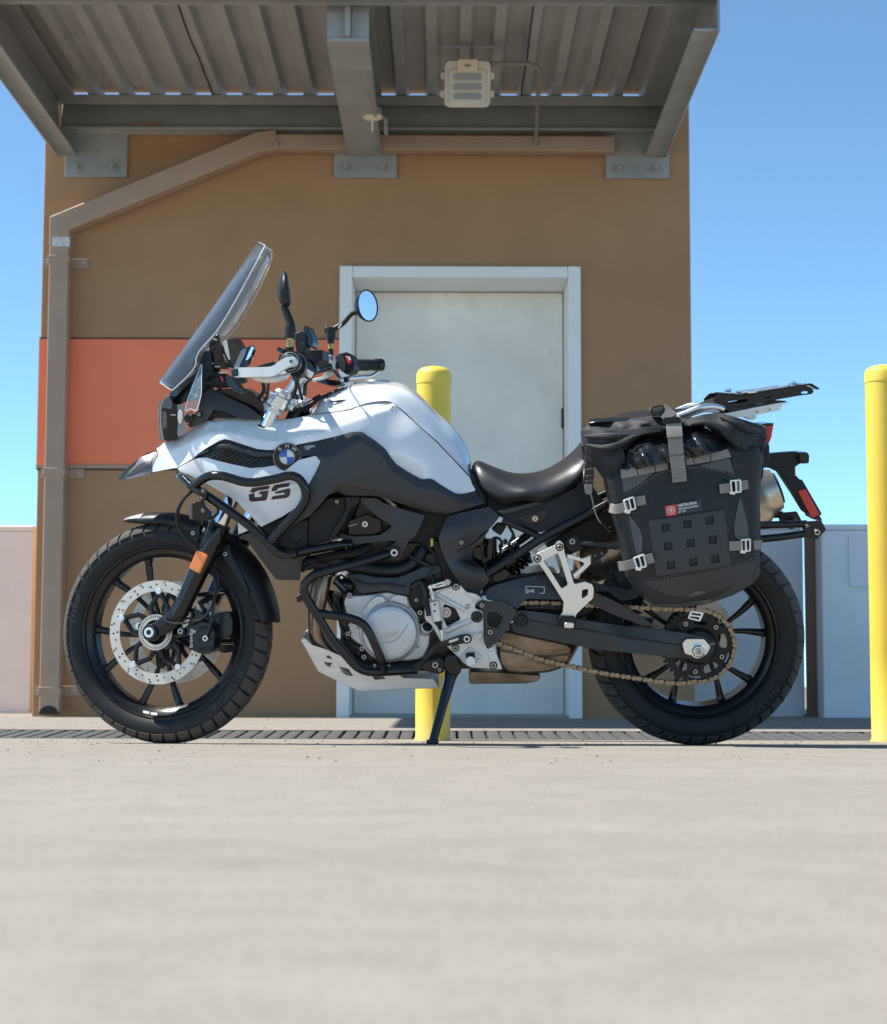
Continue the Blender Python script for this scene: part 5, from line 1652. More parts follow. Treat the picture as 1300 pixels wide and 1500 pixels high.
# side casing and clutch cover
mb = MB(); mb.plate(rc(C(Z6, (362, 445), (382, 398), (440, 402), (560, 392), (640, 376), (700, 390), (772, 402), (785, 465), (832, 520), (850, 600), (912, 642), (905, 722), (862, 800), (780, 815), (640, 818), (560, 792), (480, 722), (440, 694), (402, 662), (396, 560)), 5, 3), .150, .10)
ec = P(mb, 'engine_casing', 'engine', bevel=0.005, seg=3)
ccx, ccy = C(Z6, (655, 630))[0]
cO = B(ccx, ccy, .150)
mb = MB(); mb.lathe([(.0865, -.02), (.0865, .006), (.084, .012), (.080, .014), (.079, .026), (.074, .034), (.064, .038), (.058, .0385), (.030, .0405), (0, .041)], cO, Vector((.03, -1, .02)), 64)
cc = P(mb, 'clutch_cover', 'engine', angle=28)
# wedge facets beside the cover
mb = MB(); mb.plate(rc(C(Z6, (470, 520), (525, 440), (560, 405), (610, 400), (640, 440), (560, 470), (510, 540)), 3, 2), .168, .03); P(mb, 'casing_rib', 'engine', ec, bevel=0.004)
mb = MB(); mb.plate(rc(C(Z6, (645, 420), (700, 392), (765, 405), (775, 465), (700, 445)), 3, 2), .164, .03); P(mb, 'casing_rib', 'engine', ec, bevel=0.004)
up = (Vector((0, 0, 1)) + Vector((1, 0, 0)) * 0.0)
tx = Vector((1, 0, .26)).normalized(); tyv = Vector((-.10, 0, 1)).normalized()
text('BMW', 0.0205, 'steelbolt', B(*C(Z6, (597, 682))[0], .1915), tx, tyv, cc, sx=1.1, ext=.001)
mtube(C(Z6, (606, 700, .1905), (690, 690, .1905), (735, 640, .1895), (770, 582, .187)), .0016, 'cover_line', 'steelbolt', rnd=.01, far=False, parent=cc)
for (x, y, r) in ((400, 397, 3.4), (390, 641, 3.2), (478, 737, 3.2), (492, 790, 3.4), (848, 508, 3.4), (905, 400, 2.6)):
    pbolt(Z6, x, y, .155, r, 'steelbolt', ec)
mb = MB(); mb.lathe([(.017, -.03), (.017, .012), (.0145, .014), (.0135, .008), (0, .006)], B(*C(Z6, (888, 610))[0], .158), Vector((.25, -1, .55)), 24); P(mb, 'oil_filler', 'engine', ec)
mb = MB(); mb.lathe([(0, .0135), (.013, .0135), (.013, .004), (0, .004)], B(*C(Z6, (888, 608))[0], .158), Vector((.25, -1, .55)), 20); P(mb, 'filler_plug', 'gloss', ec)
# black valve-gear cover above
mb = MB(); mb.skin(rc(C(Z6, (385, 268), (470, 262), (560, 285), (700, 288), (800, 250), (870, 215), (970, 207), (985, 248), (925, 268), (790, 320), (776, 398), (700, 386), (640, 370), (560, 378), (470, 390), (430, 335)), 3, 2), tps(C(Z6, (385, 268, .14), (700, 288, .165), (970, 207, .15), (790, 320, .168), (640, 370, .172), (430, 335, .15), (560, 310, .168)), 1e-4), .03, step=6); P(mb, 'upper_engine_cover', 'grey', bevel=0.002)
mb = MB(); mb.plate(rc(C(Z6, (788, 375), (830, 320), (870, 315), (890, 400), (880, 470), (815, 440)), 3, 2), .168, .02); so = P(mb, 'sensor_cover', 'plastic', bevel=0.002)
pbolt(Z6, 825, 428, .170, 2.6, 'steelbolt', so)
hose(C(Z6, (800, 350, .175), (840, 322, .178), (880, 330, .176), (890, 400, .176), (900, 480, .174)), .005, 'hose', 'cable')
# oil cooler end, cylinders at the front of the engine
mb = MB(); mb.cyl(B(*C(Z6, (330, 300))[0], .12), B(*C(Z6, (400, 370))[0], .15), .020, .018, 20); mb.cyl(B(*C(Z6, (365, 330))[0], .15), B(*C(Z6, (420, 345))[0], .152), .012, .012, 16); P(mb, 'starter_motor', 'gloss')
mb = MB(); mb.plate(rc(C(Z6, (290, 380), (340, 440), (350, 520), (400, 560), (400, 700), (470, 720), (560, 800), (540, 870), (430, 840), (340, 740), (345, 600), (300, 480)), 4, 2), .13, .2); P(mb, 'engine_front', 'black', bevel=0.004)
for (a, b) in (((345, 560), (380, 600)), ((350, 640), (395, 690)), ((420, 760), (470, 800))):
    mb = MB(); mb.plate(rc(C(Z6, a, (b[0], a[1] - 8), b, (a[0] + 6, b[1])), 2, 2), .145, .03); P(mb, 'engine_boss', 'gloss', bevel=0.002)
for i, (x, y) in enumerate(((342, 240), (365, 262), (350, 285))):
    mb = MB(); mb.lathe([(0, .004), (.004, .004), (.0055, 0), (0, 0)], B(*C(Z6, (x, y))[0], .16), NEAR, 8); P(mb, 'hose_clip', 'alubright')
# header pipes
for dt, dx in ((.075, 0), (.0, -48)):
    mtube(C(Z6, (270 + dx, 215, dt), (250 + dx, 290, dt + .02), (222 + dx, 420, dt + .03), (195 + dx * .5, 560, dt + .03), (205 + dx * .3, 680, dt + .03), (300, 790, dt + .02), (450, 850, dt)), .0172, 'header_pipe', 'copper', n=18, far=False)
mb = MB(); mb.lathe([(.019, -.006), (.022, -.004), (.022, .006), (.019, .008)], B(*C(Z6, (262, 262))[0], .088), Vector((.1, 0, 1)), 20); P(mb, 'pipe_collar', 'steelbolt')
# ---- exhaust collector box and muffler
mb = MB(); mb.plate(rc(C(Z18, (92, 215), (140, 205), (300, 240), (420, 265), (450, 285), (440, 350), (410, 385), (340, 410), (190, 418), (130, 405), (95, 350)), 8, 4), .105, .20); xb = P(mb, 'exhaust_box', 'exhaust', bevel=0.016, seg=4)
mb = MB(); mb.tube([B(x, y, .107) for x, y in C(Z18, (100, 300), (220, 322), (330, 330), (445, 318))], .003, 8); P(mb, 'box_seam', 'exhaust', xb)
mb = MB(); mb.plate(rc(C(Z18, (-40, 402), (60, 402), (305, 420), (290, 448), (230, 460), (-40, 462)), 3, 2), .095, .17); P(mb, 'exhaust_shield', 'exhaust', bevel=0.006)
ma, mz = B(862, 822, -.19), B(1122, 722, -.19)
mb = MB(); dv = (mz - ma); 
pts = [ma + dv * u for u in (-.05, 0, .15, .85, .97, 1.0, 1.06)]
mb.tube(pts, [.050, .066, .076, .076, .070, .060, .050], 32, flat=1.25); mu = P(mb, 'muffler', 'muffler', angle=50)
mb = MB(); mb.tube([ma + dv * u for u in (.06, .09)], .080, 32, flat=1.22); P(mb, 'muffler_band', 'steelbolt', mu)
mb = MB(); mb.tube([ma + dv * u for u in (1.05, 1.075)], [.044, .040], 24, flat=1.2); P(mb, 'muffler_outlet', 'seam', mu)
mb = MB(); mb.tube([B(*p) for p in C(Z18, (400, 330, -.02), (440, 260, -.06), (480, 120, -.12))] + [ma], [.03, .03, .03, .045], 18); P(mb, 'link_pipe', 'exhaust', mu)

# ---- frame casting on the near side
out = rc(C(Z15, (268, 258), (455, 208), (490, 166), (545, 200), (600, 268), (700, 290), (795, 350), (705, 385), (690, 440), (780, 475), (786, 640), (784, 790), (830, 880), (888, 835), (985, 1090), (860, 1078), (640, 1068), (555, 1005), (515, 955), (405, 850), (330, 790), (240, 620), (165, 560), (160, 430), (200, 340)), 3, 2)
hol = rc(C(Z15, (365, 392), (490, 442), (545, 560), (400, 642), (345, 520)), 3, 2)
mb = MB(); mb.plate([out, hol], .165, .03); fc_ = P(mb, 'frame_casting', 'alu', bevel=0.003)
mb = MB(); mb.plate(rc(C(Z15, (600, 268), (700, 288), (795, 350), (720, 372), (620, 300)), 2, 2), .172, .02); P(mb, 'casting_lip', 'alu', fc_, bevel=0.003)
mtube(C(Z15, (285, 290, .165), (430, 372, .167), (600, 468, .165)), .007, 'casting_rib', 'alu', far=False, n=10, parent=fc_)
mtube(C(Z15, (380, 690, .165), (500, 632, .168), (640, 572, .165)), .009, 'casting_rib', 'alu', far=False, n=10, parent=fc_)
mtube(C(Z15, (560, 735, .167), (640, 720, .169), (760, 690, .165)), .004, 'casting_rib', 'alu', far=False, n=8, parent=fc_)
pO = B(*C(Z15, (712, 530))[0], .165)
mb = MB(); mb.lathe([(.0165, -.01), (.0165, .004), (.0135, .008), (.008, .008), (.007, .003), (0, .003)], pO, NEAR, 28); P(mb, 'swingarm_pivot', 'darkbolt', fc_)
mb = MB(); mb.lathe([(0, .004), (.006, .004), (.007, .0075), (.0052, .008)], pO, NEAR, 6); P(mb, 'pivot_socket', 'gloss', fc_)
for (x, y, r) in ((493, 208, 4.0), (490, 862, 3.8), (890, 1045, 4.0), (490, 978, 2.2)):
    pbolt(Z15, x, y, .167, r, 'steelbolt', fc_)
mb = MB(); mb.lathe([(0, .004), (.0075, .004), (.009, 0), (.015, 0), (.016, -.01), (0, -.01)], B(*C(Z15, (388, 485))[0], .140), NEAR, 18); P(mb, 'drain_bolt', 'steelbolt')
mb = MB(); mb.plate(rc(C(Z15, (640, 842), (772, 946), (660, 1056), (530, 965)), 2, 2), .172, .012); dm = P(mb, 'diamond_plate', 'engine', fc_, bevel=0.002)
mb = MB(); mb.plate(rc(C(Z15, (592, 920), (690, 905), (695, 985), (605, 995)), 2, 2), .182, .02); P(mb, 'foot_peg_mount', 'plastic', bevel=0.002)
mb = MB(); mb.plate(rc(C(Z15, (600, 990), (695, 980), (690, 1050), (655, 1062), (620, 1050)), 3, 2), .200, .03); P(mb, 'foot_peg_end', 'alubright', bevel=0.003)
mb = MB(); mb.cyl(B(*C(Z15, (648, 1000))[0], .18), B(*C(Z15, (648, 1000))[0], .245), .012, .013, 14); P(mb, 'foot_peg', 'alu')
# gear linkage
mb = MB(); mb.plate(rc(C(Z15, (205, 195), (240, 190), (370, 150), (430, 130), (450, 165), (400, 205), (250, 235), (205, 232)), 3, 3), .190, .012); gl = P(mb, 'shift_arm', 'alubright', bevel=0.002)
mb = MB(); mb.plate(rc(C(Z15, (275, 200), (350, 178), (352, 190), (278, 212)), 2, 2), .1905, .002); P(mb, 'arm_slot', 'darkbolt', gl)
mb = MB(); mb.lathe([(0, .01), (.0085, .01), (.010, .006), (.010, -.02), (0, -.02)], B(*C(Z15, (402, 162))[0], .188), NEAR, 20); P(mb, 'shift_shaft', 'steelbolt')
mb = MB(); mb.lathe([(0, .008), (.006, .008), (.0075, .004), (.0075, -.012), (0, -.012)], B(*C(Z15, (222, 215))[0], .192), NEAR, 16); P(mb, 'ball_joint', 'alubright')
def seg(a, b, t, r, material, name, r2=None, n=16):
    m_ = MB(); m_.cyl(B(*C(Z15, a)[0], t), B(*C(Z15, b)[0], t), r, r2, n); return P(m_, name, material)
seg((222, 220), (250, 350), .192, .0045, 'alubright', 'shift_rod'); seg((233, 262), (240, 300), .192, .007, 'steelbolt', 'rod_nut', n=6)
seg((262, 368), (300, 572), .192, .0145, 'alu', 'shift_assist_unit', n=22); seg((296, 565), (315, 610), .192, .0115, 'plastic', 'rod_boot', .010); seg((315, 610), (332, 670), .192, .008, 'plastic', 'rod_boot', .005)
seg((332, 660), (350, 770), .192, .0045, 'alubright', 'shift_rod')
for y in (400, 470):
    pbolt(Z15, 268, y, .206, 1.6, 'darkbolt', ring=False)
hose(C(Z15, (205, 520, .19), (190, 440, .19), (165, 380, .188), (160, 260, .186), (110, 165, .18), (20, 220, .17)), .0065, 'hose', 'sensor_cable')
mb = MB(); mb.plate(rc(C(Z15, (130, 330), (185, 325), (200, 400), (215, 520), (190, 520), (150, 410)), 2, 2), .196, .02); P(mb, 'cable_plug', 'plastic', bevel=0.002)
mb = MB(); mb.plate(rc(C(Z15, (605, 712), (655, 720), (660, 775), (620, 805), (400, 845), (300, 860), (190, 990), (130, 1010), (150, 960), (270, 825), (400, 775), (545, 720)), 3, 2), .205, .010); gp = P(mb, 'gear_lever', 'black', bevel=0.002)
mb = MB(); mb.plate(rc(C(Z15, (415, 785), (520, 752), (522, 775), (418, 812)), 2, 2), .2055, .003); P(mb, 'lever_slot', 'alu', gp)
pbolt(Z15, 608, 763, .206, 5.0, 'alubright', gp)
mb = MB(); mb.cyl(B(*C(Z15, (85, 1060))[0], .19), B(*C(Z15, (85, 1060))[0], .245), .011, .011, 16); P(mb, 'gear_pedal_rubber', 'rubber', gp)
mtube(C(Z15, (150, 1000, .2), (85, 1060, .205)), .006, 'pedal_stem', 'black', far=False, parent=gp)
# heel guard
o_ = rc(C(Z15, (702, 395), (770, 350), (850, 372), (962, 358), (1060, 410), (1146, 472), (1040, 650), (940, 800), (842, 852), (790, 810), (802, 650), (788, 480)), 2, 2)
h_ = rc(C(Z15, (835, 478), (905, 465), (996, 540), (932, 655), (842, 630), (818, 560)), 2, 2)
mb = MB(); mb.plate([o_, h_], .192, .012); hg_ = P(mb, 'heel_guard', 'grey', bevel=0.002)
pbolt(Z15, 768, 408, .194, 3.2, 'steelbolt', hg_); pbolt(Z15, 855, 690, .194, 3.6, 'steelbolt', hg_)

# ---- skid plate
so_ = rc(C(Z6, (95, 684), (116, 670), (160, 714), (250, 742), (380, 800), (470, 872), (520, 890), (600, 893), (700, 893), (742, 925), (930, 930), (966, 984), (500, 1003), (460, 1004), (330, 945), (205, 882)), 2, 2)
holes = [rc(C(Z6, (234, 820), (288, 828), (308, 862), (258, 848)), 1.5, 2), rc(C(Z6, (334, 850), (396, 866), (425, 914), (382, 906), (345, 882)), 1.5, 2), rc(C(Z6, (532, 897), (600, 902), (632, 930), (560, 936)), 1.5, 2)]
mb = MB(); mb.skin([so_] + holes, tps(C(Z6, (95, 684, .115), (160, 714, .130), (470, 872, .152), (700, 893, .155), (966, 984, .148), (500, 1003, .146), (460, 1004, .146), (205, 882, .118), (300, 830, .140)), 1e-4), .005, step=6)
sk = pair(mb, 'skid_plate', 'aluplate', bevel=0.001)
belly = MB(); lr = []
for q_ in (-1, -.5, 0, .5, 1):
    lr.append([Vector((B(x, y, t).x, -q_ * (t - .001), B(x, y, t).z)) for x, y, t in C(Z6, (114, 672, .113), (96, 685, .113), (206, 881, .116), (332, 944, .13), (462, 1003, .144), (500, 1002, .144), (966, 983, .146))])
belly.loft(lr, cap=False); P(belly, 'belly_pan', 'aluplate', sk, solid=.004, angle=20)
tf_ = lambda x, y: .1455
mb = MB(); mb.plate(rc(C(Z6, (248, 782), (262, 778), (368, 812), (372, 826), (356, 828), (250, 797)), 2, 2), .1405, .002); st2 = P(mb, 'plate_badge', 'print', sk)
mb = MB(); mb.plate(rc(C(Z6, (254, 784), (262, 781), (364, 814), (366, 824), (356, 825), (254, 794)), 1.5, 2), .1412, .001); P(mb, 'badge_field', 'gsdark', sk)
# ---- crash bars
BR = .0128
ub = mtube(C(Z3, (528, 662, .178), (590, 617, .205), (640, 592, .222), (720, 592, .240), (880, 645, .263), (1060, 614, .266), (1140, 590, .266), (1200, 602, .266), (1246, 665, .266), (1252, 740, .266), (1215, 805, .262), (1025, 1012, .252)), BR, 'crash_bar', 'gloss', rnd=.035)
lb = mtube(C(Z3, (478, 612, .140), (520, 655, .172), (600, 704, .205), (760, 812, .238), (900, 915, .252), (1060, 1072, .252), (1110, 1098, .248), (1180, 1094, .242)) + C(Z13, (60, 590, .225), (300, 545, .205), (480, 512, .19), (600, 505, .165)), BR, 'crash_bar', 'gloss', rnd=.03)
half = [B(*p) for p in C(Z3, (520, 655, .172), (478, 612, .140), (456, 594, .105), (448, 588, .06), (446, 586, .0))]
full = half + [Vector((p.x, -p.y, p.z)) for p in reversed(half[:-1])]
mb = MB(); mb.tube([Vector(p) for p in rc([tuple(p) for p in full], .03, 6, closed=False)], BR, 14); P(mb, 'nose_bar', 'gloss')
eb = mtube(C(Z6, (655, 132, .178), (600, 150, .195), (480, 187, .220), (300, 232, .242), (170, 270, .246), (112, 330, .246), (112, 395, .246), (190, 515, .240), (290, 680, .226), (440, 850, .205), (500, 882, .200), (580, 886, .198), (830, 870, .19)), BR, 'engine_guard_bar', 'gloss', rnd=.03)
bb_ = mtube(C(Z6, (196, 512, .240), (400, 540, .242), (490, 576, .242), (540, 660, .238), (600, 800, .218), (622, 880, .20)), BR * .96, 'engine_guard_brace', 'gloss', rnd=.035)
mb = MB(); mb.plate(rc(C(Z6, (60, 405), (100, 385), (110, 430), (70, 450)), 2, 2), .25, .012); P(mb, 'bar_tab', 'black', bevel=0.002)
mb = MB(); mb.plate(rc(C(Z6, (628, 95), (690, 85), (728, 125), (700, 175), (650, 175), (600, 165)), 4, 3), .182, .01); gm = P(mb, 'guard_mount', 'black', bevel=0.002)
pbolt(Z6, 684, 127, .186, 5.4, 'alubright', gm)
mb = MB(); mb.lathe([(.010, -.004), (.0165, -.004), (.0165, .004), (.010, .004)], B(*C(Z13, (590, 508))[0], .175), Vector((1, -.5, .1)), 20, closed=True); P(mb, 'bar_flange', 'gloss')
# ---- fog lamp on the bar
fo = rc(C(Z3, (510, 780), (545, 758), (600, 762), (615, 800), (650, 830), (640, 880), (570, 882), (515, 872)), 3, 3)
mb = MB(); mb.plate(fo, .235, .06); fg = P(mb, 'fog_lamp', 'gloss', bevel=0.003)
mb = MB(); mb.plate(rc(C(Z3, (505, 785), (530, 770), (530, 872), (510, 868)), 2, 2), .24, .07); P(mb, 'fog_lens', 'headlamp', fg, bevel=0.002)
mb = MB(); mb.plate(rc(C(Z3, (570, 675), (615, 675), (622, 720), (600, 770), (585, 770), (572, 720)), 2, 2), .232, .03); P(mb, 'fog_clamp', 'gloss', fg, bevel=0.002)
pbolt(Z3, 597, 692, .234, 2.4, 'steelbolt', fg, ring=False); pbolt(Z3, 597, 815, .237, 2.6, 'steelbolt', fg); pbolt(Z3, 585, 735, .234, 1.8, 'steelbolt', fg)
hose(C(Z3, (640, 740, .20), (685, 780, .21), (690, 830, .215), (650, 865, .21)), .004, 'hose', 'lamp_cable')
hose(C(Z3, (520, 690, .17), (460, 760, .17), (430, 830, .165), (440, 920, .15), (490, 990, .14), (555, 1045, .12), (580, 1060, .11)), .0042, 'hose', 'lamp_cable')
hose(C(Z3, (535, 690, .16), (480, 740, .16), (440, 830, .158), (465, 930, .145), (545, 1020, .12)), .003, 'hose', 'lamp_cable')
# ---- side stand
ft = BIKE_I @ Vector((W(634, 1088, -.25).x, -.25, gz(-.25) + .008))
tp = B(*C(Z6, (1052, 880))[0], .155); md = tp.lerp(ft, .5)
mb = MB(); mb.tube([tp, tp.lerp(ft, .12), md, ft + (tp - ft) * .06, ft], [.021, .0165, .0135, .0120, .0115], 16); sst = P(mb, 'side_stand', 'black')
mb = MB(); mb.box(ft + Vector((0, 0, .002)), (.034, .05, .012), Matrix.Rotation(-LEAN, 3, 'X')); P(mb, 'stand_foot', 'black', sst, bevel=0.003)
mb = MB(); mb.plate(rc(C(Z15, (370, 960), (430, 925), (500, 950), (555, 1060), (540, 1140), (470, 1160), (400, 1120), (360, 1050)), 5, 3), .185, .05); P(mb, 'stand_pivot', 'black', bevel=0.006)
mb = MB(); mb.plate(rc(C(Z15, (120, 1010), (330, 960), (380, 1000), (370, 1120), (300, 1140), (120, 1090)), 4, 3), .172, .05); spm = P(mb, 'stand_bracket', 'black', bevel=0.004)
pbolt(Z15, 273, 1038, .175, 4.6, 'steelbolt', spm); pbolt(Z15, 320, 1090, .175, 2.4, 'steelbolt', spm)
mtube(C(Z6, (998, 920, .17), (990, 1000, .18), (985, 1080, .19)), .004, 'stand_spring', 'steelbolt', far=False)

# ---- swingarm
sw = rc(C(Z18, (212, 110), (340, 126), (520, 160), (760, 195), (960, 216), (1080, 236), (1120, 262), (1125, 305), (1085, 335), (1000, 341), (880, 330), (560, 297), (360, 255), (180, 218), (160, 198), (186, 140)), 3, 3)
mb = MB(); mb.skin(sw, tps(C(Z18, (212, 110, .150), (180, 218, .150), (560, 297, .158), (1000, 341, .158), (1080, 236, .150), (700, 190, .150), (650, 235, .168), (300, 165, .164), (950, 275, .165), (1125, 300, .156)), 1e-4), .04, step=6)
swa = pair(mb, 'swingarm', 'grey', bevel=0.005, angle=50)
mtube(C(Z18, (250, 158, .1625), (420, 190, .1655), (620, 222, .1672), (970, 278, .1655)), .0018, 'swingarm_groove', 'seam', far=False, parent=swa, n=6)
mb = MB(); mb.lathe([(0, .004), (.0155, .004), (.017, .001), (.017, -.01), (0, -.01)], B(*C(Z18, (208, 160))[0], .164), NEAR, 24); P(mb, 'pivot_cap', 'plastic', swa)
br_ = rc(C(Z18, (545, 18), (620, 50), (720, 100), (840, 185), (790, 187), (640, 130), (535, 80)), 3, 2)
mb = MB(); mb.plate(br_, .152, .03); pair(mb, 'swingarm_brace', 'grey', bevel=0.004)
mb = MB(); mb.plate(rc(C(Z18, (160, 60), (560, 10), (560, 110), (500, 150), (200, 110)), 4, 2), .09, .18); P(mb, 'swingarm_bridge', 'plastic', bevel=0.006)
ab = rc(C(Z18, (974, 270), (992, 246), (1078, 246), (1110, 286), (1092, 322), (1052, 336), (985, 318)), 3, 2)
mb = MB(); mb.plate(ab, .180, .014); abo = P(mb, 'axle_block', 'alubright', bevel=0.002)
nO = B(*C(Z18, (1048, 303))[0], .180)
mb = MB(); mb.lathe([(.0215, 0), (.0215, .003), (.018, .004)], nO, NEAR, 24); mb.lathe([(.018, .003), (.018, .012), (.0155, .015), (.0098, .015), (.0098, .004), (0, .004)], nO, NEAR, 6); P(mb, 'axle_nut', 'alubright', abo)
mb = MB(); mb.lathe([(.0098, .012), (.0098, .021), (.0085, .022), (.0055, .022), (.0055, .006), (0, .006)], nO, NEAR, 18); P(mb, 'axle_end', 'steelbolt', abo)
mb = MB(); mb.cyl(B(*C(Z18, (1085, 278))[0], .172), B(*C(Z18, (1128, 268))[0], .172), .0035, .0035, 8); P(mb, 'chain_adjuster', 'steelbolt', abo)
mb = MB(); mb.cyl(A_R + NEAR * -.17, A_R + NEAR * .17, .012, .012, 16); P(mb, 'rear_axle', 'steelbolt')

# ---- rear sprocket and chain
spx, spy = 1022.8, 946
TS = .108
sO = B(spx, spy, TS)
r_ch = (B(spx + 56.0, spy, TS) - sO).length - .006
teeth = 42
outl = []
for i in range(teeth):
    a = 2 * math.pi * i / teeth; w = 2 * math.pi / teeth
    for da, rr in ((-.5, -.0045), (-.28, -.001), (-.12, .0062), (.12, .0062), (.28, -.001)):
        outl.append(((r_ch + rr) * math.cos(a + da * w), (r_ch + rr) * math.sin(a + da * w)))
holes = []
for k in range(5):
    a = R(-60 + 72 * k)
    holes.append([(r * math.cos(a + d), r * math.sin(a + d)) for r, d in ((.062, -.22), (.074, -.30), (.083, -.26), (.085, 0), (.083, .26), (.074, .30), (.062, .22), (.060, 0))])
    a2 = R(-24 + 72 * k)
    holes.append([(r * math.cos(a2 + d), r * math.sin(a2 + d)) for r, d in ((.088, -.20), (.092, -.21), (.0945, -.1), (.0945, .1), (.092, .21), (.088, .20), (.0885, 0))])
pts, tris = fill([outl] + holes); n = len(pts)
mb = MB(); mb.add([sO + Vector((x, -.003, z)) for x, z in pts] + [sO + Vector((x, .004, z)) for x, z in pts], [tuple(t) for t in tris] + [tuple(i + n for i in reversed(t)) for t in tris] + rim(tris, n))
mb.lathe([(0, .03), (.045, .03), (.052, .012), (.055, 0), (0, 0)], sO, NEAR, 36)
spk = P(mb, 'rear_sprocket', 'plastic')
for k in range(5):
    a = R(-24 + 72 * k)
    bolt(sO + Vector((.074 * math.cos(a), -.006, .074 * math.sin(a))), .0068, 'steelbolt', spk)
# chain path in the bike frame
def bx(z, x, y): return B(*C(z, (x, y))[0], TS)
lowr = [bx(Z18, 80, 262), bx(Z18, 190, 302), bx(Z18, 300, 343), bx(Z18, 420, 372), bx(Z18, 560, 402), bx(Z18, 700, 425), bx(Z18, 850, 447), bx(Z18, 960, 457)]
a_lo, a_hi = -96, 88
arc = [sO + Vector((r_ch * math.cos(R(a)), 0, r_ch * math.sin(R(a)))) for a in np.linspace(a_lo, a_hi, 26)]
upr = [bx(Z18, 690, 93), bx(Z18, 400, 78), bx(Z18, 250, 74), bx(Z18, 130, 85)]
fs_ = bx(Z18, 70, 170)
path = lowr + arc + upr + [fs_ + Vector((-.036, 0, .03)), fs_ + Vector((-.05, 0, -.01)), fs_ + Vector((-.03, 0, -.04))]
path = [Vector(p) for p in cr([tuple(p) for p in path], 6, closed=True)]
dl_ = [0]
for a, b in zip(path, path[1:] + path[:1]): dl_.append(dl_[-1] + (b - a).length)
PITCH_C = .0159
nl = int(dl_[-1] / PITCH_C) // 2 * 2
def on_path(s):
    s = s % dl_[-1]
    j = np.searchsorted(dl_, s, side='right') - 1
    j = min(j, len(path) - 1)
    f = (s - dl_[j]) / max(1e-9, dl_[j + 1] - dl_[j])
    return path[j].lerp(path[(j + 1) % len(path)], f)
def link_mesh(wl, inner):
    m = MB(); h = PITCH_C / 2; r = .0069
    lp = [(h + r * math.cos(a), r * math.sin(a)) for a in np.linspace(-math.pi / 2, math.pi / 2, 6)] + [(0, r * .62)] + [(-h + r * math.cos(a), r * math.sin(a)) for a in np.linspace(math.pi / 2, 3 * math.pi / 2, 6)] + [(0, -r * .62)]
    for s_ in (-1, 1):
        m.prism([Vector((x, s_ * wl - .0011, z)) for x, z in lp], [Vector((x, s_ * wl + .0011, z)) for x, z in lp])
    if inner:
        for x in (-h, h):
            m.cyl((x, -wl, 0), (x, wl, 0), .0050, .0050, 8)
    else:
        for x in (-h, h):
            m.cyl((x, -wl - .0025, 0), (x, wl + .0025, 0), .0029, .0029, 8)
    return m.mesh('chain_link', 'chainshade' if inner else 'chain')
LM = (link_mesh(.0095, False), link_mesh(.0068, True))
chm = MB(); chm.cyl(fs_ + Vector((0, -.006, 0)), fs_ + Vector((0, .006, 0)), .034, .034, 24); chain = P(chm, 'drive_sprocket', 'darkbolt')
for i in range(nl):
    a = on_path(dl_[-1] * i / nl); b = on_path(dl_[-1] * (i + 1) / nl)
    ang = math.atan2(b.z - a.z, b.x - a.x)
    link_copy(LM[i % 2], 'chain_link', chain, Matrix.Translation((a + b) / 2) @ Matrix.Rotation(-ang, 4, 'Y'))
# chain guard
cg = rc(C(Z7, (256, 1132), (300, 1096), (480, 1042), (600, 1022), (700, 1012), (870, 1030), (1000, 1058), (1300, 1122)) + C(Z9, (330, 190), (345, 245), (260, 262), (200, 215), (130, 215)) + C(Z7, (1010, 1180), (820, 1192), (560, 1186), (540, 1202), (490, 1262), (400, 1212), (262, 1192)), 3, 2)
mb = MB(); mb.skin(cg, tps(C(Z7, (256, 1132, .150), (480, 1042, .145), (700, 1012, .138), (1000, 1058, .138), (1300, 1122, .135), (490, 1262, .165), (560, 1186, .165), (1010, 1180, .155), (600, 1110, .160)) + C(Z9, (345, 245, .14), (330, 190, .13)), 1e-4), .02, step=6); cgo = P(mb, 'chain_guard', 'grey', bevel=0.003)
mb = MB(); mb.plate([rc(C(Z7, (552, 1092), (690, 1098), (690, 1148), (552, 1144)), 1.5, 2), rc(C(Z7, (556, 1096), (686, 1102), (686, 1144), (556, 1140)), 1.2, 2)], .1625, .002); bdg = P(mb, 'guard_badge', 'print', cgo)
text('S10E', .0105, 'print', B(*C(Z7, (562, 1136))[0], .1628), (1, 0, -.03), (0, 0, 1), cgo, sx=.98, bold=.0002)
mb = MB(); mb.plate(rc(C(Z7, (540, 1245), (600, 1238), (700, 1240), (730, 1225), (760, 1245), (820, 1245), (820, 1265), (550, 1262)), 2, 2), .14, .015); P(mb, 'chain_slider', 'plastic', bevel=0.001)

# ---- rear frame, shock and airbox odds and ends
fr1 = mtube(C(Z7, (270, 1003, .15), (460, 880, .15), (660, 745, .15), (1150, 490, .15), (1500, 330, .14)), .0125, 'subframe_tube', 'black', far=True, rnd=.01)
mtube(C(Z7, (378, 612, .145), (520, 670, .148), (665, 738, .15)), .009, 'subframe_brace', 'black', rnd=.01)
mtube(C(Z7, (405, 925, .15), (462, 885, .15)), .0165, 'subframe_sleeve', 'plastic', rnd=.01, far=False)
for (x, y, t, r, h, ax, mt_, nm) in ((700, 495, .09, .018, .05, (0, 0, 1), 'gloss', 'fluid_reservoir'),):
    mb = MB(); o3 = B(*C(Z14, (x, y))[0], t); mb.lathe([(0, .03), (r, .03), (r * 1.05, .02), (r, -.025), (0, -.025)], o3, ax, 24); P(mb, nm, mt_)
mb = MB(); mb.plate(rc(C(Z14, (710, 330), (770, 272), (845, 300), (790, 385)), 2, 2), .10, .05); P(mb, 'relay_box', 'plastic', bevel=0.004)
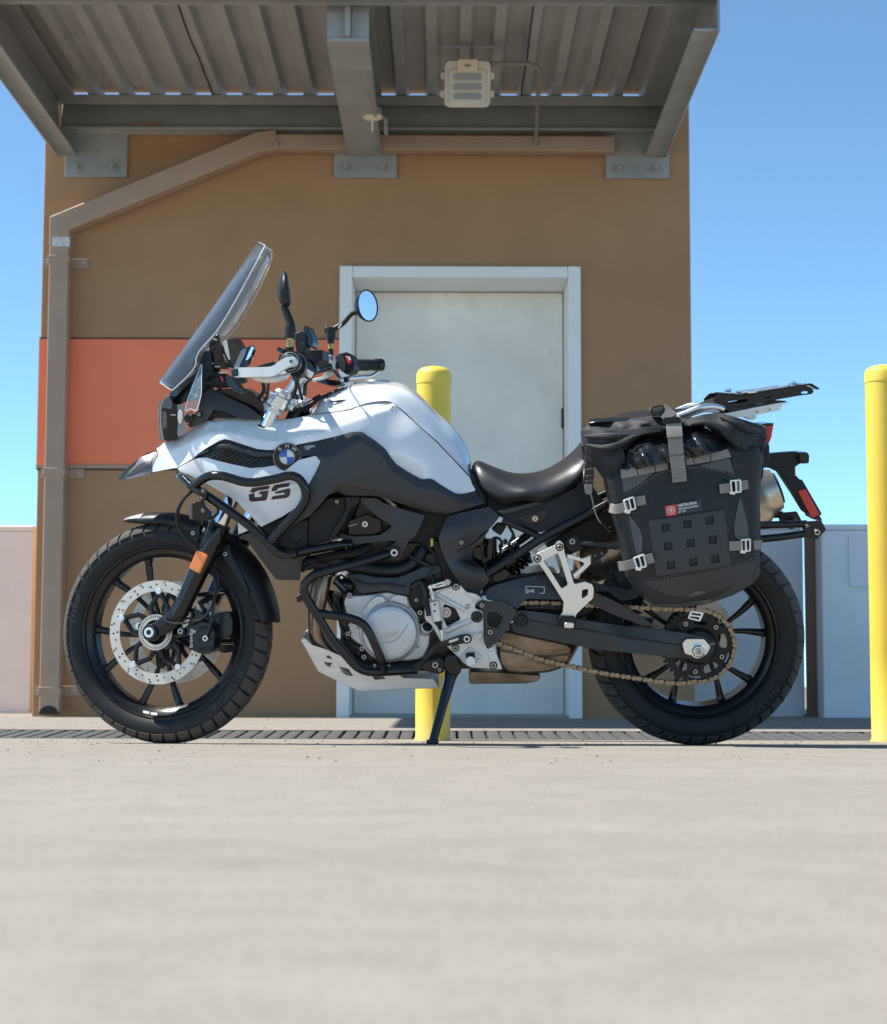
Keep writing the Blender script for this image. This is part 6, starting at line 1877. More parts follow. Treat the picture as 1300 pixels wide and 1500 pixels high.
mb = MB(); mb.plate(rc(C(Z14, (540, 490), (620, 470), (640, 600), (560, 590)), 2, 2), .09, .05); P(mb, 'fuse_box', 'gloss', bevel=0.004)
for i, (x, y) in enumerate(((770, 460), (810, 420), (850, 470), (880, 380), (800, 520), (900, 450))):
    mb = MB(); mb.plate(rc(C(Z14, (x, y), (x + 34, y - 12), (x + 44, y + 30), (x + 8, y + 44)), 2, 2), .05 + .01 * (i % 3), .05); P(mb, 'connector', 'gloss', bevel=0.003)
hose(C(Z14, (640, 480, .1), (740, 400, .09), (800, 440, .09), (780, 540, .1)), .004, 'hose', 'wire')
hose(C(Z14, (860, 300, .08), (900, 380, .08), (860, 460, .08), (900, 520, .08)), .004, 'hose', 'wire')
# shock absorber: spring coils
sa, sb = B(*C(Z14, (1000, 520))[0], .03), B(*C(Z14, (760, 700))[0], .03)
mb = MB(); pts = []
dv = sb - sa; x_, y_ = perp(dv)
for i in range(140):
    u = i / 139; a = u * 7 * 2 * math.pi
    pts.append(sa + dv * u + (x_ * math.cos(a) + y_ * math.sin(a)) * .033)
mb.tube(pts, .0065, 8); shk = P(mb, 'shock_spring', 'gloss')
mb = MB(); mb.cyl(sa - dv * .1, sb + dv * .2, .018, .018, 18); P(mb, 'shock_body', 'darkbolt', shk)
mb = MB(); mb.plate(rc(C(Z14, (720, 720), (840, 660), (880, 740), (800, 800), (700, 780)), 4, 2), .11, .1); P(mb, 'shock_linkage', 'gloss', bevel=0.004)
mb = MB(); mb.plate(rc(C(Z14, (250, 420), (330, 600), (480, 860), (350, 900), (240, 640), (190, 420)), 4, 2), .12, .2); P(mb, 'gearbox_shroud', 'plastic', bevel=0.004)
mb = MB(); mb.plate(rc(C(Z14, (330, 240), (600, 200), (700, 330), (560, 480), (540, 700), (650, 760), (600, 860), (480, 820), (300, 560)), 4, 2), .12, .24); P(mb, 'battery_box', 'plastic', bevel=0.004)
mb = MB(); mb.plate(C(Z14, (183, 410), (205, 408), (206, 470), (184, 476)), .13, .01); P(mb, 'wire_tag', 'yellow')
hose(C(Z14, (160, 430, .13), (170, 480, .13), (215, 540, .13), (235, 600, .13)), .004, 'hose', 'wire')
mb = MB(); mb.plate(rc(C(Z7, (690, 790), (1000, 600), (1200, 520), (1250, 700), (1000, 800), (820, 900)), 4, 2), .06, .12); P(mb, 'rear_mudguard_inner', 'plastic', bevel=0.006)
# rear hugger fender above the tyre
# ---- passenger peg bracket
o_ = rc(C(Z7, (610, 880), (640, 850), (770, 790), (778, 768), (802, 758), (828, 780), (838, 850), (908, 1080), (990, 1062), (1040, 1080), (1052, 1112), (1046, 1182), (960, 1262), (922, 1300), (912, 1360), (800, 1350), (800, 1310), (822, 1290), (832, 1212), (700, 1000), (650, 930), (615, 912)), 2, 2)
h1 = rc(C(Z7, (682, 906), (782, 852), (800, 880), (862, 1082), (815, 1112), (745, 1000)), 2, 2)
h2 = rc(C(Z7, (965, 1122), (1010, 1112), (1006, 1160), (962, 1186)), 2, 2)
mb = MB(); mb.plate([o_, h1, h2], .185, .018); pgb = P(mb, 'passenger_peg_bracket', 'alubright', bevel=0.003)
P(mb.mirrored(), 'passenger_peg_bracket', 'alubright', bevel=0.003)
pbolt(Z7, 638, 892, .187, 4.0, 'steelbolt', pgb); pbolt(Z7, 800, 808, .187, 4.0, 'steelbolt', pgb)
mb = MB(); mb.plate(rc(C(Z7, (848, 858), (890, 862), (962, 892), (1030, 868), (1032, 932), (912, 1042), (895, 1010), (985, 930), (960, 915), (860, 892)), 2, 2), .180, .014); P(mb, 'bracket_arm', 'alubright', pgb, bevel=0.002)
mb = MB(); mb.plate(rc(C(Z7, (1036, 858), (1110, 800), (1162, 838), (1100, 892), (1036, 932)), 2, 2), .183, .01); tpp = P(mb, 'bracket_tip', 'plastic', pgb, bevel=0.002)
for x, y in ((1062, 868), (1110, 854)): pbolt(Z7, x, y, .184, 1.3, 'steelbolt', tpp, ring=False)
mb = MB(); mb.plate(rc(C(Z7, (796, 1312), (922, 1318), (922, 1352), (915, 1398), (800, 1392)), 3, 2), .205, .045); P(mb, 'passenger_peg', 'rubber', bevel=0.003)
mb = MB(); mb.plate(rc(C(Z7, (838, 1360), (908, 1362), (905, 1404), (832, 1402)), 2, 2), .215, .03); P(mb, 'peg_plate', 'alubright', bevel=0.003)
mb = MB(); mb.plate(rc(C(Z7, (860, 740), (920, 712), (985, 770), (970, 830), (880, 850), (840, 800)), 3, 2), .17, .02); rbm = P(mb, 'rack_mount', 'plastic', bevel=0.003)
pbolt(Z7, 893, 765, .172, 4.2, 'steelbolt', rbm)
mtube(C(Z7, (960, 780, .175), (1050, 790, .19), (1240, 806, .20)), .0085, 'pannier_frame_bar', 'black', rnd=.01)

# ---- small hardware on the engine and frame
for a in range(0, 360, 40):
    p_ = cO + Vector((.0905 * math.cos(R(a + 12)), -.004, .0905 * math.sin(R(a + 12))))
    if a in (240, 280): continue
    bolt(p_, .0046, 'steelbolt', ec)
for z_, pts, r_, m_ in ((Z6, ((300, 470, .15), (330, 520, .155), (345, 600, .15), (380, 660, .15)), .004, 'hose'), (Z6, ((905, 250, .16), (930, 300, .17), (915, 360, .175), (905, 420, .175)), .0035, 'hose'), (Z6, ((420, 300, .16), (520, 330, .178), (640, 325, .18), (760, 345, .178)), .003, 'hose'), (Z14, ((480, 880, .15), (600, 900, .16), (660, 860, .15), (700, 800, .13)), .004, 'hose'), (Z6, ((440, 830, .16), (520, 845, .165), (640, 850, .165), (760, 840, .165)), .0045, 'black'), (Z14, ((0, 560, .14), (80, 600, .15), (160, 640, .155), (230, 690, .15)), .005, 'hose'), (Z13, ((150, 760, .15), (230, 700, .16), (330, 690, .16), (430, 720, .15)), .005, 'hose')):
    q = cr([tuple(B(*p)) for p in C(z_, *pts)], 6); mb = MB(); mb.tube([Vector(p) for p in q], r_, 8); P(mb, 'engine_hose', m_)
for (x, y) in ((1150, 470), (560, 845), (650, 848)):
    mb = MB(); mb.lathe([(.0042, -.004), (.0062, -.004), (.0062, .004), (.0042, .004)], B(*C(Z6, (x, y))[0], .166), Vector((1, 0, 0)), 12, closed=True); P(mb, 'hose_clamp', 'steelbolt')
# fins on the lower engine and casting ribs around the cover
for i in range(5):
    mb = MB(); mb.plate(rc(C(Z6, (380 + i * 4, 470 + i * 38), (440, 465 + i * 38), (440, 474 + i * 38), (380 + i * 4, 480 + i * 38)), 1, 2), .1535, .01); P(mb, 'casing_fin', 'engine', ec, bevel=.001)
for i in range(4):
    mb = MB(); mb.plate(rc(C(Z15, (800 + i * 2, 500 + i * 30), (815, 498 + i * 30), (812, 510 + i * 30), (800, 512 + i * 30)), .5, 2), .18, .02); P(mb, 'guard_rib', 'black', hg_)
mb = MB(); mb.plate(rc(C(Z15, (660, 700), (770, 670), (772, 760), (700, 790)), 3, 2), .1675, .006); P(mb, 'casting_pad', 'alu', fc_, bevel=.002)
mb = MB(); mb.plate(rc(C(Z15, (820, 900), (890, 880), (940, 1000), (850, 1020)), 3, 2), .1675, .006); P(mb, 'casting_pad', 'alu', fc_, bevel=.002)
mb = MB(); mb.plate(rc(C(Z15, (300, 262), (450, 222), (470, 260), (360, 320)), 3, 2), .1675, .006); P(mb, 'casting_pad', 'alu', fc_, bevel=.002)
# ================================================================== cockpit (turns with the fork)
def PS(z, x, y, t): 
    return S(*C(z, (x, y))[0], t)
def stube(z, pts, r, name, material, rnd=None, k=6, n=14, parent=None, flat=1.0, up=None):
    q = [tuple(PS(z, *p)) for p in pts]
    q = cr(q, k) if rnd is None else rc(q, rnd, 6, closed=False)
    if isinstance(r, list):
        r = list(np.interp(np.linspace(0, 1, len(q)), np.linspace(0, 1, len(r)), r))
    mb = MB(); mb.tube([Vector(p) for p in q], r, n, flat=flat, up=up)
    return P(mb, name, material, parent)
def splate(z, pts, t, th, name, material, r=2, bevel=0.002, parent=None, seg=2):
    mb = MB(); mb.plate(rc(C(z, *pts), r, 3), t, th, S, D_S)
    return P(mb, name, material, parent, bevel=bevel, seg=seg)

# ---- triple clamps
def ring(q, k, r, h, name, material, parent=None, n=32):
    mb = MB(); mb.lathe([(.0207, -h / 2), (r - .003, -h / 2), (r, -h / 2 + .003), (r, h / 2 - .003), (r - .003, h / 2), (.0207, h / 2)], q + S_AX * k, S_AX, n, closed=True)
    return P(mb, name, material, parent)
k1 = along(1, 588)
for sd in (1, -1):
    tc = ring(Q[sd], k1, .035, .036, 'top_clamp', 'alubright')
    ring(Q[sd], k1 - .10, .027, .04, 'bottom_clamp', 'black')
    mb = MB(); mb.lathe([(0, .010), (.014, .010), (.018, .004), (.0205, .0)], Q[sd] + S_AX * (k_top + .03), S_AX, 24); P(mb, 'fork_cap', 'alu')
    mb = MB(); mb.lathe([(.0207, 0), (.027, 0), (.027, -.012), (.0207, -.012)], Q[sd] + S_AX * (k1 - .022), S_AX, 24, closed=True); P(mb, 'clamp_lip', 'alu', tc)
    # clamp bolts in front
    for dk in (-.008, .009):
        bolt(Q[sd] + S_AX * (k1 + dk) + FWD * .036 + L_S * .008, .0045, 'darkbolt', tc, L=(L_S + FWD * .6).normalized())
mid = (Q[1] + Q[-1]) / 2
mb = MB(); ax = Matrix((( -FWD.x, D_S.x, S_AX.x), (-FWD.y, D_S.y, S_AX.y), (-FWD.z, D_S.z, S_AX.z)))
mb.box(mid + S_AX * k1 - FWD * .012, (.062, .15, .022), ax); P(mb, 'yoke_bridge', 'alubright', bevel=0.006)
mb = MB(); mb.box(mid + S_AX * (k1 - .10) - FWD * .012, (.06, .16, .03), ax); P(mb, 'lower_yoke', 'black', bevel=0.006)
mb = MB(); mb.tube([mid - FWD * .035 + S_AX * (k1 - .25), mid - FWD * .035 + S_AX * (k1 + .012)], .028, 22); P(mb, 'steering_head', 'black')
mb = MB(); mb.lathe([(0, .016), (.012, .016), (.015, .010), (.022, .008), (.022, 0), (0, 0)], mid - FWD * .035 + S_AX * (k1 + .012), S_AX, 22); P(mb, 'stem_nut', 'steelbolt')
# bar risers
for t_ in (.055, -.055):
    b0 = mid + L_S * t_ + S_AX * (k1 + .008) + FWD * .0
    hb = PS(Z11, 490, 470, t_)
    mb = MB(); mb.tube([b0, b0.lerp(hb, .5), hb], [.019, .016, .020], 18); rs = P(mb, 'bar_riser', 'alubright')
    mb = MB(); mb.box(hb + S_AX * .012, (.05, .036, .020), ax); P(mb, 'riser_cap', 'alu', rs, bevel=0.004)
    for s_ in (-.018, .018):
        bolt(hb + S_AX * .022 + FWD * s_, .0042, 'darkbolt', rs, L=S_AX)
# ---- handlebar
barp = [PS(Z11, 385, 352, .392), PS(Z11, 440, 388, .26), PS(Z11, 465, 430, .16), PS(Z11, 488, 468, .06), PS(Z11, 496, 470, -.06), PS(Z11, 610, 425, -.15), PS(Z11, 800, 378, -.24), PS(Z11, 1180, 382, -.392)]
mb = MB(); mb.tube([Vector(p) for p in rc([tuple(p) for p in barp], .05, 6, closed=False)], .0125, 16); P(mb, 'handlebar', 'black')
def barline(side, a, b, r, name, material, n=20, r2=None, parent=None, flat=1.0):
    """sleeve on the bar's outer leg; a, b as fractions from the inner bend to the end"""
    p0, p1 = (barp[1], barp[0]) if side > 0 else (barp[6], barp[7])
    mb = MB(); mb.tube([p0.lerp(p1, a), p0.lerp(p1, b)], [r, r if r2 is None else r2], n, flat=flat); return P(mb, name, material, parent)
g1 = barline(1, .05, .92, .0175, 'grip', 'rubber'); g2 = barline(-1, .22, .90, .0170, 'grip', 'rubber')
barline(1, .90, .98, .0235, 'grip_flange', 'plastic', parent=g1); barline(-1, .20, .26, .0225, 'grip_flange', 'plastic', parent=g2)
w1 = barline(1, .95, 1.06, .0200, 'bar_end_weight', 'black'); w2 = barline(-1, .86, .985, .0195, 'bar_end_weight', 'gloss')
barline(-1, .985, 1.03, .0175, 'bar_end_tip', 'alubright', r2=.006, parent=w2)
# near side: end rings, guard bar, clutch lever
e0 = barp[0] + (barp[0] - barp[1]).normalized() * .004
dn = (barp[0] - barp[1]).normalized()
mb = MB(); mb.lathe([(0, .004), (.020, .004), (.024, 0), (.0285, 0), (.0295, -.004), (.0295, -.02), (0, -.02)], e0, dn, 32); P(mb, 'guard_collar', 'plastic')
mb = MB(); mb.lathe([(.0235, .0015), (.0250, .0015), (.0250, .003), (.0235, .003)], e0, dn, 32, closed=True); P(mb, 'collar_ring', 'steelbolt')
mb = MB(); mb.lathe([(.0165, .005), (.0180, .005), (.0180, .0065), (.0165, .0065)], e0, dn, 32, closed=True); P(mb, 'collar_ring', 'steelbolt')
sw1 = barline(1, -.30, .02, .026, 'switch_housing', 'plastic', flat=1.25)
gpts = [(-75, 452, .408), (60, 450, .412), (232, 446, .414), (285, 425, .415), (330, 385, .416), (398, 352, .416)]
q = [PS(Z11, *p) for p in gpts]
mb = MB(); mb.ribbon([Vector(p) for p in rc([tuple(p) for p in q], .012, 5, closed=False)], .026, .014, L_S); gb = P(mb, 'guard_bar', 'alu', bevel=0.003)
mb = MB(); mb.lathe([(0, .004), (.0128, .004), (.0135, .002), (.0135, -.014), (0, -.014)], PS(Z11, 398, 352, .432), L_S, 24); P(mb, 'bar_eye', 'alu', gb)
bolt(PS(Z11, 398, 352, .437), .0062, 'steelbolt', gb, L=L_S)
stube(Z11, [(70, 482, .36), (150, 500, .35), (250, 500, .34), (330, 480, .32), (370, 450, .29)], [.007, .009, .009, .007], 'clutch_lever', 'alu', flat=1.3, up=S_AX)
# small hand shield and black clamp at the guard's front end
splate(Z12, [(870, 436), (905, 360), (960, 232), (1090, 180), (1105, 240), (1068, 320), (1030, 402), (960, 440)], .40, .012, 'hand_shield', 'gloss', bevel=0.003)
splate(Z12, [(885, 420), (965, 240), (1020, 215), (990, 300), (930, 425)], .408, .006, 'shield_stripe', 'clearplastic', bevel=0.001)
splate(Z12, [(1040, 270), (1075, 195), (1092, 200), (1085, 250), (1045, 330), (1010, 350)], .408, .006, 'shield_stripe', 'chrome', bevel=0.001)
splate(Z12, [(850, 440), (930, 425), (935, 512), (860, 515)], .425, .03, 'guard_clamp', 'gloss', bevel=0.003)
splate(Z12, [(870, 500), (930, 520), (1000, 520), (1010, 560), (960, 590), (900, 560)], .40, .02, 'guard_clamp', 'plastic', bevel=0.003)
splate(Z12, [(800, 510), (860, 510), (930, 600), (960, 650), (940, 690), (880, 670), (820, 600)], .34, .04, 'hand_guard', 'gloss', bevel=0.004)
splate(Z11, [(50, 420), (120, 385), (240, 350), (270, 370), (250, 405), (120, 425)], .36, .02, 'hand_guard', 'plastic', bevel=0.004)
splate(Z11, [(262, 235), (280, 222), (330, 245), (325, 275), (290, 275)], .37, .02, 'choke_lever', 'gloss', bevel=0.002)
# near mirror
MT_ = .36
pm = [(240, 138), (256, 146), (268, 175), (282, 260), (292, 330), (296, 405), (275, 412), (232, 412), (205, 372), (189, 325), (190, 280), (203, 215), (222, 155)]
mb = MB()
lp = rc(C(Z2, *pm), 2, 2); ctr = (sum(p[0] for p in lp) / len(lp), sum(p[1] for p in lp) / len(lp))
rws = []
for u, sc in ((-1, .05), (-.96, .35), (-.8, .68), (-.5, .9), (0, 1), (.5, .9), (.8, .68), (.96, .35), (1, .05)):
    rws.append([S(ctr[0] + (x - ctr[0]) * (.35 + .65 * sc), ctr[1] + (y - ctr[1]) * sc, MT_ + u * .052) for x, y in lp])
mb.loft(rws, cap=True, closed_row=True); mi = P(mb, 'mirror', 'plastic', angle=60)
mb = MB(); rws = []
for u, sc in ((-1, .1), (-.8, .66), (0, .93), (.8, .66), (1, .1)):
    rws.append([S(x, y, MT_ + u * .046) for x, y in [(C(Z2, (283 + (275 - 262) * 0, 275 + (v - 275) * sc))[0]) for v in (160, 275, 395)]])
gx = MB()
for i, (y, w) in enumerate(((165, .012), (220, .032), (290, .042), (350, .036), (398, .015))): pass
stube(Z2, [(240, 405, MT_), (268, 480, MT_), (292, 550, MT_), (292, 600, MT_)], [.010, .0105, .012, .015], 'mirror_stem', 'plastic', k=4)
stube(Z2, [(290, 570, MT_), (286, 655, MT_)], [.0155, .0135], 'mirror_joint', 'plastic', k=2)
stube(Z2, [(284, 652, MT_), (283, 722, MT_)], .0085, 'mirror_thread', 'brass', k=2)
for y in (672, 690, 706):
    mb = MB(); mb.lathe([(.0087, -.0012), (.0093, 0), (.0087, .0012)], PS(Z2, 284, y, MT_), S_AX, 18); P(mb, 'thread_ring', 'seam')
stube(Z2, [(283, 720, MT_), (285, 760, MT_ - .01), (300, 800, MT_ - .03)], .012, 'mirror_mount', 'plastic', k=4)
splate(Z2, [(200, 770), (300, 735), (345, 780), (358, 850), (300, 905), (210, 890), (190, 820)], .35, .03, 'clutch_mount', 'gloss', r=4, bevel=0.006)
# far mirror: round glass turned to the rider
FT = -.36
mc = PS(Z2, 873, 405, FT)
mn = Vector((.80, -.585, .10)).normalized()
rad = (S(*C(Z2, (873, 290))[0], FT) - mc).length
mb = MB(); mb.lathe([(0, -.034), (rad * .55, -.030), (rad * .92, -.014), (rad * 1.06, -.002), (rad * 1.07, .004), (rad * 1.02, .006), (rad * .97, .003)], mc, mn, 40); fm_ = P(mb, 'mirror', 'plastic', angle=50)
mb = MB(); mb.lathe([(0, .0035), (rad * .99, .0030), (rad * .99, .002)], mc, mn, 40); P(mb, 'mirror_glass', 'mirror', fm_)
stube(Z2, [(800, 450, FT), (755, 470, FT), (690, 540, FT), (610, 588, FT)], [.013, .0085, .0095, .012], 'mirror_stem', 'plastic', k=5, flat=.8)
mb = MB(); mb.plate(rc(C(Z2, (650, 572), (678, 538), (684, 546), (656, 580)), 1, 2), FT + .0105, .001, S, D_S); P(mb, 'stem_mark', 'print')
stube(Z2, [(596, 572, FT), (598, 660, FT)], [.0165, .0150], 'mirror_joint', 'plastic', k=3); stube(Z2, [(560, 590, FT), (625, 590, FT)], [.0125, .0135], 'mirror_joint', 'plastic', k=3)
stube(Z2, [(598, 655, FT), (598, 695, FT)], .011, 'mirror_joint', 'plastic', k=2)
stube(Z2, [(597, 688, FT), (597, 735, FT)], .0085, 'mirror_thread', 'brass', k=2)
for y in (700, 714): 
    mb = MB(); mb.lathe([(.0087, -.0012), (.0093, 0), (.0087, .0012)], PS(Z2, 597, y, FT), S_AX, 18); P(mb, 'thread_ring', 'seam')
stube(Z2, [(597, 732, FT), (599, 790, FT)], .0085, 'mirror_mount', 'plastic', k=2)
# far side: brake master cylinder, lever, switches
splate(Z11, [(690, 300), (745, 292), (768, 330), (765, 430), (735, 480), (650, 520), (570, 522), (585, 498), (650, 490), (700, 440), (720, 380), (700, 345)], -.20, .02, 'brake_master', 'alu', r=3, bevel=0.004)
pbolt(Z11, 742, 318, -.198, 2.2, 'steelbolt', fn=S, L=L_S); pbolt(Z11, 745, 425, -.198, 2.2, 'steelbolt', fn=S, L=L_S)
splate(Z11, [(775, 290), (880, 268), (925, 300), (945, 380), (930, 440), (860, 468), (840, 420), (860, 350), (800, 320)], -.235, .05, 'switch_housing', 'plastic', r=4, bevel=0.006)
splate(Z11, [(770, 300), (830, 290), (858, 340), (860, 410), (835, 450), (800, 380)], -.225, .02, 'switch_face', 'grey', r=4, bevel=0.003)
splate(Z11, [(858, 308), (892, 300), (914, 340), (908, 372), (882, 374)], -.23, .015, 'stop_switch', 'redplain', r=2)
splate(Z11, [(880, 312), (900, 308), (912, 335), (900, 345)], -.228, .004, 'switch_mark', 'print', r=1, bevel=0)
stube(Z11, [(800, 520, -.24), (880, 505, -.28), (1000, 494, -.33), (1080, 486, -.36), (1170, 428, -.395)], [.008, .008, .008, .007, .004], 'brake_lever', 'alubright', flat=1.2, up=S_AX)
stube(Z11, [(905, 452, -.28), (1000, 440, -.33), (1050, 440, -.35)], .004, 'lever_edge', 'alu')
splate(Z11, [(600, 520), (700, 505), (820, 520), (830, 545), (780, 562), (690, 552)], -.2, .04, 'hand_guard', 'gloss', r=3, bevel=0.004)
pbolt(Z11, 822, 495, -.215, 3.6, 'alubright', fn=S, L=L_S, ring=False)
stube(Z11, [(770, 430, -.2), (800, 470, -.21), (825, 500, -.215)], .005, 'lever_pivot', 'black')
splate(Z11, [(845, 490), (880, 480), (885, 520), (850, 535)], -.22, .02, 'switch_lever', 'plastic', r=2)
# clutter between the bars: phone holder, display back, cables
splate(Z11, [(495, 60), (520, 35), (545, 55), (585, 170), (580, 225), (555, 230), (520, 180)], .03, .05, 'phone_holder', 'gloss', r=3, bevel=0.004)
splate(Z11, [(425, 110), (470, 85), (520, 110), (525, 250), (490, 290), (440, 280), (425, 200)], .04, .04, 'holder_joint', 'plastic', r=3, bevel=0.004)
pbolt(Z11, 495, 210, .042, 2.6, 'darkbolt', fn=S, L=L_S)
splate(Z11, [(470, 255), (665, 248), (668, 335), (600, 380), (480, 300)], -.06, .06, 'instrument_hood', 'plastic', r=2, bevel=0.003)
splate(Z11, [(468, 305), (520, 312), (590, 350), (615, 395), (612, 438), (470, 452)], .02, .03, 'sky_reflecting_plate', 'gloss', r=3, bevel=0.003)  # glossy plate added to reflect the blue sky
for pts, r in (([(480, 300, .05), (520, 350, .06), (540, 440, .06), (520, 520, .04)], .006), ([(600, 430, -.08), (560, 500, -.06), (520, 540, -.03), (510, 640, -.02)], .0065), ([(430, 500, .1), (440, 560, .1), (420, 640, .08)], .005), ([(440, 470, .12), (460, 560, .11), (490, 680, .06)], .004), ([(150, 520, .2), (160, 600, .16), (110, 680, .12)], .006), ([(200, 520, .2), (195, 600, .17), (180, 680, .15)], .004)):
    stube(Z11, pts, r, 'cable', 'hose', n=8)
stube(Z11, [(95, 640, .13), (110, 690, .14), (160, 700, .15), (190, 650, .15)], .004, 'cable', 'hose', n=8)
for (x, y, t) in ((420, 490, .1), (510, 480, .04), (415, 650, .09)):
    splate(Z11, [(x - 22, y - 22), (x + 24, y - 24), (x + 26, y + 22), (x - 18, y + 26)], t, .03, 'cable_clamp', 'gloss', r=3, bevel=0.003)
splate(Z11, [(430, 425), (465, 415), (470, 440), (435, 445)], .13, .006, 'switch_mark', 'redplain', r=1, bevel=0)
# ---- instruments behind the screen (fixed to the nose)
mb = MB(); mb.plate(rc(C(Z12, (772, 150), (800, 130), (892, 104), (970, 232), (930, 340), (882, 425), (845, 425)), 2, 2), .085, .17); dp = P(mb, 'dash_display', 'plastic', bevel=0.003)
mb = MB(); mb.plate(rc(C(Z12, (768, 152), (815, 132), (826, 200), (850, 335), (835, 345), (790, 240)), 2, 2), .088, .176); P(mb, 'display_bezel', 'alu', dp, bevel=0.002)
mb = MB(); mb.plate(rc(C(Z12, (820, 135), (890, 110), (962, 232), (925, 335), (880, 415), (850, 340)), 2, 2), .0865, .004); P(mb, 'display_side', 'display', dp)
mb = MB(); mb.plate(rc(C(Z12, (620, 170), (690, 80), (725, 70), (765, 220), (800, 360), (830, 430), (700, 440), (640, 380)), 3, 2), .07, .14); P(mb, 'dash_mount', 'gloss', bevel=0.003)
for (x, y, w, h, m_) in ((660, 215, 50, 28, 'grey'), (680, 120, 34, 20, 'alubright'), (700, 130, 16, 18, 'print'), (590, 200, 22, 30, 'steelbolt'), (660, 380, 20, 18, 'print'), (715, 412, 60, 12, 'steelbolt'), (800, 430, 46, 16, 'grey'), (720, 310, 70, 90, 'gloss')):
    mb = MB(); mb.plate(rc(C(Z12, (x - w / 2, y - h / 2), (x + w / 2, y - h / 2), (x + w / 2, y + h / 2), (x - w / 2, y + h / 2)), 1.5, 2), .082, .02); P(mb, 'dash_fitting', m_, bevel=0.001)
for i in range(4):
    mb = MB(); mb.plate(rc(C(Z12, (772 + i * 8, 285 + i * 22), (784 + i * 8, 282 + i * 22), (788 + i * 8, 296 + i * 22), (776 + i * 8, 298 + i * 22)), 1, 2), .089, .01); P(mb, 'display_clip', 'print')
# ring switch with the red light
rO_ = B(*C(Z12, (715, 560))[0], .12)
mb = MB(); mb.lathe([(0, -.03), (.0165, -.03), (.0165, .012), (.014, .016), (0, .016)], rO_, Vector((.7, -.7, .1)), 24); rgo = P(mb, 'power_socket', 'plastic')
mb = MB(); mb.plate(rc(C(Z12, (738, 515), (752, 510), (772, 545), (775, 570), (760, 566)), 1.5, 2), .136, .003); P(mb, 'socket_light', 'red', rgo)
mb = MB(); mb.plate(rc(C(Z12, (715, 470), (830, 460), (835, 478), (740, 490)), 2, 2), .13, .02); P(mb, 'socket_cap', 'steelbolt', rgo, bevel=0.002)
mb = MB(); mb.plate(rc(C(Z12, (640, 480), (720, 470), (800, 500), (830, 600), (800, 640), (680, 640), (645, 590)), 4, 2), .105, .1); P(mb, 'dash_lower', 'plastic', bevel=0.004)
mb = MB(); mb.plate(rc(C(Z12, (700, 650), (1000, 640), (1100, 690), (1180, 760), (1220, 860), (1150, 930), (1000, 800), (850, 740)), 4, 2), .04, .14); P(mb, 'steering_shroud', 'gloss', bevel=0.004)
# ================================================================== tail of the motorcycle
mb = MB(); mb.plate(rc([(930, 650), (1100, 640), (1128, 650), (1128, 680), (1060, 720), (960, 720), (900, 700)], 5, 3), .10, .20); P(mb, 'tail_cowl', 'plastic', bevel=0.008)
# tail light
tl = rc(C(Z17, (765, 470), (775, 438), (834, 433), (815, 550), (790, 600), (752, 630), (750, 560)), 2, 2)
mb = MB(); f = [B(x, y, .075) for x, y in tl]; mb.prism(f, [Vector((p.x, -p.y, p.z)) for p in f]); tlo = P(mb, 'tail_light', 'red', bevel=0.004)
mb = MB(); mb.plate(rc(C(Z17, (735, 440), (780, 432), (834, 431), (830, 450), (775, 462)), 2, 2), .078, .156); P(mb, 'light_hood', 'gloss', tlo, bevel=0.002)
for i in range(3):
    mb = MB(); mb.tube([B(x, y, .0755) for x, y in C(Z17, (780 + i * 15, 470), (772 + i * 14, 540), (764 + i * 12, 600))], .0012, 6); P(mb, 'light_rib', 'redplain', tlo)
# indicator beside it
mb = MB(); mb.lathe([(0, .03), (.006, .028), (.011, .014), (.012, 0), (.010, -.012), (0, -.014)], B(*C(Z17, (672, 720))[0], .14), Vector((.5, -.75, .1)), 20); P(mb, 'rear_indicator', 'clearplastic')
mtube(C(Z17, (560, 760, .06), (620, 745, .10), (665, 725, .135)), .007, 'indicator_stem', 'gloss')
# number plate carrier
pc = rc(C(Z17, (700, 690), (760, 680), (900, 668), (1010, 660), (1035, 672), (1095, 668), (1115, 690), (1112, 748), (1045, 752), (1002, 782), (1004, 840), (1050, 890)) + C(Z8, (1100, 530), (1180, 662), (1165, 684), (1128, 665), (1105, 650), (1050, 560), (1010, 500), (985, 462), (940, 440), (880, 440)), 2, 2)
mb = MB(); mb.plate(pc, .035, .07); pco = P(mb, 'plate_carrier', 'plastic', bevel=0.004)
mb = MB(); mb.plate(rc(C(Z17, (1035, 664), (1098, 662), (1118, 686), (1114, 752), (1045, 756), (1030, 720)), 3, 3), .06, .12); P(mb, 'plate_lamp', 'gloss', pco, bevel=0.004)
mb = MB(); mb.plate(rc(C(Z8, (1068, 550), (1106, 540), (1174, 662), (1136, 682)), 1.5, 2), .042, .084); rr_ = P(mb, 'side_reflector', 'red', pco, bevel=0.002)
mb = MB(); mb.plate(rc(C(Z8, (1062, 500), (1090, 495), (1185, 660), (1150, 690), (1120, 660)), 2, 2), .030, .06); P(mb, 'number_plate_backing', 'plastic', pco, bevel=0.002)
mb = MB(); mb.plate(C(Z17, (998, 790), (1006, 788), (1006, 850), (999, 852)), .036, .07); P(mb, 'rear_reflector', 'red', pco)
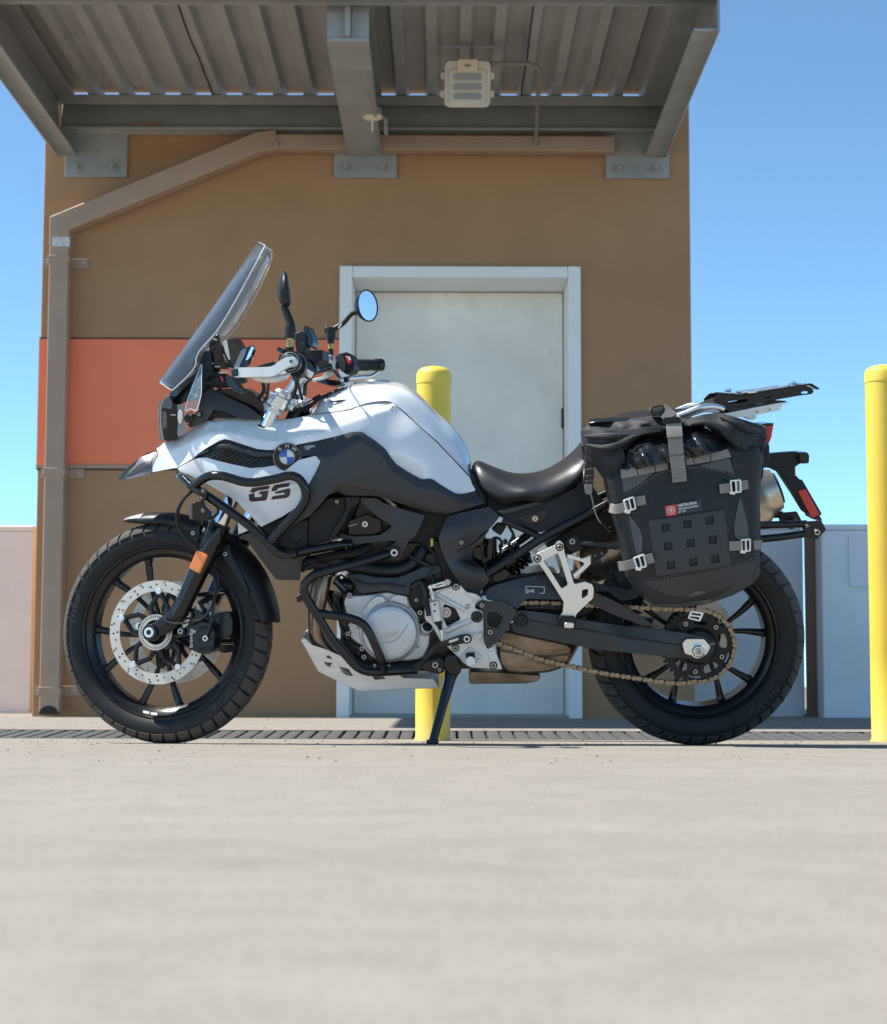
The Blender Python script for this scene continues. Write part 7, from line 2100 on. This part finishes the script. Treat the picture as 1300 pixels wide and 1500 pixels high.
# pannier frame bars and rear block
mtube(C(Z8, (780, 712, .20), (880, 711, .20), (1000, 710, .19), (1110, 706, .18)), .0105, 'pannier_frame_bar', 'black', rnd=.02)
mtube(C(Z8, (780, 790, .20), (880, 780, .20), (1000, 768, .19), (1115, 752, .18)), .0105, 'pannier_frame_bar', 'black', rnd=.02)
mb = MB(); mb.plate(rc(C(Z8, (1090, 698), (1150, 694), (1182, 690), (1206, 735), (1162, 782), (1130, 775), (1108, 768), (1095, 735)), 2, 2), .19, .02); fb = pair(mb, 'frame_bar_end', 'black', bevel=0.003)
pbolt(Z8, 1160, 746, .193, 4.2, 'steelbolt', fb); pbolt(Z8, 1113, 716, .193, 2.2, 'steelbolt', fb)
mb = MB(); p_ = B(*C(Z8, (1150, 735))[0], .18); mb.tube([p_, Vector((p_.x, -p_.y, p_.z))], .008, 12); P(mb, 'cross_bar', 'black')
mb = MB(); mb.plate(C(Z8, (1165, 676), (1176, 672), (1186, 690), (1172, 694)), .03, .06); P(mb, 'plate_link', 'black')
# cover behind the pannier
mb = MB(); mb.plate(rc([(905, 665), (1090, 655), (1100, 720), (1080, 800), (930, 820), (900, 740)], 6, 3), .16, .02); P(mb, 'pannier_frame_plate', 'black', bevel=0.003)

# ---- luggage rack
side = rc(C(Z17, (345, 252), (395, 200), (430, 196), (520, 212), (640, 205), (940, 152), (1080, 132), (1130, 150), (1152, 180), (1138, 202), (1040, 214), (860, 246), (780, 262), (640, 292), (500, 310), (378, 318), (392, 290)), 2, 2)
sl1 = rc(C(Z17, (470, 262), (620, 240), (630, 258), (560, 272), (470, 280)), 1, 2); sl2 = rc(C(Z17, (758, 232), (790, 218), (835, 218), (830, 232), (770, 240)), 1, 2); sl3 = rc(C(Z17, (1048, 190), (1070, 178), (1108, 182), (1100, 196), (1058, 200)), 1, 2)
mb = MB(); mb.plate([side, sl1, sl2, sl3], .095, .006); rk = pair(mb, 'luggage_rack_side', 'black', bevel=0.0012)
deck = [Vector(p) for p in [B(*q, .0) for q in C(Z17, (400, 192), (520, 208), (640, 196), (940, 143), (1080, 122), (1140, 160))]]
mb = MB(); mb.loft([[Vector((p.x, y, p.z)) for p in deck] for y in (-.096, -.05, 0, .05, .096)], cap=False); P(mb, 'rack_deck', 'black', rk, solid=.004, angle=25)
mtube(C(Z17, (590, 190, .07), (700, 178, .07), (830, 158, .07), (940, 142, .07)), .004, 'rack_rail', 'alubright')
for (x, y) in ((470, 175), (515, 208), (985, 118), (1080, 132)):
    for q_ in (.06, -.06):
        mb = MB(); o3 = B(*C(Z17, (x, y))[0], q_); mb.lathe([(0, .007), (.006, .006), (.011, .004), (.012, 0), (.006, -.003), (.006, -.012), (0, -.012)], o3, Vector((0, 0, 1)), 18); P(mb, 'rack_knob', 'alubright', rk)
for (x, y, w) in ((595, 186, 40), (660, 190, 70), (620, 208, 30)):
    mb = MB(); mb.box(B(*C(Z17, (x, y))[0], .085), (w / 5.4 / 500, .012, .006), Matrix.Rotation(R(-6), 3, 'Y')); P(mb, 'rack_clip', 'alubright', rk, bevel=0.001)
# silver grab rail and shelf under the rack
mtube(C(Z17, (70, 378, .125), (150, 350, .13), (250, 308, .13), (300, 300, .12), (370, 302, .11), (430, 320, .10)), .0095, 'grab_rail', 'alubright', rnd=.03, n=16)
mtube(C(Z17, (230, 345, .12), (260, 333, .12), (380, 335, .11)), .005, 'grab_rail_lower', 'alu', rnd=.02, n=10)
mb = MB(); mb.plate(rc(C(Z17, (420, 360), (500, 345), (700, 305), (860, 275), (945, 262), (955, 268), (905, 285), (880, 330), (780, 350), (700, 365), (640, 385), (500, 385)), 2, 2), .10, .20); P(mb, 'rack_shelf', 'alu', rk, bevel=0.002)
mb = MB(); mb.plate(rc(C(Z17, (420, 322), (640, 296), (860, 250), (940, 255), (880, 285), (700, 300), (500, 342)), 2, 2), .092, .184); P(mb, 'rack_spacer', 'gloss', rk, bevel=0.002)
for x, y in ((700, 340), (800, 322), (360, 305), (390, 322), (345, 312)):
    pbolt(Z17, x, y, .105, 1.8, 'steelbolt', rk, ring=False)
mb = MB(); mb.plate(rc(C(Z17, (600, 385), (700, 370), (690, 400), (660, 410)), 2, 2), .09, .05); P(mb, 'shelf_tab', 'alu', rk)
# padded fairing between seat and rack
rows = [[(1000, 604, 0), (1000, 606, .06), (1000, 614, .10)], [(1020, 596, 0), (1020, 598, .06), (1020, 608, .10)], [(1044, 584, 0), (1044, 587, .06), (1042, 600, .10)], [(1054, 580, 0), (1054, 584, .05), (1050, 594, .09)]]
mb = MB(); mb.symloft(rows, 4, 4); P(mb, 'rack_front', 'plastic', angle=50)

# ================================================================== soft pannier, near side
bag_o = B(990, 880, .30)
bagw = BIKE_M @ bag_o
bag = bpy.data.objects.new('saddle_bag', None); COL.objects.link(bag)
bag.matrix_world = BIKE_M @ Matrix.Translation(bag_o)
tag(bag, 'black roll top pannier with grey straps and metal buckles hung beside the rear wheel', 'saddle bag')
def G(mb, name, material, parent=None, **k):
    mb.v = [p - bag_o for p in mb.v]
    return mb.build(name, material, bag if parent is None else parent, **k)
TB0 = .215                       # inner side of the bag
# body: front face follows the outline, sides run back to the frame
body = C(Z8, (228, 492), (300, 462), (420, 410), (560, 395), (700, 362), (752, 352), (800, 470), (820, 560), (850, 700), (862, 830), (868, 940), (850, 990), (770, 1035), (640, 1080), (520, 1098), (395, 1096), (352, 1068), (318, 1000), (300, 900), (262, 700), (240, 600))
T_bag = tps(C(Z8, (228, 492, .395), (420, 410, .412), (752, 352, .395), (820, 560, .400), (862, 830, .402), (850, 990, .385), (640, 1080, .372), (395, 1096, .365), (318, 1000, .382), (262, 700, .400), (500, 560, .428), (560, 750, .440), (600, 900, .436), (480, 980, .418), (700, 600, .424)), 1e-4)
mb = MB(); mb.skin(rc(body, 3, 2), T_bag, .03, step=7); bd_ = G(mb, 'front_panel', 'canvas', bevel=0.006, seg=3, angle=60)
# gusset loft from front outline to the back outline
def gus(t, grow):
    cx_, cy_ = C(Z8, (540, 740))[0]
    return [B(cx_ + (x - cx_) * grow, cy_ + (y - cy_) * grow, t) for x, y in rc(body, 6, 3)]
full_body = rc(C(Z8, (170, 560), (150, 480), (200, 440), (560, 300), (880, 330), (905, 400), (885, 560), (890, 800), (888, 930), (865, 985), (770, 1038), (640, 1082), (520, 1100), (390, 1100), (300, 1030), (250, 950), (235, 860), (200, 700)), 6, 3)
mb = MB(); 
rows = []
for t, gr in ((TB0, .97), (TB0 + .01, 1.0), (.30, 1.01), (.36, .995), (.385, .96), (.395, .90)):
    cx_, cy_ = C(Z8, (545, 740))[0]
    rows.append([B(cx_ + (x - cx_) * gr, cy_ + (y - cy_) * gr, t) for x, y in full_body])
mb.loft(rows, cap=True, closed_row=True); G(mb, 'bag_body', 'canvas', angle=60)
# piping round the front panel
mb = MB(); mb.tube([B(x, y, T_bag(x, y) - .006) for x, y in dens(rc(C(Z8, (240, 590), (262, 700), (300, 900), (318, 1000), (352, 1068), (395, 1096), (520, 1098), (640, 1080), (770, 1035), (850, 990), (868, 940), (862, 830), (850, 700), (815, 560)), 5, 3), 6)[:-60]], .0045, 8); G(mb, 'piping', 'rubberpanel')
# moulded side strip with notches, left
mb = MB(); mb.skin(rc(C(Z8, (150, 500), (195, 490), (225, 600), (262, 760), (300, 950), (318, 1010), (300, 1030), (255, 950), (225, 780), (180, 640)), 3, 2), lambda x, y: .345, .05, step=7); sst_ = G(mb, 'side_strip', 'rubberpanel', bevel=0.006)
for i in range(8):
    x = 205 + i * 11; y = 680 + i * 42
    mb = MB(); mb.tube([B(*C(Z8, (x - 8, y))[0], .3465), B(*C(Z8, (x + 6, y + 10))[0], .349), B(*C(Z8, (x + 4, y + 22))[0], .348), B(*C(Z8, (x - 4, y + 24))[0], .347)], .0028, 6); G(mb, 'strip_lug', 'canvas', sst_)
mb = MB(); mb.lathe([(0, .002), (.003, .002), (.0035, 0), (.006, 0), (.006, -.004), (0, -.004)], B(*C(Z8, (192, 576))[0], .348), NEAR, 14); G(mb, 'eyelet', 'seam', sst_)
mb = MB(); mb.skin(rc(C(Z8, (830, 560), (850, 540), (880, 640), (895, 800), (892, 920), (868, 985), (862, 830), (850, 700)), 3, 2), lambda x, y: .350, .06, step=7); sr_ = G(mb, 'side_strip', 'rubberpanel', bevel=0.006)
for i in range(7):
    y = 600 + i * 48; x = 862 + i * 4
    mb = MB(); mb.tube([B(*C(Z8, (x, y))[0], .352), B(*C(Z8, (x + 14, y + 8))[0], .353), B(*C(Z8, (x + 12, y + 24))[0], .352)], .0028, 6); G(mb, 'strip_lug', 'canvas', sr_)
# bottom cap
bot_ = rc(C(Z8, (300, 985), (420, 968), (600, 940), (760, 905), (868, 875), (868, 940), (850, 992), (770, 1038), (640, 1083), (520, 1101), (395, 1099), (352, 1070), (320, 1012)), 4, 3)
mb = MB(); mb.skin(bot_, lambda x, y: T_bag(x, y) + .004, .012, step=7); G(mb, 'bottom_cap', 'rubberpanel', bevel=0.003, angle=50)
gt = rc(C(Z8, (540, 1080), (552, 1045), (585, 1026), (620, 1024), (645, 1040), (658, 1072), (640, 1082)), 3, 3)
mb = MB(); mb.skin(gt, lambda x, y: T_bag(x, y) + .0055, .006, step=6); G(mb, 'bottom_tab', 'greyfab', bevel=0.001)
# rubber panel with nine windows
po_ = rc(C(Z8, (358, 692), (720, 640), (752, 905), (396, 955)), 3, 3)
wins = []; wcs = []
for j, row in enumerate((((440, 724), (543, 707), (648, 690)), ((452, 812), (558, 798), (663, 782)), ((466, 902), (571, 886), (674, 872)))):
    for (x, y) in row:
        wins.append(rc(C(Z8, (x - 24, y - 18), (x + 22, y - 24), (x + 25, y + 19), (x - 20, y + 25)), 2.2, 3)); wcs.append((x, y))
mb = MB(); mb.skin([po_] + wins, lambda x, y: T_bag(x, y) + .0055, .006, step=7); rp = G(mb, 'mounting_panel', 'rubberpanel', bevel=0.0012, angle=50)
for wdw in wins:
    mb = MB(); mb.tube([B(x, y, T_bag(x, y) + .0058) for x, y in wdw], .0009, 5, closed=True); G(mb, 'window_edge', 'greyfab', rp)
# shaped grey side patches
for pts in (((262, 660), (290, 690), (318, 730), (332, 780), (328, 830), (315, 860), (300, 850), (280, 760)), ((795, 575), (815, 640), (832, 720), (838, 782), (800, 790), (770, 770), (765, 720), (775, 660))):
    mb = MB(); mb.skin(rc(C(Z8, *pts), 3, 2), lambda x, y: T_bag(x, y) + .0022, .004, step=6); G(mb, 'side_patch', 'greyfab', bevel=0.0008)
# upper body: grey corner patches, glossy dome
for pts in (((232, 488), (300, 478), (390, 452), (330, 510), (270, 545), (240, 560)), ((600, 430), (700, 400), (745, 395), (768, 470), (720, 455), (640, 440))):
    mb = MB(); mb.skin(rc(C(Z8, *pts), 2, 2), lambda x, y: T_bag(x, y) + .0025, .004, step=6); G(mb, 'corner_patch', 'greyfab', bevel=0.0008)
domeo = C(Z8, (228, 450), (245, 400), (275, 345), (320, 300), (400, 285), (470, 275), (560, 245), (605, 238), (640, 252), (690, 300), (735, 352), (640, 375), (560, 398), (420, 420), (300, 448))
T_dome = tps(C(Z8, (228, 450, .402), (245, 400, .392), (320, 300, .365), (470, 275, .350), (605, 238, .345), (690, 300, .372), (735, 352, .398), (560, 398, .424), (300, 448, .418), (330, 365, .440), (300, 400, .432), (420, 350, .425), (610, 320, .440), (520, 330, .428), (670, 335, .422)), 1e-5)
def T_dome2(x, y):
    return T_dome(x, y) + .006 * math.sin(x * .16 + 1.3 * math.sin(y * .11)) * math.sin(y * .19 + x * .05) + .0035 * math.sin(x * .33 - y * .21)
mb = MB(); mb.skin(domeo, T_dome2, .03, step=3.5); G(mb, 'lid_dome', 'tarp', bevel=0.003, angle=70)
# tan band under the dome with stitches
def wband(pts, up, th, w, name, material='webbing', fn_t=None):
    q = dens(C(Z8, *pts) + [C(Z8, *pts)[-1]], 6)[:-1]
bandL = C(Z8, (226, 448), (340, 432), (450, 405), (452, 447), (340, 470), (230, 492)); bandR = C(Z8, (535, 395), (640, 376), (735, 350), (752, 388), (640, 412), (540, 428))
for bnd in (bandL, bandR):
    mb = MB(); mb.skin(bnd, lambda x, y: T_bag(x, y) + .009, .008, step=6); bo_ = G(mb, 'trim_band', 'webbing', bevel=0.001)
for (x0, y0, x1, y1) in ((302, 437, 308, 477), (386, 420, 392, 460), (572, 388, 578, 420), (650, 372, 658, 408)):
    mb = MB(); mb.tube([B(*C(Z8, (x0, y0))[0], T_bag(*C(Z8, (x0, y0))[0]) + .0095), B(*C(Z8, (x1, y1))[0], T_bag(*C(Z8, (x1, y1))[0]) + .0095)], .0011, 5); G(mb, 'stitch_line', 'canvas')
# ---- rolled top: a crumpled sleeve of fabric
random.seed(11)
roll = [  # top px, bottom px along the bag, outer lateral
    (40, 258, 395, .300), (75, 225, 415, .325), (150, 210, 430, .350), (240, 202, 400, .365), (330, 196, 310, .375), (430, 192, 300, .385), (540, 205, 262, .385), (620, 188, 245, .380), (690, 178, 300, .372), (760, 205, 360, .365), (830, 225, 392, .350), (885, 240, 370, .330), (918, 250, 330, .310)]
rows = []
rr2 = cr([(a, b, c, d) for a, b, c, d in roll], 6)
for i, (x, y0, y1, t) in enumerate(rr2):
    row = []
    n = 22
    for j in range(n):
        a = 2 * math.pi * j / n
        yy_ = (y0 + y1) / 2 - (y1 - y0) / 2 * math.cos(a)
        tt = (t + .245) / 2 + (t - .245) / 2 * math.sin(a)
        wr1 = .008 * math.sin(i * .55 + 3.0 * math.sin(a * 2 + i * .13)) * math.sin(a * 3 + i * .31) + .006 * math.sin(a * 5 - i * .9)
        px, py = C(Z8, (x + 9 * math.sin(a * 3 + i * .4), yy_))[0]
        row.append(B(px, py, tt + wr1))
    rows.append(row)
mb = MB(); mb.loft(rows, cap=True, closed_row=True); ro_ = G(mb, 'rolled_top', 'canvas', angle=80, sub=1)
# fold at the left and a smooth sleeve on top
mb = MB(); rows = []
for i, (x, y0, y1, t) in enumerate(cr([(75, 248, 205, .30), (130, 242, 200, .32), (250, 240, 196, .33), (380, 236, 190, .335), (440, 230, 190, .33)], 5)):
    rows.append([B(*C(Z8, (x, (y0 + y1) / 2 - (y1 - y0) / 2 * math.cos(a)))[0], .27 + (t - .22) * math.sin(a) * .6) for a in np.linspace(0, 2 * math.pi, 17)[:-1]])
mb.loft(rows, cap=True, closed_row=True); G(mb, 'roll_sleeve', 'tarp', angle=70)
mb = MB(); mb.skin(rc(C(Z8, (40, 255), (200, 262), (330, 248), (430, 240), (420, 268), (330, 280), (270, 310), (200, 360), (120, 395), (60, 380), (48, 320)), 4, 3), tps(C(Z8, (40, 255, .335), (200, 262, .375), (430, 240, .392), (330, 280, .400), (200, 360, .385), (60, 380, .345), (150, 310, .392)), 1e-5), .02, step=6); G(mb, 'front_fold', 'canvas', bevel=0.004, angle=70)
mb = MB(); mb.skin(rc(C(Z8, (540, 210), (620, 186), (700, 178), (780, 200), (860, 225), (912, 245), (880, 300), (865, 370), (820, 392), (760, 330), (690, 260), (610, 232), (540, 240)), 4, 3), tps(C(Z8, (540, 210, .372), (700, 178, .352), (912, 245, .325), (865, 370, .365), (760, 330, .405), (610, 232, .395), (720, 240, .405), (800, 290, .392), (840, 250, .362), (690, 215, .378)), 1e-5), .02, step=6); G(mb, 'rear_fold', 'canvas', bevel=0.004, angle=70)
for pts in (((560, 232, .400), (640, 225, .405), (720, 262, .412), (790, 330, .404), (850, 360, .375)), ((700, 200, .38), (780, 232, .39), (850, 262, .37), (900, 262, .34)), ((60, 330, .36), (150, 345, .395), (230, 320, .404), (300, 285, .408)), ((55, 290, .355), (160, 290, .392), (260, 282, .402))):
    q = cr([tuple(B(*p)) for p in C(Z8, *pts)], 6); nq = len(q)
    mb = MB(); mb.tube([Vector(p) for p in q], [.003 + .007 * math.sin(math.pi * i / (nq - 1)) for i in range(nq)], 10); G(mb, 'fabric_crease', 'canvas', ro_)
# hanging fabric below the fold, left
mb = MB(); mb.skin(rc(C(Z8, (55, 370), (130, 380), (230, 330), (250, 390), (228, 450), (235, 560), (190, 580), (150, 500), (110, 440), (60, 400)), 4, 3), tps(C(Z8, (55, 370, .315), (230, 330, .385), (228, 450, .385), (190, 580, .365), (110, 440, .34), (160, 420, .388), (200, 500, .375)), 1e-5), .03, step=6); G(mb, 'front_corner', 'canvas', bevel=0.004, angle=70)
mb = MB(); mb.skin(rc(C(Z8, (735, 352), (830, 392), (868, 360), (880, 420), (850, 480), (845, 560), (815, 560), (770, 470), (752, 390)), 4, 3), tps(C(Z8, (735, 352, .392), (868, 360, .36), (850, 480, .365), (815, 560, .388), (770, 470, .398), (810, 420, .395)), 1e-5), .03, step=6); G(mb, 'rear_corner', 'canvas', bevel=0.004, angle=70)
# ---- straps and buckles
def strap(pts, w, name='strap', material='webbing', th=.003, ups=None):
    q = cr([tuple(B(*p)) for p in C(Z8, *pts)], 6)
    mb = MB(); mb.ribbon([Vector(p) for p in q], w, th, NEAR if ups is None else ups)
    return G(mb, name, material, bevel=0.0006)
WB = .0255
ms = strap([(470, 196, .372), (478, 215, .405), (482, 250, .424), (486, 300, .436), (492, 380, .441), (500, 440, .440), (507, 506, .436)], .0385, 'centre_strap')
mb = MB(); mb.ribbon([B(*p) for p in C(Z8, (474, 205, .41), (480, 250, .432), (484, 296, .441))], .0415, .005, NEAR); G(mb, 'strap_fold', 'webbing', ms, bevel=0.001)
for pts in (((455, 385), (525, 375)), ((452, 300), (520, 292)),):
    mb = MB(); mb.tube([B(*C(Z8, p)[0], .4475) for p in pts], .001, 5); G(mb, 'stitch_line', 'canvas', ms)
for a, b in (((470, 452), (534, 448)), ((534, 448), (536, 490)), ((536, 490), (474, 498)), ((474, 498), (470, 452)), ((470, 452), (536, 490)), ((534, 448), (474, 498))):
    mb = MB(); mb.tube([B(*C(Z8, a)[0], .4432), B(*C(Z8, b)[0], .4432)], .0008, 5); G(mb, 'stitch_line', 'thread', ms)
# top side-release buckle
mb = MB(); mb.skin(rc(C(Z8, (366, 165), (375, 150), (425, 138), (440, 160), (448, 185), (375, 196)), 3, 3), lambda x, y: .37, .03, step=6); G(mb, 'release_buckle', 'gloss', bevel=0.004)
mb = MB(); mb.skin(rc(C(Z8, (378, 160), (424, 148), (430, 166), (384, 178)), 2, 2), lambda x, y: .373, .006, step=6); G(mb, 'buckle_plate', 'greyfab', bevel=0.001)
mb = MB(); mb.skin(rc(C(Z8, (428, 212), (436, 200), (505, 196), (515, 210), (512, 226), (432, 232)), 2, 2), lambda x, y: .430, .02, step=6); G(mb, 'ladder_lock', 'plastic', bevel=0.003)
mb = MB(); mb.ribbon([B(*p) for p in C(Z8, (420, 160, .36), (450, 185, .38), (470, 205, .40))], .036, .004, NEAR); G(mb, 'strap_tail', 'canvas')
# four side straps with metal hooks
def side_buckle(s1, hook, s2, t):
    """s1: outer strap px points, hook: frame quad, s2: sewn strap"""
    strap([(x, y, tt) for x, y, tt in s1], WB, 'side_strap'); 
    strap([(x, y, tt) for x, y, tt in s2], WB, 'sewn_strap')
    o = rc(C(Z8, *hook), 2.2, 3)
    cx_ = sum(p[0] for p in hook) / 4; cy_ = sum(p[1] for p in hook) / 4
    # two windows in the buckle
    ins_ = []
    for (u0, u1) in ((.14, .44), (.58, .86)):
        def lerp2(u, v):
            a = (hook[0][0] * (1 - u) + hook[1][0] * u, hook[0][1] * (1 - u) + hook[1][1] * u); b = (hook[3][0] * (1 - u) + hook[2][0] * u, hook[3][1] * (1 - u) + hook[2][1] * u)
            return (a[0] * (1 - v) + b[0] * v, a[1] * (1 - v) + b[1] * v)
        ins_.append(rc(C(Z8, lerp2(u0, .12), lerp2(u1, .12), lerp2(u1, .88), lerp2(u0, .88)), 1.2, 2))
    mb = MB(); mb.plate([o] + ins_, t, .007); bk = G(mb, 'buckle', 'buckle', bevel=0.0012)
    mb = MB(); mb.plate(rc(C(Z8, (hook[3][0] - 8, hook[3][1] - 10), (hook[3][0] + 22, hook[3][1] - 8), (hook[3][0] + 18, hook[3][1] + 6), (hook[3][0] - 6, hook[3][1] + 4)), 1, 2), t - .002, .006); G(mb, 'buckle_hook', 'buckle', bk, bevel=0.001)
side_buckle([(176, 630, .372), (205, 636, .392), (262, 624, .414)], [(236, 594), (290, 574), (302, 636), (252, 652)], [(300, 600, .412), (345, 592, .416)], .424)
side_buckle([(218, 908, .384), (250, 905, .402), (300, 892, .420)], [(284, 868), (338, 848), (352, 912), (304, 924)], [(345, 878, .424), (383, 868, .430)], .432)
side_buckle([(846, 515, .382), (810, 522, .404), (770, 530, .420)], [(746, 498), (800, 494), (802, 558), (752, 562)], [(750, 534, .420), (696, 540, .424)], .430)
side_buckle([(896, 805, .366), (860, 808, .390), (810, 812, .412)], [(796, 780), (846, 776), (846, 838), (802, 842)], [(800, 810, .424), (742, 812, .430)], .426)
# bottom strap and buckle
strap([(622, 1078, .37), (612, 1098, .355), (600, 1118, .345)], .0235, 'bottom_strap')
hk = C(Z18, (1015, 112), (1078, 122), (1060, 165), (1000, 150))
mb = MB(); mb.plate([rc(hk, 2.5, 3), rc(C(Z18, (1022, 122), (1066, 129), (1062, 138), (1016, 131)), 1, 2), rc(C(Z18, (1013, 138), (1058, 145), (1054, 155), (1010, 146)), 1, 2)], .345, .006); G(mb, 'bottom_buckle', 'buckle', bevel=0.001)
# left hanging buckle and lanyard
mb = MB(); mb.skin(rc(C(Z8, (55, 430), (62, 412), (95, 425), (100, 470), (92, 540), (85, 568), (58, 560), (48, 520)), 3, 3), lambda x, y: .335, .03, step=6); hb_ = G(mb, 'release_buckle', 'gloss', bevel=0.005)
mb = MB(); mb.skin(rc(C(Z8, (52, 520), (90, 515), (92, 555), (85, 568), (60, 566)), 2, 2), lambda x, y: .340, .01, step=6); G(mb, 'buckle_strap', 'webbing', hb_, bevel=0.001)
for y in (450, 480, 505):
    mb = MB(); mb.tube([B(*C(Z8, (58, y))[0], .337), B(*C(Z8, (92, y - 8))[0], .337)], .0022, 6); G(mb, 'buckle_rib', 'greyfab', hb_)
q = cr([tuple(B(*p)) for p in C(Z8, (85, 566, .335), (95, 610, .33), (112, 670, .325), (140, 710, .32), (175, 725, .32))], 6)
mb = MB(); mb.tube([Vector(p) for p in q], .0022, 6); G(mb, 'lanyard', 'thread')
mb = MB(); mb.tube([B(*p) for p in C(Z8, (135, 700, .32), (160, 722, .322), (178, 740, .32))], .005, 8); G(mb, 'lanyard_clip', 'gloss')
# right hanging straps
for pts, r in (([(905, 330, .34), (890, 380, .345), (905, 420, .34), (890, 460, .34)], .006), ([(880, 380, .335), (900, 440, .335), (895, 490, .33)], .007), ([(895, 480, .33), (880, 560, .33), (870, 600, .33), (876, 628, .33)], .003)):
    q = cr([tuple(B(*p)) for p in C(Z8, *pts)], 6); mb = MB(); mb.tube([Vector(p) for p in q], r, 8, flat=.5); G(mb, 'strap_tail', 'canvas')
# maker's patch
pt_ = C(Z16, (152, 232), (728, 130), (752, 300), (172, 398))
mb = MB(); mb.skin(pt_, lambda x, y: T_bag(x, y) + .0035, .004, step=7); pch = G(mb, 'label_patch', 'rubberpanel', bevel=0.0006)
mb = MB(); mb.skin(C(Z16, (154, 232), (332, 205), (350, 370), (176, 396)), lambda x, y: T_bag(x, y) + .0045, .003, step=6); G(mb, 'label_field', 'patchred', pch)
tO = lambda x, y, e=.0052: B(*C(Z16, (x, y))[0], T_bag(*C(Z16, (x, y))[0]) + e) - bag_o
tX = (tO(680, 175) - tO(360, 230)).normalized(); tY = (tO(355, 190) - tO(370, 290)); tY = (tY - tX * tY.dot(tX)).normalized()
text('LARESTPINE, UNSONA', .0098, 'print', tO(362, 246), tX, tY, pch, sx=.52, bold=.0003, ext=.0003)
text('WINDURENTS, JAN KANKLES', .0066, 'print', tO(370, 294), tX, tY, pch, sx=.62, bold=.0002, ext=.0003)
text('EST. 1997', .0066, 'print', tO(374, 340), tX, tY, pch, sx=.75, bold=.0002, ext=.0003)
cO_ = tO(252, 298, .0056)
for (w, h) in ((.0105, .0034), (.0034, .0105)):
    mb = MB(); a, b = tX * w / 2, tY * h / 2; n_ = tX.cross(tY) * .0006
    mb.prism([cO_ + n_ - a - b, cO_ + n_ + a - b, cO_ + n_ + a + b, cO_ + n_ - a + b], [cO_ - a - b, cO_ + a - b, cO_ + a + b, cO_ - a + b]); o = mb.build('label_cross', 'print', pch)
mb = MB(); mb.lathe([(.0102, 0), (.0112, 0), (.0112, .0006), (.0102, .0006)], cO_, tX.cross(tY), 24, closed=True); mb.build('label_ring', 'print', pch)
for k in range(14):
    a = R(360 / 14 * k)
    mb = MB(); c_ = cO_ + tX * (.0084 * math.cos(a)) + tY * (.0084 * math.sin(a)); mb.box(c_, (.0016, .0008, .0022)); mb.build('label_dot', 'print', pch)

for pts in (((262, 560), (330, 520), (400, 470), (480, 450)), ((530, 440), (640, 440), (720, 462), (790, 490)), ((300, 978), (420, 962), (600, 934), (760, 899), (866, 868))):
    q = dens(C(Z8, *pts) + [C(Z8, *pts)[-1]], 7)
    q = q[:max(2, len(q) // 1)]
    n_ = int(sum(math.hypot(b[0] - a[0], b[1] - a[1]) for a, b in zip(C(Z8, *pts), C(Z8, *pts)[1:])) / 5)
    pl2 = resample(C(Z8, *pts), n_ * 2)
    mb = MB()
    off = .0062 if pts[0][0] in (372, 404, 366, 712) else .0018
    if pts[0] == (300, 978): off = .0016
    for i in range(0, len(pl2) - 1, 2):
        a, b = pl2[i], pl2[i + 1]
        mb.tube([B(a[0], a[1], T_bag(*a) + off), B(b[0], b[1], T_bag(*b) + off)], .0007, 4)
    o = G(mb, 'seam_stitching', 'thread'); o['kind'] = 'stuff'
